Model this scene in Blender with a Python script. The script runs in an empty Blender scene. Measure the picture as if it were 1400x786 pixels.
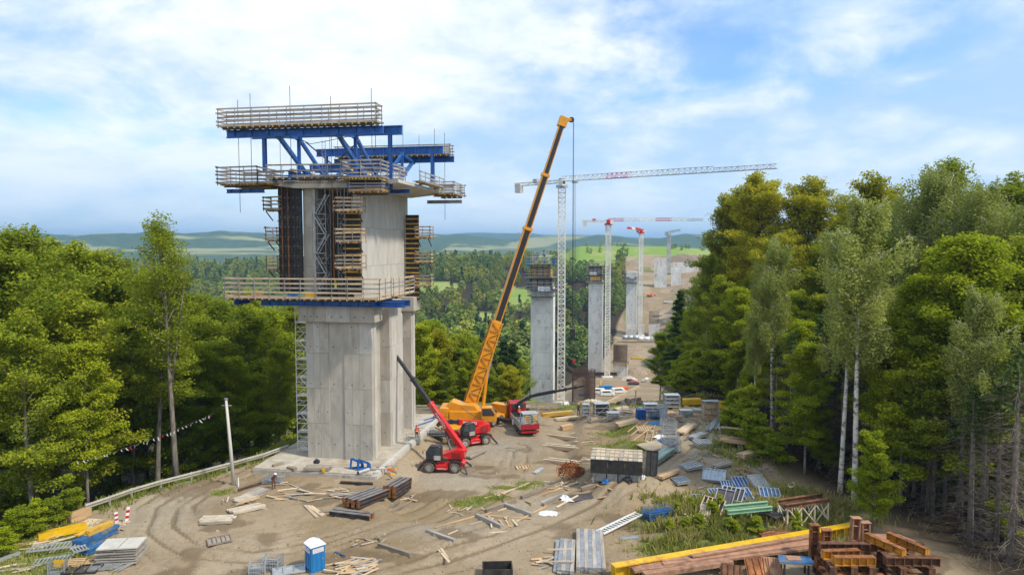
import bpy, bmesh, math, random
import numpy as np
from mathutils import Vector, Matrix, Euler
R = math.radians
random.seed(7); rng = np.random.default_rng(7)
SC = bpy.context.scene
COL = SC.collection

# ---------------------------------------------------------------- camera
CH = 24.0; FPX = 933.0
TANP = 58.0 / FPX; PITCH = math.atan(TANP); SP, CP = math.sin(PITCH), math.cos(PITCH)
cam_d = bpy.data.cameras.new('camera'); cam = bpy.data.objects.new('camera', cam_d); COL.objects.link(cam)
cam.location = (0, 0, CH); cam.rotation_euler = (math.pi / 2 - PITCH, 0, 0)
cam_d.sensor_width = 36; cam_d.lens = 36 * FPX / 1400; cam_d.clip_start = 0.5; cam_d.clip_end = 60000
SC.camera = cam
# ---------------------------------------------------------------- sky and sun
SUN_EL, SUN_AZ = R(50), R(117)      # azimuth clockwise from +Y: from the right, a little behind the camera
W = bpy.data.worlds.new('World'); SC.world = W; W.use_nodes = True
def build_world():
    nt = W.node_tree; N = nt.nodes; L = nt.links; N.clear()
    def nd(t, **k):
        n = N.new(t)
        for a, b in k.items(): setattr(n, a, b)
        return n
    def math_(op, a, b=None, clamp=False):
        n = nd('ShaderNodeMath', operation=op, use_clamp=clamp)
        for i, v in enumerate((a, b)):
            if v is None: continue
            if isinstance(v, (int, float)): n.inputs[i].default_value = v
            else: L.new(v, n.inputs[i])
        return n.outputs[0]
    def mixc(f, a, b):
        n = nd('ShaderNodeMix', data_type='RGBA')
        if isinstance(f, float): n.inputs[0].default_value = f
        else: L.new(f, n.inputs[0])
        for s, v in ((6, a), (7, b)):
            if isinstance(v, tuple): n.inputs[s].default_value = (*v, 1)
            else: L.new(v, n.inputs[s])
        return n.outputs[2]
    def ramp(f, a, b):
        n = nd('ShaderNodeMapRange', interpolation_type='SMOOTHSTEP'); L.new(f, n.inputs[0])
        n.inputs[1].default_value = a; n.inputs[2].default_value = b; return n.outputs[0]
    tc = nd('ShaderNodeTexCoord'); sep = nd('ShaderNodeSeparateXYZ'); L.new(tc.outputs['Generated'], sep.inputs[0])
    z = math_('MAXIMUM', sep.outputs[2], 0.0); zz = math_('ADD', z, 0.30)
    cx = math_('DIVIDE', sep.outputs[0], zz); cy = math_('DIVIDE', sep.outputs[1], zz)
    cmb = nd('ShaderNodeCombineXYZ'); L.new(cx, cmb.inputs[0]); L.new(cy, cmb.inputs[1])
    def noise(sc, det, rough, off, dist=0.0):
        mp = nd('ShaderNodeMapping'); mp.inputs['Location'].default_value = off; L.new(cmb.outputs[0], mp.inputs[0])
        n = nd('ShaderNodeTexNoise'); L.new(mp.outputs[0], n.inputs['Vector'])
        n.inputs['Scale'].default_value = sc; n.inputs['Detail'].default_value = det
        n.inputs['Roughness'].default_value = rough; n.inputs['Distortion'].default_value = dist
        return n.outputs['Fac']
    sky = nd('ShaderNodeTexSky', sky_type='NISHITA', sun_disc=False)
    sky.sun_elevation = SUN_EL; sky.sun_rotation = SUN_AZ; sky.air_density = 1.0; sky.dust_density = 0.6; sky.ozone_density = 2.2
    big = noise(0.95, 8, 0.56, SKY_OFF, 0.12); fine = noise(3.2, 9, 0.62, (11.3, 2.2, 0), 0.25); shade = noise(1.25, 6, 0.52, (SKY_OFF[0] + .12, SKY_OFF[1] + .25, 2.0))
    dens = math_('ADD', math_('MULTIPLY', big, 0.72), math_('MULTIPLY', fine, 0.28))
    mask = math_('MULTIPLY', ramp(dens, 0.345, 0.51), 0.95)
    veil = math_('MULTIPLY', ramp(noise(0.9, 6, 0.6, (8, 4, 1)), 0.25, 0.7), 0.22)
    mask = math_('MAXIMUM', mask, veil)
    body = mixc(ramp(math_('ADD', math_('MULTIPLY', shade, 0.7), math_('MULTIPLY', fine, 0.3)), 0.40, 0.60), SKY_GREY, SKY_WHITE)
    low = math_('MULTIPLY', ramp(sep.outputs[2], .24, -.02), .72)
    bg = nd('ShaderNodeBackground'); bg.inputs[1].default_value = SKY_STRENGTH
    blue = nd('ShaderNodeMix', data_type='RGBA', blend_type='MULTIPLY'); blue.inputs[0].default_value = 1.0; L.new(sky.outputs[0], blue.inputs[6]); blue.inputs[7].default_value = (.86, 1.12, 1.32, 1)
    L.new(mixc(low, mixc(mask, blue.outputs[2], body), (4.3, 5.5, 6.6)), bg.inputs[0])
    out = nd('ShaderNodeOutputWorld'); L.new(bg.outputs[0], out.inputs[0])
SKY_STRENGTH = 0.12; SKY_OFF = (33.2, -12.6, 0)
SKY_WHITE = (7.0, 7.1, 7.2); SKY_GREY = (2.9, 4.3, 6.2)
build_world()
sun_d = bpy.data.lights.new('sun', 'SUN'); sun = bpy.data.objects.new('sun', sun_d); COL.objects.link(sun)
sun_d.energy = 3.0; sun_d.angle = R(5); sun_d.color = (1.0, 0.91, 0.77)
sd = Vector((math.sin(SUN_AZ) * math.cos(SUN_EL), math.cos(SUN_AZ) * math.cos(SUN_EL), math.sin(SUN_EL)))
sun.rotation_euler = (-sd).to_track_quat('-Z', 'Y').to_euler(); sun.location = (60, -60, 120)
VS = SC.view_settings; VS.view_transform = 'Standard'; VS.look = 'None'; VS.exposure = 0.50; VS.gamma = 1.0
SC.cycles.use_denoising = True; SC.cycles.max_bounces = 7; SC.cycles.diffuse_bounces = 4; SC.cycles.glossy_bounces = 2
SC.cycles.transmission_bounces = 3; SC.cycles.transparent_max_bounces = 6; SC.cycles.volume_bounces = 0

# ---------------------------------------------------------------- pixel helpers
def ray(u, v):
    dx = (u - 700) / FPX; dv = (v - 393) / FPX
    return np.array((dx, CP - dv * SP, -SP - dv * CP))
def pz(u, v, z=0.0):
    r = ray(u, v); t = (z - CH) / r[2]; return Vector((r[0] * t, r[1] * t, z))
def py_(u, v, Y):
    r = ray(u, v); t = Y / r[1]; return Vector((r[0] * t, Y, CH + r[2] * t))
def zpix(v, Y): return py_(700, v, Y).z
def topix(x, y, z):
    d = y * CP + (CH - z) * SP; up = y * SP - (CH - z) * CP
    return 700 + FPX * x / d, 393 - FPX * up / d

# ---------------------------------------------------------------- numpy noise and terrain
def vnoise(x, y, s=0):
    xi = np.floor(x).astype(np.int64); yi = np.floor(y).astype(np.int64); fx = x - xi; fy = y - yi
    fx = fx * fx * (3 - 2 * fx); fy = fy * fy * (3 - 2 * fy)
    def h(a, b):
        n = (a * 374761393 + b * 668265263 + s * 982451653) & 0xffffffff
        n = ((n ^ (n >> 13)) * 1274126177) & 0xffffffff
        return ((n ^ (n >> 16)) & 0xffff) / 65535.0
    return (h(xi, yi) * (1 - fx) + h(xi + 1, yi) * fx) * (1 - fy) + (h(xi, yi + 1) * (1 - fx) + h(xi + 1, yi + 1) * fx) * fy
def fbm(x, y, o=4, s=0):
    r = 0; a = .5; t = 0
    for i in range(o):
        r = r + a * vnoise(x, y, s + i); t += a; a *= .5; x = x * 2.03 + 5.1; y = y * 2.03 + 9.7
    return r / t
def sstep(a, b, x):
    t = np.clip((x - a) / (b - a), 0, 1); return t * t * (3 - 2 * t)
def seg_dist(x, y, P, closed):
    best = np.full(x.shape, 1e9); inside = np.zeros(x.shape, bool); n = len(P)
    for i in range(n if closed else n - 1):
        ax, ay = P[i][0], P[i][1]; bx, by = P[(i + 1) % n][0], P[(i + 1) % n][1]
        dx, dy = bx - ax, by - ay
        t = np.clip(((x - ax) * dx + (y - ay) * dy) / (dx * dx + dy * dy + 1e-9), 0, 1)
        best = np.minimum(best, np.hypot(x - ax - t * dx, y - ay - t * dy))
        if closed:
            c = ((ay > y) != (by > y)) & (x < (bx - ax) * (y - ay) / (by - ay + 1e-12) + ax); inside ^= c
    return np.where(inside, -best, best) if closed else best
def lateral(x, y, P):
    """signed distance from the middle line of a track"""
    best = np.full(x.shape, 1e9); sg = np.zeros(x.shape)
    for i in range(len(P) - 1):
        ax, ay = P[i][0], P[i][1]; dx, dy = P[i + 1][0] - ax, P[i + 1][1] - ay; L = math.hypot(dx, dy)
        t = np.clip(((x - ax) * dx + (y - ay) * dy) / (L * L), 0, 1); d = np.hypot(x - ax - t * dx, y - ay - t * dy); s = ((x - ax) * dy - (y - ay) * dx) / L
        m = d < best; best = np.where(m, d, best); sg = np.where(m, np.sign(s) * d, sg)
    return sg
def ruts(x, y, P, seed):
    """wheel ruts of several passes, wandering across the track"""
    s = lateral(x, y, P); r = np.zeros_like(x)
    for k, (c, dep) in enumerate(((-2.1, .7), (-.2, 1.0), (1.3, .8), (2.9, .6), (-3.6, .45))):
        o = c + 1.5 * (fbm(x / 9 + k * 7, y / 9, 2, seed + k) - .5); fade = np.clip(2.2 * fbm(x / 6 + 3 * k, y / 6, 2, seed + 20 + k) - .55, 0, 1)
        for w in (-.95, .95): q = np.abs(s - o - w); r += dep * fade * (np.exp(-(q / .24) ** 2) - .45 * np.exp(-((q - .5) / .22) ** 2))
    return r * np.exp(-(s / 5.5) ** 4)
SITE = [pz(*p) for p in ((-700, 830), (-60, 762), (40, 732), (117, 702), (180, 680), (262, 657), (360, 630), (400, 610), (470, 582), (560, 559), (640, 554), (760, 553), (800, 559), (900, 561), (1000, 560))] + [Vector((80, 101, 0)), Vector((140, 70, 0)), Vector((140, -60, 0)), Vector((-140, -60, 0))]
RAIL = SITE[2:9]
YARD = [pz(*p) for p in ((528, 676), (580, 612), (622, 562), (760, 556), (795, 562), (782, 600), (785, 636), (740, 662), (660, 690), (600, 708), (540, 705))]
UPPER = [pz(*p) for p in ((805, 562), (840, 576), (862, 598), (838, 622), (795, 655), (850, 690), (960, 650), (1100, 640), (1150, 564))]
ROAD_L = [pz(*p) for p in ((395, 622), (330, 646), (265, 668), (222, 692), (215, 722), (255, 752), (340, 765), (430, 748), (520, 716), (600, 690), (655, 660), (690, 625), (700, 600))]
ROAD_R = [pz(*p) for p in ((420, 820), (560, 775), (690, 738), (790, 695), (880, 652), (935, 615), (948, 590), (925, 568), (930, 556))]
KY = np.array([0, 60, 105, 130, 150, 200, 241, 280, 340, 400, 450, 530, 560, 640, 700, 800, 860, 1000, 1300, 1800, 1e5], float)
cor = {105: 549, 130: 550, 150: 550, 200: 549, 241: 547, 280: 536, 340: 524, 400: 515, 450: 491, 530: 459, 560: 432, 640: 392, 700: 374, 800: 347, 860: 337}
PC = [0, 0] + [zpix(cor[int(k)], k) for k in KY[2:17]] + [22, 0, -20, -20]
PV = [-2, -4, -10, -18, -24, -36, -42, -46, -48, -47, -44, -36, -33, -24, -18, -9, -5, 1, -8, -22, -22]
PLf = [-8, -12, -14, -20, -25, -36, -42, -46, -48, -48, -46, -42, -40, -36, -32, -26, -22, -12, -14, -24, -24]
PR = [1, 1, 1, -1, -3, -8, -12, -16, -21, -25, -26, -22, -18, -6, 2, 10, 14, 18, -4, -20, -20]
KS = np.array([-1.5, -0.42, -0.18, -0.02, 0.075, 0.10, 0.215, 0.30, 1.5])
KP = np.array([PLf, PLf, PV, PV, [.45 * a + .55 * b for a, b in zip(PV, PC)], PC, PC, PR, PR], float)
def z_prof(x, y):
    s = np.clip(x / np.maximum(y, 1.0), -1.49, 1.49); yy = np.clip(y, 0, 9e4)
    cols = np.stack([np.interp(yy, KY, k) for k in KP])
    i = np.clip(np.searchsorted(KS, s) - 1, 0, len(KS) - 2); f = (s - KS[i]) / (KS[i + 1] - KS[i]); f = f * f * (3 - 2 * f)
    flat = np.arange(x.size).reshape(x.shape) if x.ndim else 0
    cf = cols.reshape(len(KP), -1)
    a = cf[i.ravel(), np.arange(i.size)].reshape(x.shape); b = cf[i.ravel() + 1, np.arange(i.size)].reshape(x.shape)
    return a * (1 - f) + b * f
PIT = [pz(*p) for p in ((955, 690), (1010, 665), (1100, 668), (1140, 700), (1080, 725), (960, 735), (900, 740), (905, 715))]
def G(x, y):
    x = np.atleast_1d(np.asarray(x, float)); y = np.atleast_1d(np.asarray(y, float)); sh = x.shape; x = x.ravel(); y = y.ravel()
    r = np.hypot(x, y)
    z = np.zeros_like(x); near = r < 260
    xn, yn = x[near], y[near]
    zs = 0.25 * (fbm(xn / 7, yn / 7, 3, 3) - .5) + 0.26 * (fbm(xn / 1.2, yn / 1.2, 4, 8) - .5)
    zs += -1.15 * sstep(1.4, -1.2, seg_dist(xn, yn, YARD, True))
    zs += 1.1 * sstep(2.2, -1.6, seg_dist(xn, yn, UPPER, True))
    zs += 1.2 * sstep(2.0, -3.5, seg_dist(xn, yn, PIT, True)) * (0.7 + .6 * fbm(xn / 2, yn / 2, 3, 31))
    for k, rd in enumerate((ROAD_L, ROAD_R)): zs -= .20 * ruts(xn, yn, rd, 100 + 40 * k)
    z[near] = zs
    dout = np.full_like(x, 60.0); dout[near] = seg_dist(xn, yn, SITE, True)
    far = ~near | (dout > 0.3)
    zp = z_prof(x, y)
    sx_ = x / np.maximum(y, 1.0); wid = 24.0 - 17.5 * sstep(.02, .09, sx_) * sstep(.34, .26, sx_); m = sstep(0.4, wid, dout)
    z = z * (1 - m) + zp * m
    z += np.where(far, 3.0 * (fbm(x / 60, y / 60, 3, 40) - .5) * sstep(20, 120, dout) * sstep(1500, 200, r), 0)
    az = np.arctan2(x, np.maximum(y, 1e-3))
    n1 = fbm(az * 7 + 3, r / 2500, 4, 51); n2 = fbm(az * 5 + 20, r / 4000, 4, 61)
    z += (5 + 150 * n1) * np.exp(-((r - 3600 - 900 * n2) / 800) ** 2) * sstep(1500, 2400, r)
    z += (70 + 210 * (n2 - .25)) * sstep(4800, 7600, r) * (1 - .55 * sstep(8200, 11000, r))
    z += sstep(1500, 3000, r) * 14 * (fbm(x / 420, y / 420, 4, 71) - .5)
    return z.reshape(sh)
def gz(x, y): return float(G(np.array([x]), np.array([y]))[0])
def at(u, v, lift=0.0):
    """where the line of sight through a pixel meets the ground"""
    d = ray(u, v); Y = np.concatenate([np.linspace(30, 130, 130), np.geomspace(131, 9000, 110)])
    for _ in range(2):
        t = Y / d[1]; X = d[0] * t; Z = CH + d[2] * t; g = G(X, Y); k = int(np.argmax(Z <= g))
        if Z[k] > g[k]: k = len(Y) - 1
        k = max(k, 1); lo, hi = Y[k - 1], Y[k]; Yk, Xk, Zk, gk = Y, X, Z, g; Y = np.linspace(lo, hi, 14)
    a, b = Zk[k - 1] - gk[k - 1], Zk[k] - gk[k]; f = a / (a - b + 1e-9)
    x, y = Xk[k - 1] + f * (Xk[k] - Xk[k - 1]), Yk[k - 1] + f * (Yk[k] - Yk[k - 1])
    return Vector((x, y, gz(x, y) + lift))

# ---------------------------------------------------------------- materials
MATS = {}
def _nt(name):
    m = bpy.data.materials.new(name); m.use_nodes = True; nt = m.node_tree; nt.nodes.clear(); MATS[name] = m
    out = nt.nodes.new('ShaderNodeOutputMaterial'); b = nt.nodes.new('ShaderNodeBsdfPrincipled'); nt.links.new(b.outputs[0], out.inputs[0])
    return m, nt, b, out
def _mix(nt, f, a, b, bt='MIX'):
    n = nt.nodes.new('ShaderNodeMix'); n.data_type = 'RGBA'; n.blend_type = bt
    for s, v in ((0, f), (6, a), (7, b)):
        if isinstance(v, (int, float)): n.inputs[s].default_value = v
        elif isinstance(v, tuple): n.inputs[s].default_value = (*v, 1) if len(v) == 3 else v
        else: nt.links.new(v, n.inputs[s])
    return n.outputs[2]
def _noise(nt, vec, sc, det=4, rough=.6, dist=0):
    n = nt.nodes.new('ShaderNodeTexNoise'); n.inputs['Scale'].default_value = sc; n.inputs['Detail'].default_value = det
    n.inputs['Roughness'].default_value = rough; n.inputs['Distortion'].default_value = dist
    if vec is not None: nt.links.new(vec, n.inputs['Vector'])
    return n.outputs['Fac']
def _map(nt, f, a, b, c=0., d=1.):
    n = nt.nodes.new('ShaderNodeMapRange'); n.interpolation_type = 'SMOOTHSTEP'; nt.links.new(f, n.inputs[0])
    for i, v in enumerate((a, b, c, d)): n.inputs[i + 1].default_value = v
    return n.outputs[0]
def _math(nt, op, a, b):
    n = nt.nodes.new('ShaderNodeMath'); n.operation = op
    for i, v in enumerate((a, b)):
        if isinstance(v, (int, float)): n.inputs[i].default_value = v
        else: nt.links.new(v, n.inputs[i])
    return n.outputs[0]
def _obj(nt, scale=(1, 1, 1), per_object=True):
    tc = nt.nodes.new('ShaderNodeTexCoord'); mp = nt.nodes.new('ShaderNodeMapping'); mp.inputs['Scale'].default_value = scale
    nt.links.new(tc.outputs['Object'], mp.inputs[0])
    if per_object:
        oi = nt.nodes.new('ShaderNodeObjectInfo'); m = _math(nt, 'MULTIPLY', oi.outputs['Random'], 57.0)
        c = nt.nodes.new('ShaderNodeCombineXYZ'); nt.links.new(m, c.inputs[0]); nt.links.new(m, c.inputs[1]); nt.links.new(c.outputs[0], mp.inputs['Location'])
    return mp.outputs[0]
def _bump(nt, b, f, strength, dist=.02):
    n = nt.nodes.new('ShaderNodeBump'); n.inputs['Strength'].default_value = strength; n.inputs['Distance'].default_value = dist
    nt.links.new(f, n.inputs['Height']); nt.links.new(n.outputs[0], b.inputs['Normal'])
def pm(name, base, dark=.6, light=1.15, scale=1.5, rough=.75, metal=0., bump=.3, stretch=(1, 1, 1), stain=None, stain_amt=.5, rand=.25, det=5, stain_scale=.6, streak=None):
    """painted metal, wood, plastic, concrete ... : base colour broken up by noise, wear and a tone of its own per object"""
    m, nt, b, out = _nt(name); v = _obj(nt, stretch)
    n = _noise(nt, v, scale, det, .65)
    c = _mix(nt, _map(nt, n, .3, .7), tuple(x * dark for x in base), tuple(min(1, x * light) for x in base))
    if stain:
        s = _noise(nt, v, stain_scale, 6, .7, .4); c = _mix(nt, _map(nt, s, .62 - stain_amt * .25, .72 - stain_amt * .1), c, stain)
    if streak:
        s = _noise(nt, _obj(nt, (2.6, 2.6, .07)), 1.0, 5, .6); c = _mix(nt, _math(nt, 'MULTIPLY', _map(nt, s, .54, .70), .55), c, streak); s = _noise(nt, _obj(nt, (.5, .5, .5)), 1.0, 6, .7); c = _mix(nt, _math(nt, 'MULTIPLY', _map(nt, s, .56, .66), .4), c, tuple(min(1, x * 1.25) for x in base))
    oi = nt.nodes.new('ShaderNodeObjectInfo'); f = _math(nt, 'ADD', _math(nt, 'MULTIPLY', oi.outputs['Random'], rand), 1 - rand * .5)
    cc = nt.nodes.new('ShaderNodeCombineColor'); [nt.links.new(f, cc.inputs[i]) for i in range(3)]
    c = _mix(nt, 1.0, c, cc.outputs[0], 'MULTIPLY')
    nt.links.new(c, b.inputs['Base Color']); b.inputs['Metallic'].default_value = metal
    nt.links.new(_map(nt, n, .2, .8, min(1, rough + .12), max(.05, rough - .12)), b.inputs['Roughness'])
    if bump: _bump(nt, b, n, bump)
    return m
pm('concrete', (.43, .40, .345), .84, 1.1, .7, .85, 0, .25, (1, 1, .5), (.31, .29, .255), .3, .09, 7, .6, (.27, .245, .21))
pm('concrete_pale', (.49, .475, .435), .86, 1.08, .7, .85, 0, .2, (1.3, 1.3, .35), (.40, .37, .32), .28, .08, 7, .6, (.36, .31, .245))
pm('concrete_far', (.70, .69, .66), .85, 1.08, .25, .9, 0, 0, (1, 1, .4), (.36, .35, .33), .35, .1)
pm('slab', (.46, .42, .35), .72, 1.1, .7, .92, 0, .4, (1, 1, 1), (.30, .25, .19), .6, .1, 8, .35)
pm('blue_steel', (.015, .10, .36), .75, 1.25, 1.2, .42, .15, .1, (1, 1, 1), (.06, .08, .13), .25, .2)
pm('blue_old', (.03, .13, .32), .65, 1.3, 2, .55, .1, .2, (1, 1, 1), (.2, .2, .2), .4, .3)
pm('yellow_paint', (.72, .40, .015), .8, 1.1, 1.5, .45, 0, .1, (1, 1, 1), (.42, .24, .05), .25, .1)
pm('crane_yellow', (.68, .29, .012), .85, 1.08, .7, .38, 0, .05, (1, 1, 1), (.46, .27, .10), .3, .06)
pm('girder_yellow', (.70, .42, .01), .8, 1.1, 1.2, .5, 0, .15, (1, 1, 1), (.45, .22, .03), .4, .1)
pm('ochre_paint', (.52, .23, .012), .7, 1.15, 1.3, .6, 0, .2, (1, 1, 1), (.2, .075, .03), .65, .25)
pm('black_paint', (.022, .022, .025), .7, 1.5, 2, .4, 0, .1)
pm('red_paint', (.58, .012, .014), .85, 1.1, 1.2, .33, 0, .05, (1, 1, 1), (.36, .17, .12), .34, .06)
pm('truck_red', (.33, .014, .022), .85, 1.2, 1.2, .4, 0, .05)
pm('steel_dark', (.05, .048, .05), .7, 1.4, 2, .5, .5, .15)
pm('steel_grey', (.36, .38, .40), .75, 1.15, 2, .45, .55, .1, (1, 1, 1), (.24, .22, .2), .3, .2)
pm('galvanised', (.50, .53, .55), .8, 1.1, 2, .42, .5, .1, (1, 1, 1), (.36, .37, .37), .35, .15)
pm('tower_white', (.72, .71, .66), .9, 1.05, 1, .5, .0, 0)
pm('tower_grey', (.44, .46, .47), .85, 1.1, 1, .55, .2, 0)
pm('white_paint', (.78, .78, .76), .88, 1.04, 1.2, .5, 0, .05, (1, 1, 1), (.55, .53, .5), .3, .05)
pm('wood_new', (.50, .33, .175), .75, 1.15, 1.6, .8, 0, .25, (.35, 3, 3), (.34, .22, .12), .4, .35)
pm('wood_pale', (.56, .44, .30), .8, 1.12, 1.6, .8, 0, .25, (.35, 3, 3), (.40, .30, .20), .4, .3)
pm('wood_old', (.27, .22, .17), .65, 1.25, 1.6, .9, 0, .35, (.35, 3, 3), (.15, .12, .09), .5, .4)
pm('wood_grey', (.36, .33, .29), .7, 1.2, 1.6, .9, 0, .35, (.35, 3, 3), (.22, .19, .16), .5, .35)
pm('plywood_yellow', (.60, .36, .05), .75, 1.15, 1.5, .7, 0, .15, (1, 1, 1), (.42, .25, .06), .4, .2)
pm('form_black', (.020, .018, .017), .6, 1.8, 2, .6, 0, .2, (1, 1, 1), (.06, .05, .045), .4, .4)
pm('rust', (.27, .105, .038), .55, 1.5, 2.2, .85, .2, .4, (1, 1, 1), (.12, .05, .027), .6, .35)
pm('rust_dark', (.145, .066, .034), .55, 1.6, 2.2, .85, .2, .4, (1, 1, 1), (.07, .038, .025), .6, .35)
pm('rust_pink', (.36, .20, .125), .75, 1.2, 1.5, .85, .1, .3, (1, 1, 1), (.19, .10, .065), .55, .2)
pm('rebar', (.105, .055, .038), .6, 1.6, 3, .85, .3, .2)
pm('rebar_orange', (.27, .088, .025), .6, 1.4, 3, .9, .2, .2)
pm('beam_dark', (.085, .075, .08), .7, 1.4, 1.5, .5, .3, .15, (1, 1, 1), (.13, .06, .03), .5, .25)
pm('beam_top', (.24, .225, .225), .75, 1.25, 1.5, .55, .3, .15, (1, 1, 1), (.14, .09, .06), .4, .2)
pm('rust_end', (.30, .115, .03), .6, 1.3, 3, .9, .1, .2)
pm('green_paint', (.22, .40, .25), .8, 1.1, 1.5, .6, 0, .1, (1, 1, 1), (.30, .36, .28), .5, .1)
pm('cream_timber', (.60, .53, .38), .85, 1.1, 1.5, .8, 0, .2)
pm('tyre', (.075, .066, .055), .6, 1.6, 6, .95, 0, .4, (1, 1, 1), (.16, .135, .10), .6, .1)
pm('rim_red', (.42, .05, .04), .7, 1.2, 2, .6)
pm('rim_grey', (.42, .40, .36), .7, 1.1, 2, .6, .2)
pm('toilet_blue', (.012, .165, .42), .9, 1.08, 1, .42, 0, .03, (1, 1, 1), None, .2, .02)
pm('plastic_white', (.80, .81, .82), .95, 1.02, 1, .4, 0, .02)
pm('tarp_blue', (.03, .22, .52), .8, 1.1, 2, .6, 0, .3)
pm('plastic_sheet', (.74, .74, .74), .85, 1.05, 2, .5, 0, .5)
pm('cable', (.03, .03, .03), 1, 1, 1, .6, 0, 0)
pm('vest_orange', (.80, .10, .01), .85, 1.1, 8, .8, 0, .2)
pm('vest_yellow', (.55, .75, .02), .85, 1.1, 8, .8, 0, .2)
pm('cloth_dark', (.025, .028, .04), .7, 1.4, 6, .9, 0, .2)
pm('cloth_brown', (.10, .05, .035), .7, 1.4, 6, .9, 0, .2)
pm('helmet_yellow', (.80, .45, .01), 1, 1, 1, .3, 0, 0)
pm('helmet_white', (.8, .8, .8), 1, 1, 1, .3, 0, 0)
pm('helmet_red', (.7, .03, .02), 1, 1, 1, .3, 0, 0)
pm('plank_stone', (.50, .44, .35), .75, 1.12, 1.2, .92, 0, .35, (1, 1, 1), (.34, .28, .2), .5, .3)
pm('rubble', (.27, .21, .145), .6, 1.3, 1.2, .95, 0, .5, (1, 1, 1), None, .5, .5)
pm('bark_grey', (.20, .175, .145), .55, 1.4, 2.5, .95, 0, .6, (2, 2, .4), (.11, .12, .075), .5, .35)
pm('bark_dark', (.085, .068, .052), .55, 1.5, 2.5, .95, 0, .6, (2, 2, .4), (.05, .055, .035), .4, .4)
pm('bark_dead', (.185, .158, .13), .6, 1.3, 2.5, .95, 0, .3, (1, 1, 1), None, .4, .4)
pm('bark_birch', (.66, .63, .57), .85, 1.1, 2.5, .8, 0, .2, (1.2, 1.2, 2.6), (.06, .055, .05), .62, .1, 5, 1.1)
pm('text_white', (.85, .85, .85), 1, 1, 1, .5, 0, 0); pm('text_red', (.6, .02, .02), 1, 1, 1, .5, 0, 0); pm('text_blue', (.02, .1, .4), 1, 1, 1, .5, 0, 0)
pm('lamp_red', (.45, .02, .015), 1, 1, 1, .3, 0, 0); pm('skin', (.48, .28, .19), 1, 1, 1, .6, 0, 0)
def glass_mat():
    m, nt, b, out = _nt('glass'); b.inputs['Base Color'].default_value = (.045, .06, .07, 1); b.inputs['Roughness'].default_value = .06; b.inputs['Specular IOR Level'].default_value = .8
glass_mat()
def leaf_mat(name, dark, light, alt, alt_amt=.3, trans=.42, place=False):
    """leaf colour runs from dark to light leaf by leaf, some trees leaning to the alt (turning) colour"""
    m, nt, b, out = _nt(name)
    at_ = nt.nodes.new('ShaderNodeAttribute'); at_.attribute_name = 'tint'
    oi = nt.nodes.new('ShaderNodeObjectInfo')
    c = _mix(nt, at_.outputs['Fac'], dark, light)
    at2 = nt.nodes.new('ShaderNodeAttribute'); at2.attribute_name = 'turn'
    f = _math(nt, 'MULTIPLY', _math(nt, 'ADD', at2.outputs['Fac'], _math(nt, 'MULTIPLY', oi.outputs['Random'], .8)), alt_amt)
    if place: f = _math(nt, 'MULTIPLY', _map(nt, _noise(nt, oi.outputs['Location'], .022, 4, .65), .36, .62), _math(nt, 'ADD', f, .25))
    c = _mix(nt, f, c, alt)
    f2 = _math(nt, 'ADD', _math(nt, 'MULTIPLY', oi.outputs['Random'], .35), .82)
    cc = nt.nodes.new('ShaderNodeCombineColor'); [nt.links.new(f2, cc.inputs[i]) for i in range(3)]
    c = _mix(nt, 1.0, c, cc.outputs[0], 'MULTIPLY')
    nt.nodes.remove(b); d = nt.nodes.new('ShaderNodeBsdfDiffuse'); t = nt.nodes.new('ShaderNodeBsdfTranslucent'); ms = nt.nodes.new('ShaderNodeMixShader')
    nt.links.new(c, d.inputs[0]); nt.links.new(_mix(nt, .5, c, (.30, .34, .03)), t.inputs[0]); ms.inputs[0].default_value = trans
    nt.links.new(d.outputs[0], ms.inputs[1]); nt.links.new(t.outputs[0], ms.inputs[2]); nt.links.new(ms.outputs[0], out.inputs[0])
leaf_mat('leaf_beech', (.10, .19, .016), (.34, .44, .040), (.42, .39, .030), .38)
leaf_mat('leaf_lime', (.18, .29, .016), (.41, .50, .036), (.50, .47, .026), .3)
leaf_mat('leaf_gold', (.19, .25, .018), (.45, .46, .036), (.58, .46, .028), .4)
leaf_mat('leaf_birch', (.20, .27, .072), (.41, .48, .145), (.46, .43, .11), .3)
leaf_mat('needle', (.026, .07, .022), (.09, .16, .042), (.14, .14, .05), .3, .15)
leaf_mat('leaf_far', (.085, .165, .052), (.235, .335, .085), (.38, .39, .07), .7, .25, True)
leaf_mat('needle_far', (.035, .085, .045), (.080, .150, .062), (.12, .15, .05), .3, .1)
leaf_mat('weed', (.10, .15, .022), (.28, .33, .06), (.52, .44, .19), .9)
leaf_mat('grass_blade', (.12, .19, .02), (.29, .37, .05), (.46, .41, .16), .5)

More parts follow.
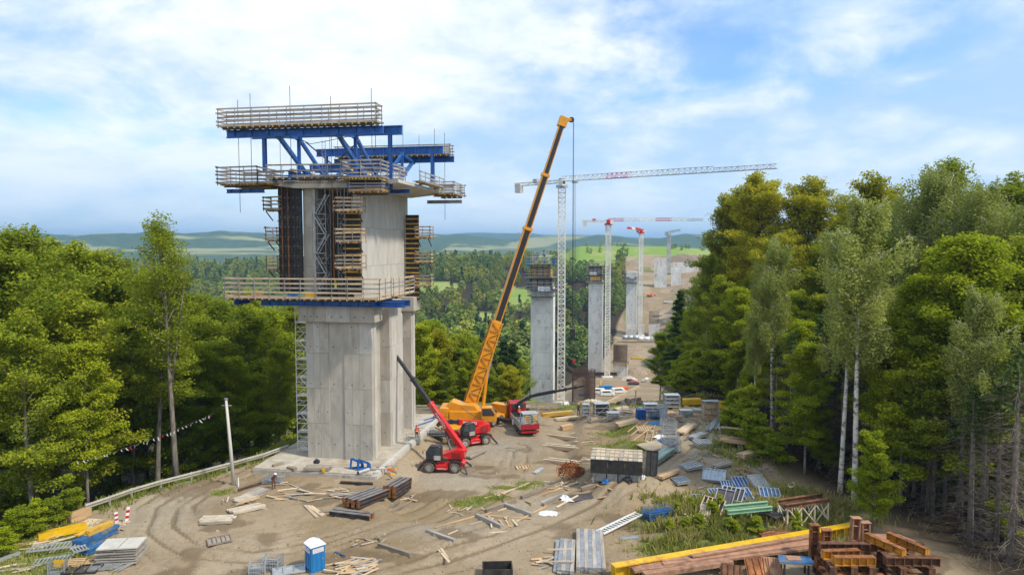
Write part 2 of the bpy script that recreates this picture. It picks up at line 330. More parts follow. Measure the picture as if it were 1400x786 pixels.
# ---------------------------------------------------------------- mesh building
class MB:
    def __init__(self): self.v = []; self.f = []; self.mi = []; self.cur = 0
    def add(self, vs, fs):
        o = len(self.v); self.v.extend([tuple(p) for p in vs]); self.f.extend([tuple(i + o for i in f) for f in fs]); self.mi.extend([self.cur] * len(fs)); return self
    def box(self, c, s, rot=None):
        hx, hy, hz = s[0] / 2, s[1] / 2, s[2] / 2
        P = [Vector((x, y, z)) for x in (-hx, hx) for y in (-hy, hy) for z in (-hz, hz)]
        if rot is not None: P = [rot @ p for p in P]
        c = Vector(c)
        return self.add([c + p for p in P], ((0, 1, 3, 2), (4, 6, 7, 5), (0, 4, 5, 1), (2, 3, 7, 6), (0, 2, 6, 4), (1, 5, 7, 3)))
    def bbox(self, a, b):
        a = Vector(a); b = Vector(b); return self.box((a + b) / 2, [abs(b[i] - a[i]) for i in range(3)])
    def frame(self, p0, p1, up=(0, 0, 1)):
        p0 = Vector(p0); p1 = Vector(p1); d = (p1 - p0).normalized(); up = Vector(up)
        if abs(d.dot(up)) > .98: up = Vector((0, 1, 0))
        s = d.cross(up).normalized(); u = s.cross(d); return p0, p1, d, s, u
    def bar(self, p0, p1, w, h=None, up=(0, 0, 1)):
        h = w if h is None else h; p0, p1, d, s, u = self.frame(p0, p1, up)
        q = [s * a * w / 2 + u * b * h / 2 for a, b in ((-1, -1), (1, -1), (1, 1), (-1, 1))]
        return self.add([p0 + k for k in q] + [p1 + k for k in q], ((3, 2, 1, 0), (4, 5, 6, 7), (0, 1, 5, 4), (1, 2, 6, 5), (2, 3, 7, 6), (3, 0, 4, 7)))
    def ibeam(self, p0, p1, w, h, t=None, up=(0, 0, 1), ribs=0):
        t = t or h * .08; p0, p1, d, s, u = self.frame(p0, p1, up)
        for sg in (-1, 1): self.bar(p0 + u * sg * (h / 2 - t / 2), p1 + u * sg * (h / 2 - t / 2), w, t, u)
        self.bar(p0, p1, t * .8, h - 2 * t, u)
        L = (p1 - p0).length
        for i in range(ribs):
            c = p0 + d * (L * (i + .5) / ribs); self.bar(c - d * t * .4, c + d * t * .4, w * .94, h - 2.05 * t, u)
        return self
    def tube(self, p0, p1, r0, r1=None, n=8, caps=True):
        r1 = r0 if r1 is None else r1; p0, p1, d, s, u = self.frame(p0, p1)
        V = []
        for p, r in ((p0, r0), (p1, r1)):
            for k in range(n): a = 2 * math.pi * k / n; V.append(p + s * math.cos(a) * r + u * math.sin(a) * r)
        F = [(k, (k + 1) % n, n + (k + 1) % n, n + k) for k in range(n)]
        if caps: F += [tuple(range(n - 1, -1, -1)), tuple(range(n, 2 * n))]
        return self.add(V, F)
    def path(self, P, r, n=5):
        P = [Vector(p) for p in P]; rr = r if isinstance(r, (list, tuple)) else [r] * len(P); V = []; F = []
        for i, p in enumerate(P):
            d = (P[min(i + 1, len(P) - 1)] - P[max(i - 1, 0)]).normalized(); up = Vector((0, 0, 1)) if abs(d.z) < .9 else Vector((1, 0, 0))
            s = d.cross(up).normalized(); u = s.cross(d)
            for k in range(n): a = 2 * math.pi * k / n; V.append(p + (s * math.cos(a) + u * math.sin(a)) * rr[i])
        for i in range(len(P) - 1):
            for k in range(n): F.append((i * n + k, i * n + (k + 1) % n, (i + 1) * n + (k + 1) % n, (i + 1) * n + k))
        F += [tuple(range(n - 1, -1, -1)), tuple(range((len(P) - 1) * n, len(P) * n))]
        return self.add(V, F)
    def prism(self, poly, a, b, axis='y'):
        """a polygon (two coordinates) pushed out along one axis from a to b"""
        n = len(poly)
        def pt(p, t): return {'y': (p[0], t, p[1]), 'x': (t, p[0], p[1]), 'z': (p[0], p[1], t)}[axis]
        V = [pt(p, a) for p in poly] + [pt(p, b) for p in poly]
        F = [tuple(range(n)), tuple(range(2 * n - 1, n - 1, -1))] + [(k, n + k, n + (k + 1) % n, (k + 1) % n) for k in range(n)]
        return self.add(V, F)
    def disc_wheel(self, c, r, w, axis=(0, 1, 0), n=20):
        c = Vector(c); ax = Vector(axis).normalized(); up = Vector((0, 0, 1)); s = ax.cross(up).normalized()
        prof = ((-.5, .62), (-.5, .9), (-.38, 1), (.38, 1), (.5, .9), (.5, .62))
        V = []
        for a in range(n):
            t = 2 * math.pi * a / n; d = s * math.cos(t) + up * math.sin(t)
            V += [c + ax * (w * q[0]) + d * (r * q[1]) for q in prof]
        m = len(prof); F = [(a * m + k, a * m + k + 1, ((a + 1) % n) * m + k + 1, ((a + 1) % n) * m + k) for a in range(n) for k in range(m - 1)]
        return self.add(V, F)
    def mesh(self, name, mats, smooth=False, bevel=0):
        me = bpy.data.meshes.new(name); me.from_pydata(self.v, [], self.f); me.validate()
        bm = bmesh.new(); bm.from_mesh(me); bmesh.ops.recalc_face_normals(bm, faces=bm.faces)
        if bevel: bmesh.ops.bevel(bm, geom=bm.edges[:], offset=bevel, segments=1, affect='EDGES', clamp_overlap=True)
        bm.to_mesh(me); bm.free()
        mats = mats if isinstance(mats, (list, tuple)) else [mats]
        for k in mats: me.materials.append(MATS[k])
        if len(mats) > 1 and not bevel: me.polygons.foreach_set('material_index', self.mi)
        if smooth: me.polygons.foreach_set('use_smooth', [True] * len(me.polygons))
        return me
    def build(self, name, mats, parent=None, smooth=False, bevel=0):
        return link(name, self.mesh(name, mats, smooth, bevel), parent)
def link(name, me, parent=None, loc=None, rot=None):
    o = bpy.data.objects.new(name, me); COL.objects.link(o); o.parent = parent
    if loc is not None: o.location = loc
    if rot is not None: o.rotation_euler = rot
    return o
def tag(o, label=None, cat=None, group=None, kind=None):
    if label and not kind: kind = 'thing'
    for k, v in (('label', label), ('category', cat), ('group', group), ('kind', kind)):
        if v: o[k] = v
    return o
def thing(name, label, cat, loc=(0, 0, 0), rz=0., group=None, rot=None):
    o = bpy.data.objects.new(name, None); COL.objects.link(o); o.empty_display_size = .3
    o.location = loc; o.rotation_euler = rot if rot is not None else (0, 0, rz); return tag(o, label, cat, group)
def kids(o): return [c for c in bpy.data.objects if c.parent == o]
def copy_tree(root, loc, rz, label=None, group=None, scale=None):
    def cp(o, par):
        c = o.copy(); COL.objects.link(c); c.parent = par
        for ch in o.children: cp(ch, c)
        return c
    c = cp(root, None); c.location = loc
    if rz is not None: c.rotation_euler = (c.rotation_euler.x, c.rotation_euler.y, rz)
    if scale: c.scale = (scale,) * 3 if isinstance(scale, (int, float)) else scale
    return tag(c, label, None, group)
def text_part(txt, size, mat, parent, loc, rot, name='lettering'):
    cu = bpy.data.curves.new('lettering', 'FONT'); cu.body = txt; cu.size = size; cu.align_x = 'CENTER'; cu.align_y = 'CENTER'; cu.extrude = .004; cu.resolution_u = 2
    tmp = bpy.data.objects.new('tmp_text', cu); COL.objects.link(tmp)
    me = bpy.data.meshes.new_from_object(tmp.evaluated_get(bpy.context.evaluated_depsgraph_get())); bpy.data.objects.remove(tmp)
    me.materials.clear(); me.materials.append(MATS[mat]); return link(name, me, parent, loc, rot)
BOXES = {}
def unit_box(sx, sy, sz, mat, bevel=0.0):
    k = (round(sx, 3), round(sy, 3), round(sz, 3), mat)
    if k not in BOXES: BOXES[k] = MB().box((0, 0, 0), (sx, sy, sz)).mesh('piece', mat, bevel=bevel)
    return BOXES[k]
def marks(par, w, h, mat, n, loc, rot=(0, 0, 0)):
    """a line of printed characters too small to read"""
    m = MB(); x = -w / 2; cw = w / n
    for i in range(n):
        k = random.random(); m.box((x + cw * .4, 0, 0), (cw * .16, .006, h)); m.box((x + cw * .62, 0, (h * .42 if k < .5 else -h * .42)), (cw * .4, .006, h * .16)); 
        if k > .3: m.box((x + cw * .78, 0, 0), (cw * .14, .006, h * (.5 if k < .6 else 1)))
        x += cw
    return m.build('lettering', mat, par) if rot == (0, 0, 0) and loc is None else _place(m.build('lettering', mat, par), loc, rot)
def _place(o, loc, rot): o.location = loc; o.rotation_euler = rot; return o
# ---------------------------------------------------------------- ground: one sheet to the horizon
def ground_material():
    m, nt, b, out = _nt('ground'); L = nt.links
    g = nt.nodes.new('ShaderNodeNewGeometry')
    a1 = nt.nodes.new('ShaderNodeAttribute'); a1.attribute_name = 'cover'; s1 = nt.nodes.new('ShaderNodeSeparateColor'); L.new(a1.outputs['Color'], s1.inputs[0])
    a2 = nt.nodes.new('ShaderNodeAttribute'); a2.attribute_name = 'soil'; s2 = nt.nodes.new('ShaderNodeSeparateColor'); L.new(a2.outputs['Color'], s2.inputs[0])
    grass, forest, field = s1.outputs[0], s1.outputs[1], s1.outputs[2]; track, gravel, farw = s2.outputs[0], s2.outputs[1], s2.outputs[2]
    P = g.outputs['Position']
    n1 = _noise(nt, P, .13, 7, .66, .6); n2 = _noise(nt, P, 1.7, 7, .68, .2); n3 = _noise(nt, P, 9, 5, .7)
    dirt = _mix(nt, _map(nt, n1, .3, .7), (.185, .125, .070), (.345, .265, .170))
    dirt = _mix(nt, _map(nt, n2, .36, .68), dirt, (.30, .225, .14))
    dirt = _mix(nt, _math(nt, 'MULTIPLY', _map(nt, n2, .50, .70), .7), dirt, (.13, .085, .048))
    trk = _mix(nt, _map(nt, n2, .35, .65), (.245, .19, .125), (.40, .335, .25))
    c = _mix(nt, track, dirt, trk)
    nb = _noise(nt, P, .035, 7, .68, .8); c = _mix(nt, _math(nt, 'MULTIPLY', _map(nt, nb, .45, .62), .6), c, (0.215, 0.163, 0.088)); c = _mix(nt, _math(nt, 'MULTIPLY', _map(nt, nb, .56, .40), .35), c, (0.385, 0.334, 0.240))
    grv = _mix(nt, _map(nt, n3, .35, .65), (0.224, 0.216, 0.192), (0.412, 0.396, 0.344)); c = _mix(nt, gravel, c, grv)
    c = _mix(nt, _math(nt, 'MULTIPLY', _map(nt, n3, .55, .8), .35), c, (0.448, 0.396, 0.296))
    aw = nt.nodes.new('ShaderNodeAttribute'); aw.attribute_name = 'wet'; c = _mix(nt, _math(nt, 'MULTIPLY', _map(nt, _math(nt, 'ADD', aw.outputs['Fac'], _math(nt, 'MULTIPLY', _math(nt, 'SUBTRACT', n2, .5), .8)), .25, .75), .62), c, (.125, .088, .052))
    gr = _mix(nt, _map(nt, n2, .3, .7), (.07, .10, .022), (.20, .22, .055)); c = _mix(nt, _map(nt, _math(nt, 'ADD', grass, _math(nt, 'MULTIPLY', _math(nt, 'SUBTRACT', n2, .5), .9)), .4, .62), c, gr)
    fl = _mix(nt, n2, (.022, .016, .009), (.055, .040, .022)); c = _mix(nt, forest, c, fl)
    fd = _mix(nt, _map(nt, _noise(nt, P, .02, 4, .6), .4, .6), (.17, .27, .045), (.26, .30, .09)); c = _mix(nt, field, c, fd)
    nf = _noise(nt, P, .0022, 5, .55, .6); nf2 = _noise(nt, P, .03, 4, .7)
    fw = _mix(nt, _map(nt, nf2, .3, .7), (.03, .065, .026), (.075, .115, .04)); fw = _mix(nt, _math(nt, 'MULTIPLY', _map(nt, nf, .53, .60), .85), fw, (.30, .30, .13))
    c = _mix(nt, farw, c, fw)
    L.new(c, b.inputs['Base Color']); b.inputs['Roughness'].default_value = .95; b.inputs['Specular IOR Level'].default_value = .2
    h = _math(nt, 'ADD', _math(nt, 'MULTIPLY', n2, .6), _math(nt, 'MULTIPLY', n3, .25)); _bump(nt, b, h, 1.0, .22)
ground_material()
CORR = ((545, 742, 925), (530, 770, 905), (515, 795, 905), (490, 826, 905), (470, 838, 900), (457, 842, 905), (440, 846, 915), (420, 856, 935), (391, 868, 962), (372, 858, 965), (360, 852, 965), (350, 860, 965), (343, 868, 960))
_cv = np.array([c[0] for c in CORR][::-1], float); _cl = np.array([c[1] for c in CORR][::-1], float); _cr = np.array([c[2] for c in CORR][::-1], float)
def in_corridor(x, y, z, pad=0):
    u, v = topix(x, y, z)
    return (y > 104) & (v < 552) & (v > 338) & (y < 880) & (u > np.interp(v, _cv, _cl) - pad) & (u < np.interp(v, _cv, _cr) + pad)
def in_field(x, y, z):
    u, v = topix(x, y, z)
    a = (y > 540) & (y < 1150) & (u > 715) & (u < 985) & (v < 352 + np.minimum(u - 715, 70) * .22) & ~((u > 845) & (v > 350))
    b = np.hypot((u - 705) / 30, (v - 408) / 15) < 1; c = np.hypot((u - 590) / 40, (v - 392) / 7) < 1; d = np.hypot((u - 665) / 14, (v - 432) / 6) < 1
    return a | ((y > 200) & (y < 1200) & (b | c | d))
GRASS_SPOTS = [((642, 690), 2.2, 1.2), ((668, 680), 2.4, 1.0), ((700, 668), 2.6, .9), ((725, 660), 2.0, .8), ((850, 590), 3.2, 2.2), ((835, 610), 2.6, 2.0), ((870, 610), 2.2, 2.5), ((910, 705), 3, 3), ((940, 690), 3.5, 3), ((965, 715), 5, 4), ((1020, 725), 6, 3.5), ((1080, 700), 5, 4), ((1130, 690), 4, 3.5), ((960, 745), 4, 2), ((905, 750), 2.5, 2), ((20, 745), 6, 3), ((50, 770), 5, 3), ((110, 725), 3, 1.5), ((303, 673), 1.2, 1), ((1000, 590), 3, 6), ((1010, 620), 3, 4), ((960, 548), 14, 4), ((870, 555), 6, 2.2), ((800, 556), 5, 1.5)]
GS = [(at(*p), a, b) for p, a, b in GRASS_SPOTS]
FOREST_R = [pz(*p) for p in ((955, 548), (1010, 575), (1030, 610), (1065, 640), (1120, 668), (1200, 700), (1280, 745), (1330, 790), (1400, 900))] + [Vector((140, 20, 0)), Vector((140, 400, 0)), Vector((48, 400, 0)), Vector((40, 200, 0))]
def grass_mask(x, y):
    g = np.zeros_like(x)
    for c, a, b in GS: g = np.maximum(g, np.exp(-(((x - c.x) / a) ** 2 + ((y - c.y) / b) ** 2)))
    return g
def build_ground():
    ang = np.concatenate([np.arange(-50, 50.01, .23)]); rest = np.arange(53, 310, 4.0); ang = np.radians(np.concatenate([ang, rest]))
    rad = np.concatenate([[4, 12, 22, 30, 36], np.arange(40, 118, .38), np.geomspace(118.5, 16000, 250)])
    A, Rr = np.meshgrid(ang, rad); x = Rr * np.sin(A); y = Rr * np.cos(A); z = G(x, y)
    nr, na = x.shape; V = np.stack([x, y, z], -1).reshape(-1, 3)
    i = np.arange(nr - 1)[:, None]; j = np.arange(na)[None, :]; jn = (j + 1) % na
    F = np.stack([i * na + j, i * na + jn, (i + 1) * na + jn, (i + 1) * na + j], -1).reshape(-1, 4)
    me = bpy.data.meshes.new('ground'); me.vertices.add(len(V)); me.vertices.foreach_set('co', V.ravel())
    me.loops.add(F.size); me.loops.foreach_set('vertex_index', F.ravel().astype(np.int32)); me.polygons.add(len(F)); me.polygons.foreach_set('loop_start', np.arange(0, F.size, 4, dtype=np.int32))
    me.update(calc_edges=True); me.polygons.foreach_set('use_smooth', np.ones(len(F), bool))
    x, y, z = V.T; r = np.hypot(x, y); dout = np.full_like(x, 99.); nr_ = r < 260; dout[nr_] = seg_dist(x[nr_], y[nr_], SITE, True)
    corr = in_corridor(x, y, z); fld = in_field(x, y, z)
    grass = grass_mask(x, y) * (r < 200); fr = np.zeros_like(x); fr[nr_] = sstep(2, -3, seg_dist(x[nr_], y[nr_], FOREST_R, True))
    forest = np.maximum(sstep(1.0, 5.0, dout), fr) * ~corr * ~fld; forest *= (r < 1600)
    grass = np.maximum(grass, sstep(-1.2, 1.2, dout) * sstep(4, 1.5, dout)) * ~corr
    grass = np.maximum(grass, corr * sstep(.40, .80, fbm(x / 16, y / 30, 5, 91)) * .62)
    track = np.zeros_like(x); tr = np.zeros_like(x)
    for k, rd in enumerate((ROAD_L, ROAD_R)):
        d = np.abs(lateral(x[nr_], y[nr_], rd)); tr[nr_] = np.maximum(tr[nr_], sstep(5.0, 2.0, d) * .55 - .9 * np.clip(ruts(x[nr_], y[nr_], rd, 100 + 40 * k), -.5, .0))
    yd = np.zeros_like(x); yd[nr_] = sstep(1, -3, seg_dist(x[nr_], y[nr_], YARD, True))
    track = np.clip(np.maximum(tr, .6 * yd), 0, 1) * (0.25 + 1.1 * (fbm(x / 4, y / 4, 4, 14) - .15)) + .6 * corr * fbm(x / 25, y / 25, 3, 6)
    gravel = np.zeros_like(x); wet = np.zeros_like(x)
    for k, rd in enumerate((ROAD_L, ROAD_R)): wet[nr_] = np.maximum(wet[nr_], np.clip(ruts(x[nr_], y[nr_], rd, 100 + 40 * k) * 1.1, 0, 1))
    wet = np.maximum(wet, (r < 200) * sstep(.56, .70, fbm(x / 5, y / 3.2, 4, 63)) * .75)
    for (u, v), a, b, k in (((985, 625), 3.5, 6, .9), ((690, 600), 5, 6, .45), ((620, 640), 5, 3, .5), ((600, 725), 4, 1.5, .45), ((735, 690), 5, 2.5, .4), ((930, 720), 2, 2, .2), ((240, 690), 4, 5, .35)):
        c = pz(u, v); gravel = np.maximum(gravel, k * np.exp(-(((x - c.x) / a) ** 2 + ((y - c.y) / b) ** 2)))
    farw = sstep(900, 1300, r) * ~fld
    wa = me.attributes.new('wet', 'FLOAT', 'POINT'); wa.data.foreach_set('value', np.clip(wet, 0, 1).astype(np.float32))
    for nm, ch in (('cover', (grass, forest, fld.astype(float))), ('soil', (track, gravel, farw))):
        ca = me.color_attributes.new(nm, 'FLOAT_COLOR', 'POINT'); c4 = np.ones((len(V), 4), np.float32)
        for k in range(3): c4[:, k] = np.clip(ch[k], 0, 1)
        ca.data.foreach_set('color', c4.ravel())
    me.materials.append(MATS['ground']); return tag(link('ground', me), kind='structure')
build_ground()
# the air: far hills fade to pale blue
def build_haze():
    o = MB().bbox((-17000, -17000, -75), (17000, 17000, 250)).build('haze', []); tag(o, kind='stuff'); o.display_type = 'WIRE'
    m = bpy.data.materials.new('haze'); m.use_nodes = True; nt = m.node_tree; nt.nodes.clear()
    out = nt.nodes.new('ShaderNodeOutputMaterial'); v = nt.nodes.new('ShaderNodeVolumePrincipled'); nt.links.new(v.outputs[0], out.inputs['Volume'])
    v.inputs['Color'].default_value = (.36, .65, 1.0, 1); v.inputs['Density'].default_value = HAZE_DENSITY; v.inputs['Anisotropy'].default_value = .2
    o.data.materials.append(m)
HAZE_DENSITY = 1.2e-4
build_haze()
# ---------------------------------------------------------------- trees
def leaf_mesh(name, C, K, ell, size, mat, rg, flat=.5, droop=0., turn_h=None, elong=1.9):
    """K leaf-sized faces round each clump centre"""
    C = np.asarray(C, float); n = len(C); N = n * K
    ct = np.repeat(rg.random(n), K); cen = np.repeat(C, K, 0)
    off = rg.normal(size=(N, 3)); off /= np.maximum(1, np.linalg.norm(off, axis=1, keepdims=True) / 1.6)
    rr = np.repeat(rg.uniform(.7, 1.25, n), K)[:, None]
    P = cen + off * np.asarray(ell) * rr * .62; P[:, 2] -= droop * (off[:, 0] ** 2 + off[:, 1] ** 2) * .12
    a = rg.normal(size=(N, 3)); a[:, 2] = a[:, 2] * .5 - droop * .6; a /= np.linalg.norm(a, axis=1, keepdims=True)
    nr = rg.normal(size=(N, 3)) * flat; nr[:, 2] += 1; b = np.cross(nr, a); b /= np.linalg.norm(b, axis=1, keepdims=True) + 1e-9
    s = (size * rg.uniform(.65, 1.35, N))[:, None]; a = a * s * .5 * math.sqrt(elong); b = b * s * .5 / math.sqrt(elong) * 1.25
    V = np.stack([P - a, P + b * .9 - a * .1, P + a, P - b * .9 - a * .1], 1).reshape(-1, 3)
    me = bpy.data.meshes.new(name); me.vertices.add(4 * N); me.vertices.foreach_set('co', V.ravel())
    me.loops.add(4 * N); me.loops.foreach_set('vertex_index', np.arange(4 * N, dtype=np.int32)); me.polygons.add(N); me.polygons.foreach_set('loop_start', np.arange(0, 4 * N, 4, dtype=np.int32))
    me.update(calc_edges=True)
    tint = np.clip(.30 + .45 * rg.random(N) + .5 * (ct - .5), 0, 1); turn = np.clip(np.repeat(rg.random(n) ** 2, K) * 1.1 + .2 * rg.random(N) - .1, 0, 1)
    for nm, val in (('tint', tint), ('turn', turn)):
        at_ = me.attributes.new(nm, 'FLOAT', 'POINT'); at_.data.foreach_set('value', np.repeat(val, 4).astype(np.float32))
    me.materials.append(MATS[mat]); return me
def grow(seed, H, base, Rad, nl, style, trunk_r, fork=False):
    """trunk, limbs and twigs; returns the wood and the clump centres"""
    rg = np.random.default_rng(seed); mb = MB(); C = []
    lean = rg.normal(size=2) * .02 * H
    def tp(t): return Vector((lean[0] * t * t + .25 * math.sin(3 * t + seed), lean[1] * t * t + .25 * math.cos(2.3 * t + seed), H * t))
    T = [tp(t) for t in np.linspace(0, 1, 10)]; T[0].z = -1.2
    mb.path(T, [trunk_r * (1.25 if i == 0 else 1) * (1 - .93 * (i / 9) ** 1.1) + .02 for i in range(10)], 8)
    if fork:
        p = tp(.38); q = [p, p + Vector((.7, .2, H * .14)), p + Vector((1.5, .3, H * .33)), p + Vector((2.3, .1, H * .5))]
        mb.path(q, [trunk_r * .62, trunk_r * .5, trunk_r * .3, .03], 7)
    for i in range(nl):
        f = (i + rg.random()) / nl; h = base + (H * .97 - base) * f ** .92; o = tp(h / H); az = i * 2.399 + rg.normal() * .35
        if style == 'beech': pr = .5 + .55 * math.sin(math.pi * min(1, .12 + f * .88)); el = R(22 + 44 * f + rg.normal() * 10)
        elif style == 'tall': pr = .38 + .75 * math.sin(math.pi * min(1, .1 + f * .8)); el = R(34 + 26 * f + rg.normal() * 7)
        elif style == 'birch': pr = .35 + .7 * math.sin(math.pi * min(1, .15 + f * .8)); el = R(38 + 24 * f + rg.normal() * 7)
        elif style == 'young': pr = .45 + .6 * (1 - f); el = R(24 + 40 * f + rg.normal() * 12)
        else: pr = 1.08 - f; el = R(-14 + 30 * f)
        L = Rad * pr * rg.uniform(.72, 1.15); d = Vector((math.cos(az) * math.cos(el), math.sin(az) * math.cos(el), math.sin(el)))
        P = [o]; nseg = 5
        for k in range(nseg):
            d = (d + Vector(rg.normal(size=3)) * .12 + Vector((0, 0, {'beech': -.04, 'tall': .05, 'birch': .0, 'young': -.03}.get(style, .05)))).normalized(); P.append(P[-1] + d * L / nseg)
        lr = max(.035, trunk_r * .34 * (1 - .75 * f)) * (.6 + .4 * L / Rad)
        mb.path(P, [lr * (1 - .85 * k / nseg) + .012 for k in range(nseg + 1)], 5)
        if style == 'spruce':
            for k in range(1, nseg + 1):
                for w in (-.5, 0, .5): s = Vector((-d.y, d.x, 0)) * w * L * .32 * (1.1 - k / (nseg + 1)); C.append(P[k] + s)
            continue
        for k in range(1, nseg + 1):
            if k >= 2: C.append(P[k])
            for sg in (-1, 1):
                if rg.random() < .12: continue
                dd = (P[k] - P[k - 1]).normalized(); side = Vector((-dd.y, dd.x, 0)).normalized() * sg
                tw = (dd * .6 + side * rg.uniform(.6, 1.1) + Vector((0, 0, rg.normal() * .15))).normalized(); tl = L * rg.uniform(.16, .36) * (1.15 - .5 * k / nseg)
                e = P[k] + tw * tl; 
                if L > 1.5: mb.path([P[k], (P[k] + e) / 2 + Vector((0, 0, .05 * tl)), e], [.025, .018, .008], 3)
                if style == 'birch':
                    for q in (.5, 1.0):
                        c = P[k] + tw * tl * q
                        for j in range(3): C.append(c - Vector((0, 0, .45 + .75 * j * rg.uniform(.6, 1.1))))
                else:
                    C.append(P[k] + tw * tl * .55); C.append(e)
    return mb, C, rg
def make_tree(name, seed, H, base, Rad, nl, style, tr, K, ell, size, leaf, bark, flat=.5, droop=0., fork=False):
    mb, C, rg = grow(seed, H, base, Rad, nl, style, tr, fork)
    return mb.mesh(name + '_trunk', bark, True), leaf_mesh(name + '_crown', C, K, ell, size, leaf, rg, flat, droop)
PROTO = {}
def proto(k, *a, **kw): PROTO[k] = make_tree(k, *a, **kw)
proto('beech_a', 11, 26, 7, 6.4, 52, 'beech', .34, 35, (.9, .9, .52), .23, 'leaf_beech', 'bark_grey', .55, .25)
proto('beech_b', 12, 23, 4, 5.8, 48, 'beech', .30, 35, (.9, .9, .52), .23, 'leaf_beech', 'bark_grey', .55, .25)
proto('beech_c', 13, 29, 12, 5.6, 44, 'beech', .34, 35, (.9, .9, .52), .23, 'leaf_beech', 'bark_grey', .55, .2)
proto('gold_a', 21, 27, 10, 5.6, 54, 'beech', .32, 38, (.85, .85, .5), .23, 'leaf_gold', 'bark_dark', .6, .2)
proto('gold_b', 22, 25, 8, 5.0, 48, 'tall', .28, 38, (.85, .85, .5), .23, 'leaf_gold', 'bark_dark', .6, .2)
proto('lime_a', 31, 15, 2.2, 4.4, 34, 'young', .16, 50, (.8, .8, .42), .20, 'leaf_lime', 'bark_grey', .45, .25)
proto('lime_b', 32, 21, 5, 4.6, 36, 'beech', .2, 52, (.9, .9, .48), .22, 'leaf_lime', 'bark_grey', .45, .25)
proto('tall_a', 41, 30, 13.5, 5.6, 26, 'tall', .34, 22, (.95, .95, .6), .22, 'leaf_beech', 'bark_grey', .8, .3, fork=True)
proto('birch_c', 53, 25, 12.5, 3.6, 28, 'birch', .22, 22, (.38, .38, .6), .145, 'leaf_birch', 'bark_birch', 1.2, .9)
proto('birch_a', 51, 25, 10, 4.6, 36, 'birch', .2, 22, (.38, .38, .6), .145, 'leaf_birch', 'bark_birch', 1.2, .9)
proto('birch_b', 52, 22, 8, 4.2, 34, 'birch', .18, 22, (.38, .38, .6), .145, 'leaf_birch', 'bark_birch', 1.2, .9)
proto('spruce_a', 61, 22, 3, 3.6, 64, 'spruce', .22, 34, (.55, .55, .22), .26, 'needle', 'bark_dark', .5, .6)
proto('shrub_a', 71, 3.2, .3, 1.9, 22, 'young', .05, 26, (.42, .42, .2), .16, 'leaf_beech', 'bark_dark', .6, .2)
proto('shrub_b', 72, 4.2, .4, 1.8, 20, 'young', .06, 26, (.45, .45, .18), .16, 'leaf_lime', 'bark_dark', .6, .2)
def dead_spruce(seed, H, dead_top, nb):
    rg = np.random.default_rng(seed); mb = MB(); r = .16 + .004 * H
    mb.path([(0, 0, -1), (.05, .05, H * .5), (.1, 0, H)], [r, r * .65, .02], 7)
    for i in range(nb):
        h = .6 + dead_top * (i + rg.random()) / nb; az = rg.uniform(0, 6.28); L = rg.uniform(.9, 3.0); p = Vector((.05, .03, h)); d = Vector((math.cos(az), math.sin(az), rg.uniform(-.25, .12)))
        q = [p, p + d * L * .5 + Vector((0, 0, -.05)), p + d * L + Vector((0, 0, -.18 * L))]
        mb.path(q, [.026, .018, .006], 3)
        for s in (-1, 1):
            e = q[1] + (d + Vector((-d.y, d.x, 0)) * s * .8) * L * .3 - Vector((0, 0, .06)); mb.path([q[1], e], [.012, .004], 3)
    C = []
    for i in range(22):
        f = i / 22; h = dead_top * .9 + (H - dead_top * .9) * f; az = i * 2.4; L = 1.6 * (1.05 - f)
        for k in (.35, .65, .95): C.append(Vector((math.cos(az) * L * k, math.sin(az) * L * k, h - .25 * L * k)))
    return mb.mesh('dead_trunk', 'bark_dead', True), leaf_mesh('dead_crown', C, 7, (.5, .5, .2), .26, 'needle', rg, .5, .6)
PROTO['deadspruce_a'] = dead_spruce(81, 15, 12, 130); PROTO['deadspruce_b'] = dead_spruce(82, 13, 10, 120)
TREE_COUNT = {}
def tree(kind, x, y, label, group=None, s=1.0, rz=None, name=None, z=None, cat='tree', sz=None):
    nm = name or {'beech': 'beech_tree', 'gold': 'turning_tree', 'lime': 'young_tree', 'tall': 'tall_tree', 'birch': 'birch_tree', 'spruce': 'spruce_tree', 'deadspruce': 'spruce_tree', 'shrub': 'shrub'}[kind.split('_')[0]]
    t = thing(nm, label, cat, (x, y, gz(x, y) if z is None else z), random.uniform(0, 6.28) if rz is None else rz, group)
    t.scale = (s, s, sz or s)
    tr, cr = PROTO[kind]; link('trunk' if cat == 'tree' else 'stem', tr, t); link('crown' if cat == 'tree' else 'foliage', cr, t); return t
TOPS = {}
def tree_px(kind, u, Y, vtop, label, group=None, name=None, rz=None):
    """stand a tree at depth Y on the line of sight column u, as tall as its top shows"""
    x = (u - 700) / FPX * Y; g = gz(x, Y); H = zpix(vtop, Y) - g; h0 = {'beech_a': 26, 'beech_b': 23, 'beech_c': 29, 'gold_a': 27, 'gold_b': 25, 'lime_a': 15, 'lime_b': 21, 'tall_a': 30, 'birch_c': 25, 'birch_a': 25, 'birch_b': 22, 'spruce_a': 22, 'deadspruce_a': 15, 'deadspruce_b': 13, 'shrub_a': 3.2, 'shrub_b': 4.2}[kind]
    me = PROTO[kind][1]; co = np.empty(len(me.vertices) * 3, np.float32); me.vertices.foreach_get('co', co); h0 = TOPS.setdefault(kind, float(np.percentile(co[2::3], 99.6)))
    s = H / h0; return tree(kind, x, Y, label, group, min(s, 1.45), rz, name, sz=s)
ORD = 'first second third fourth fifth sixth seventh eighth ninth tenth eleventh twelfth thirteenth fourteenth fifteenth sixteenth seventeenth eighteenth nineteenth twentieth'.split()
def ordinal(i): return ORD[i] if i < 20 else ('twenty-' + ORD[i - 20] if i < 29 else 'thirtieth' if i == 29 else 'thirty-' + ORD[i - 30])
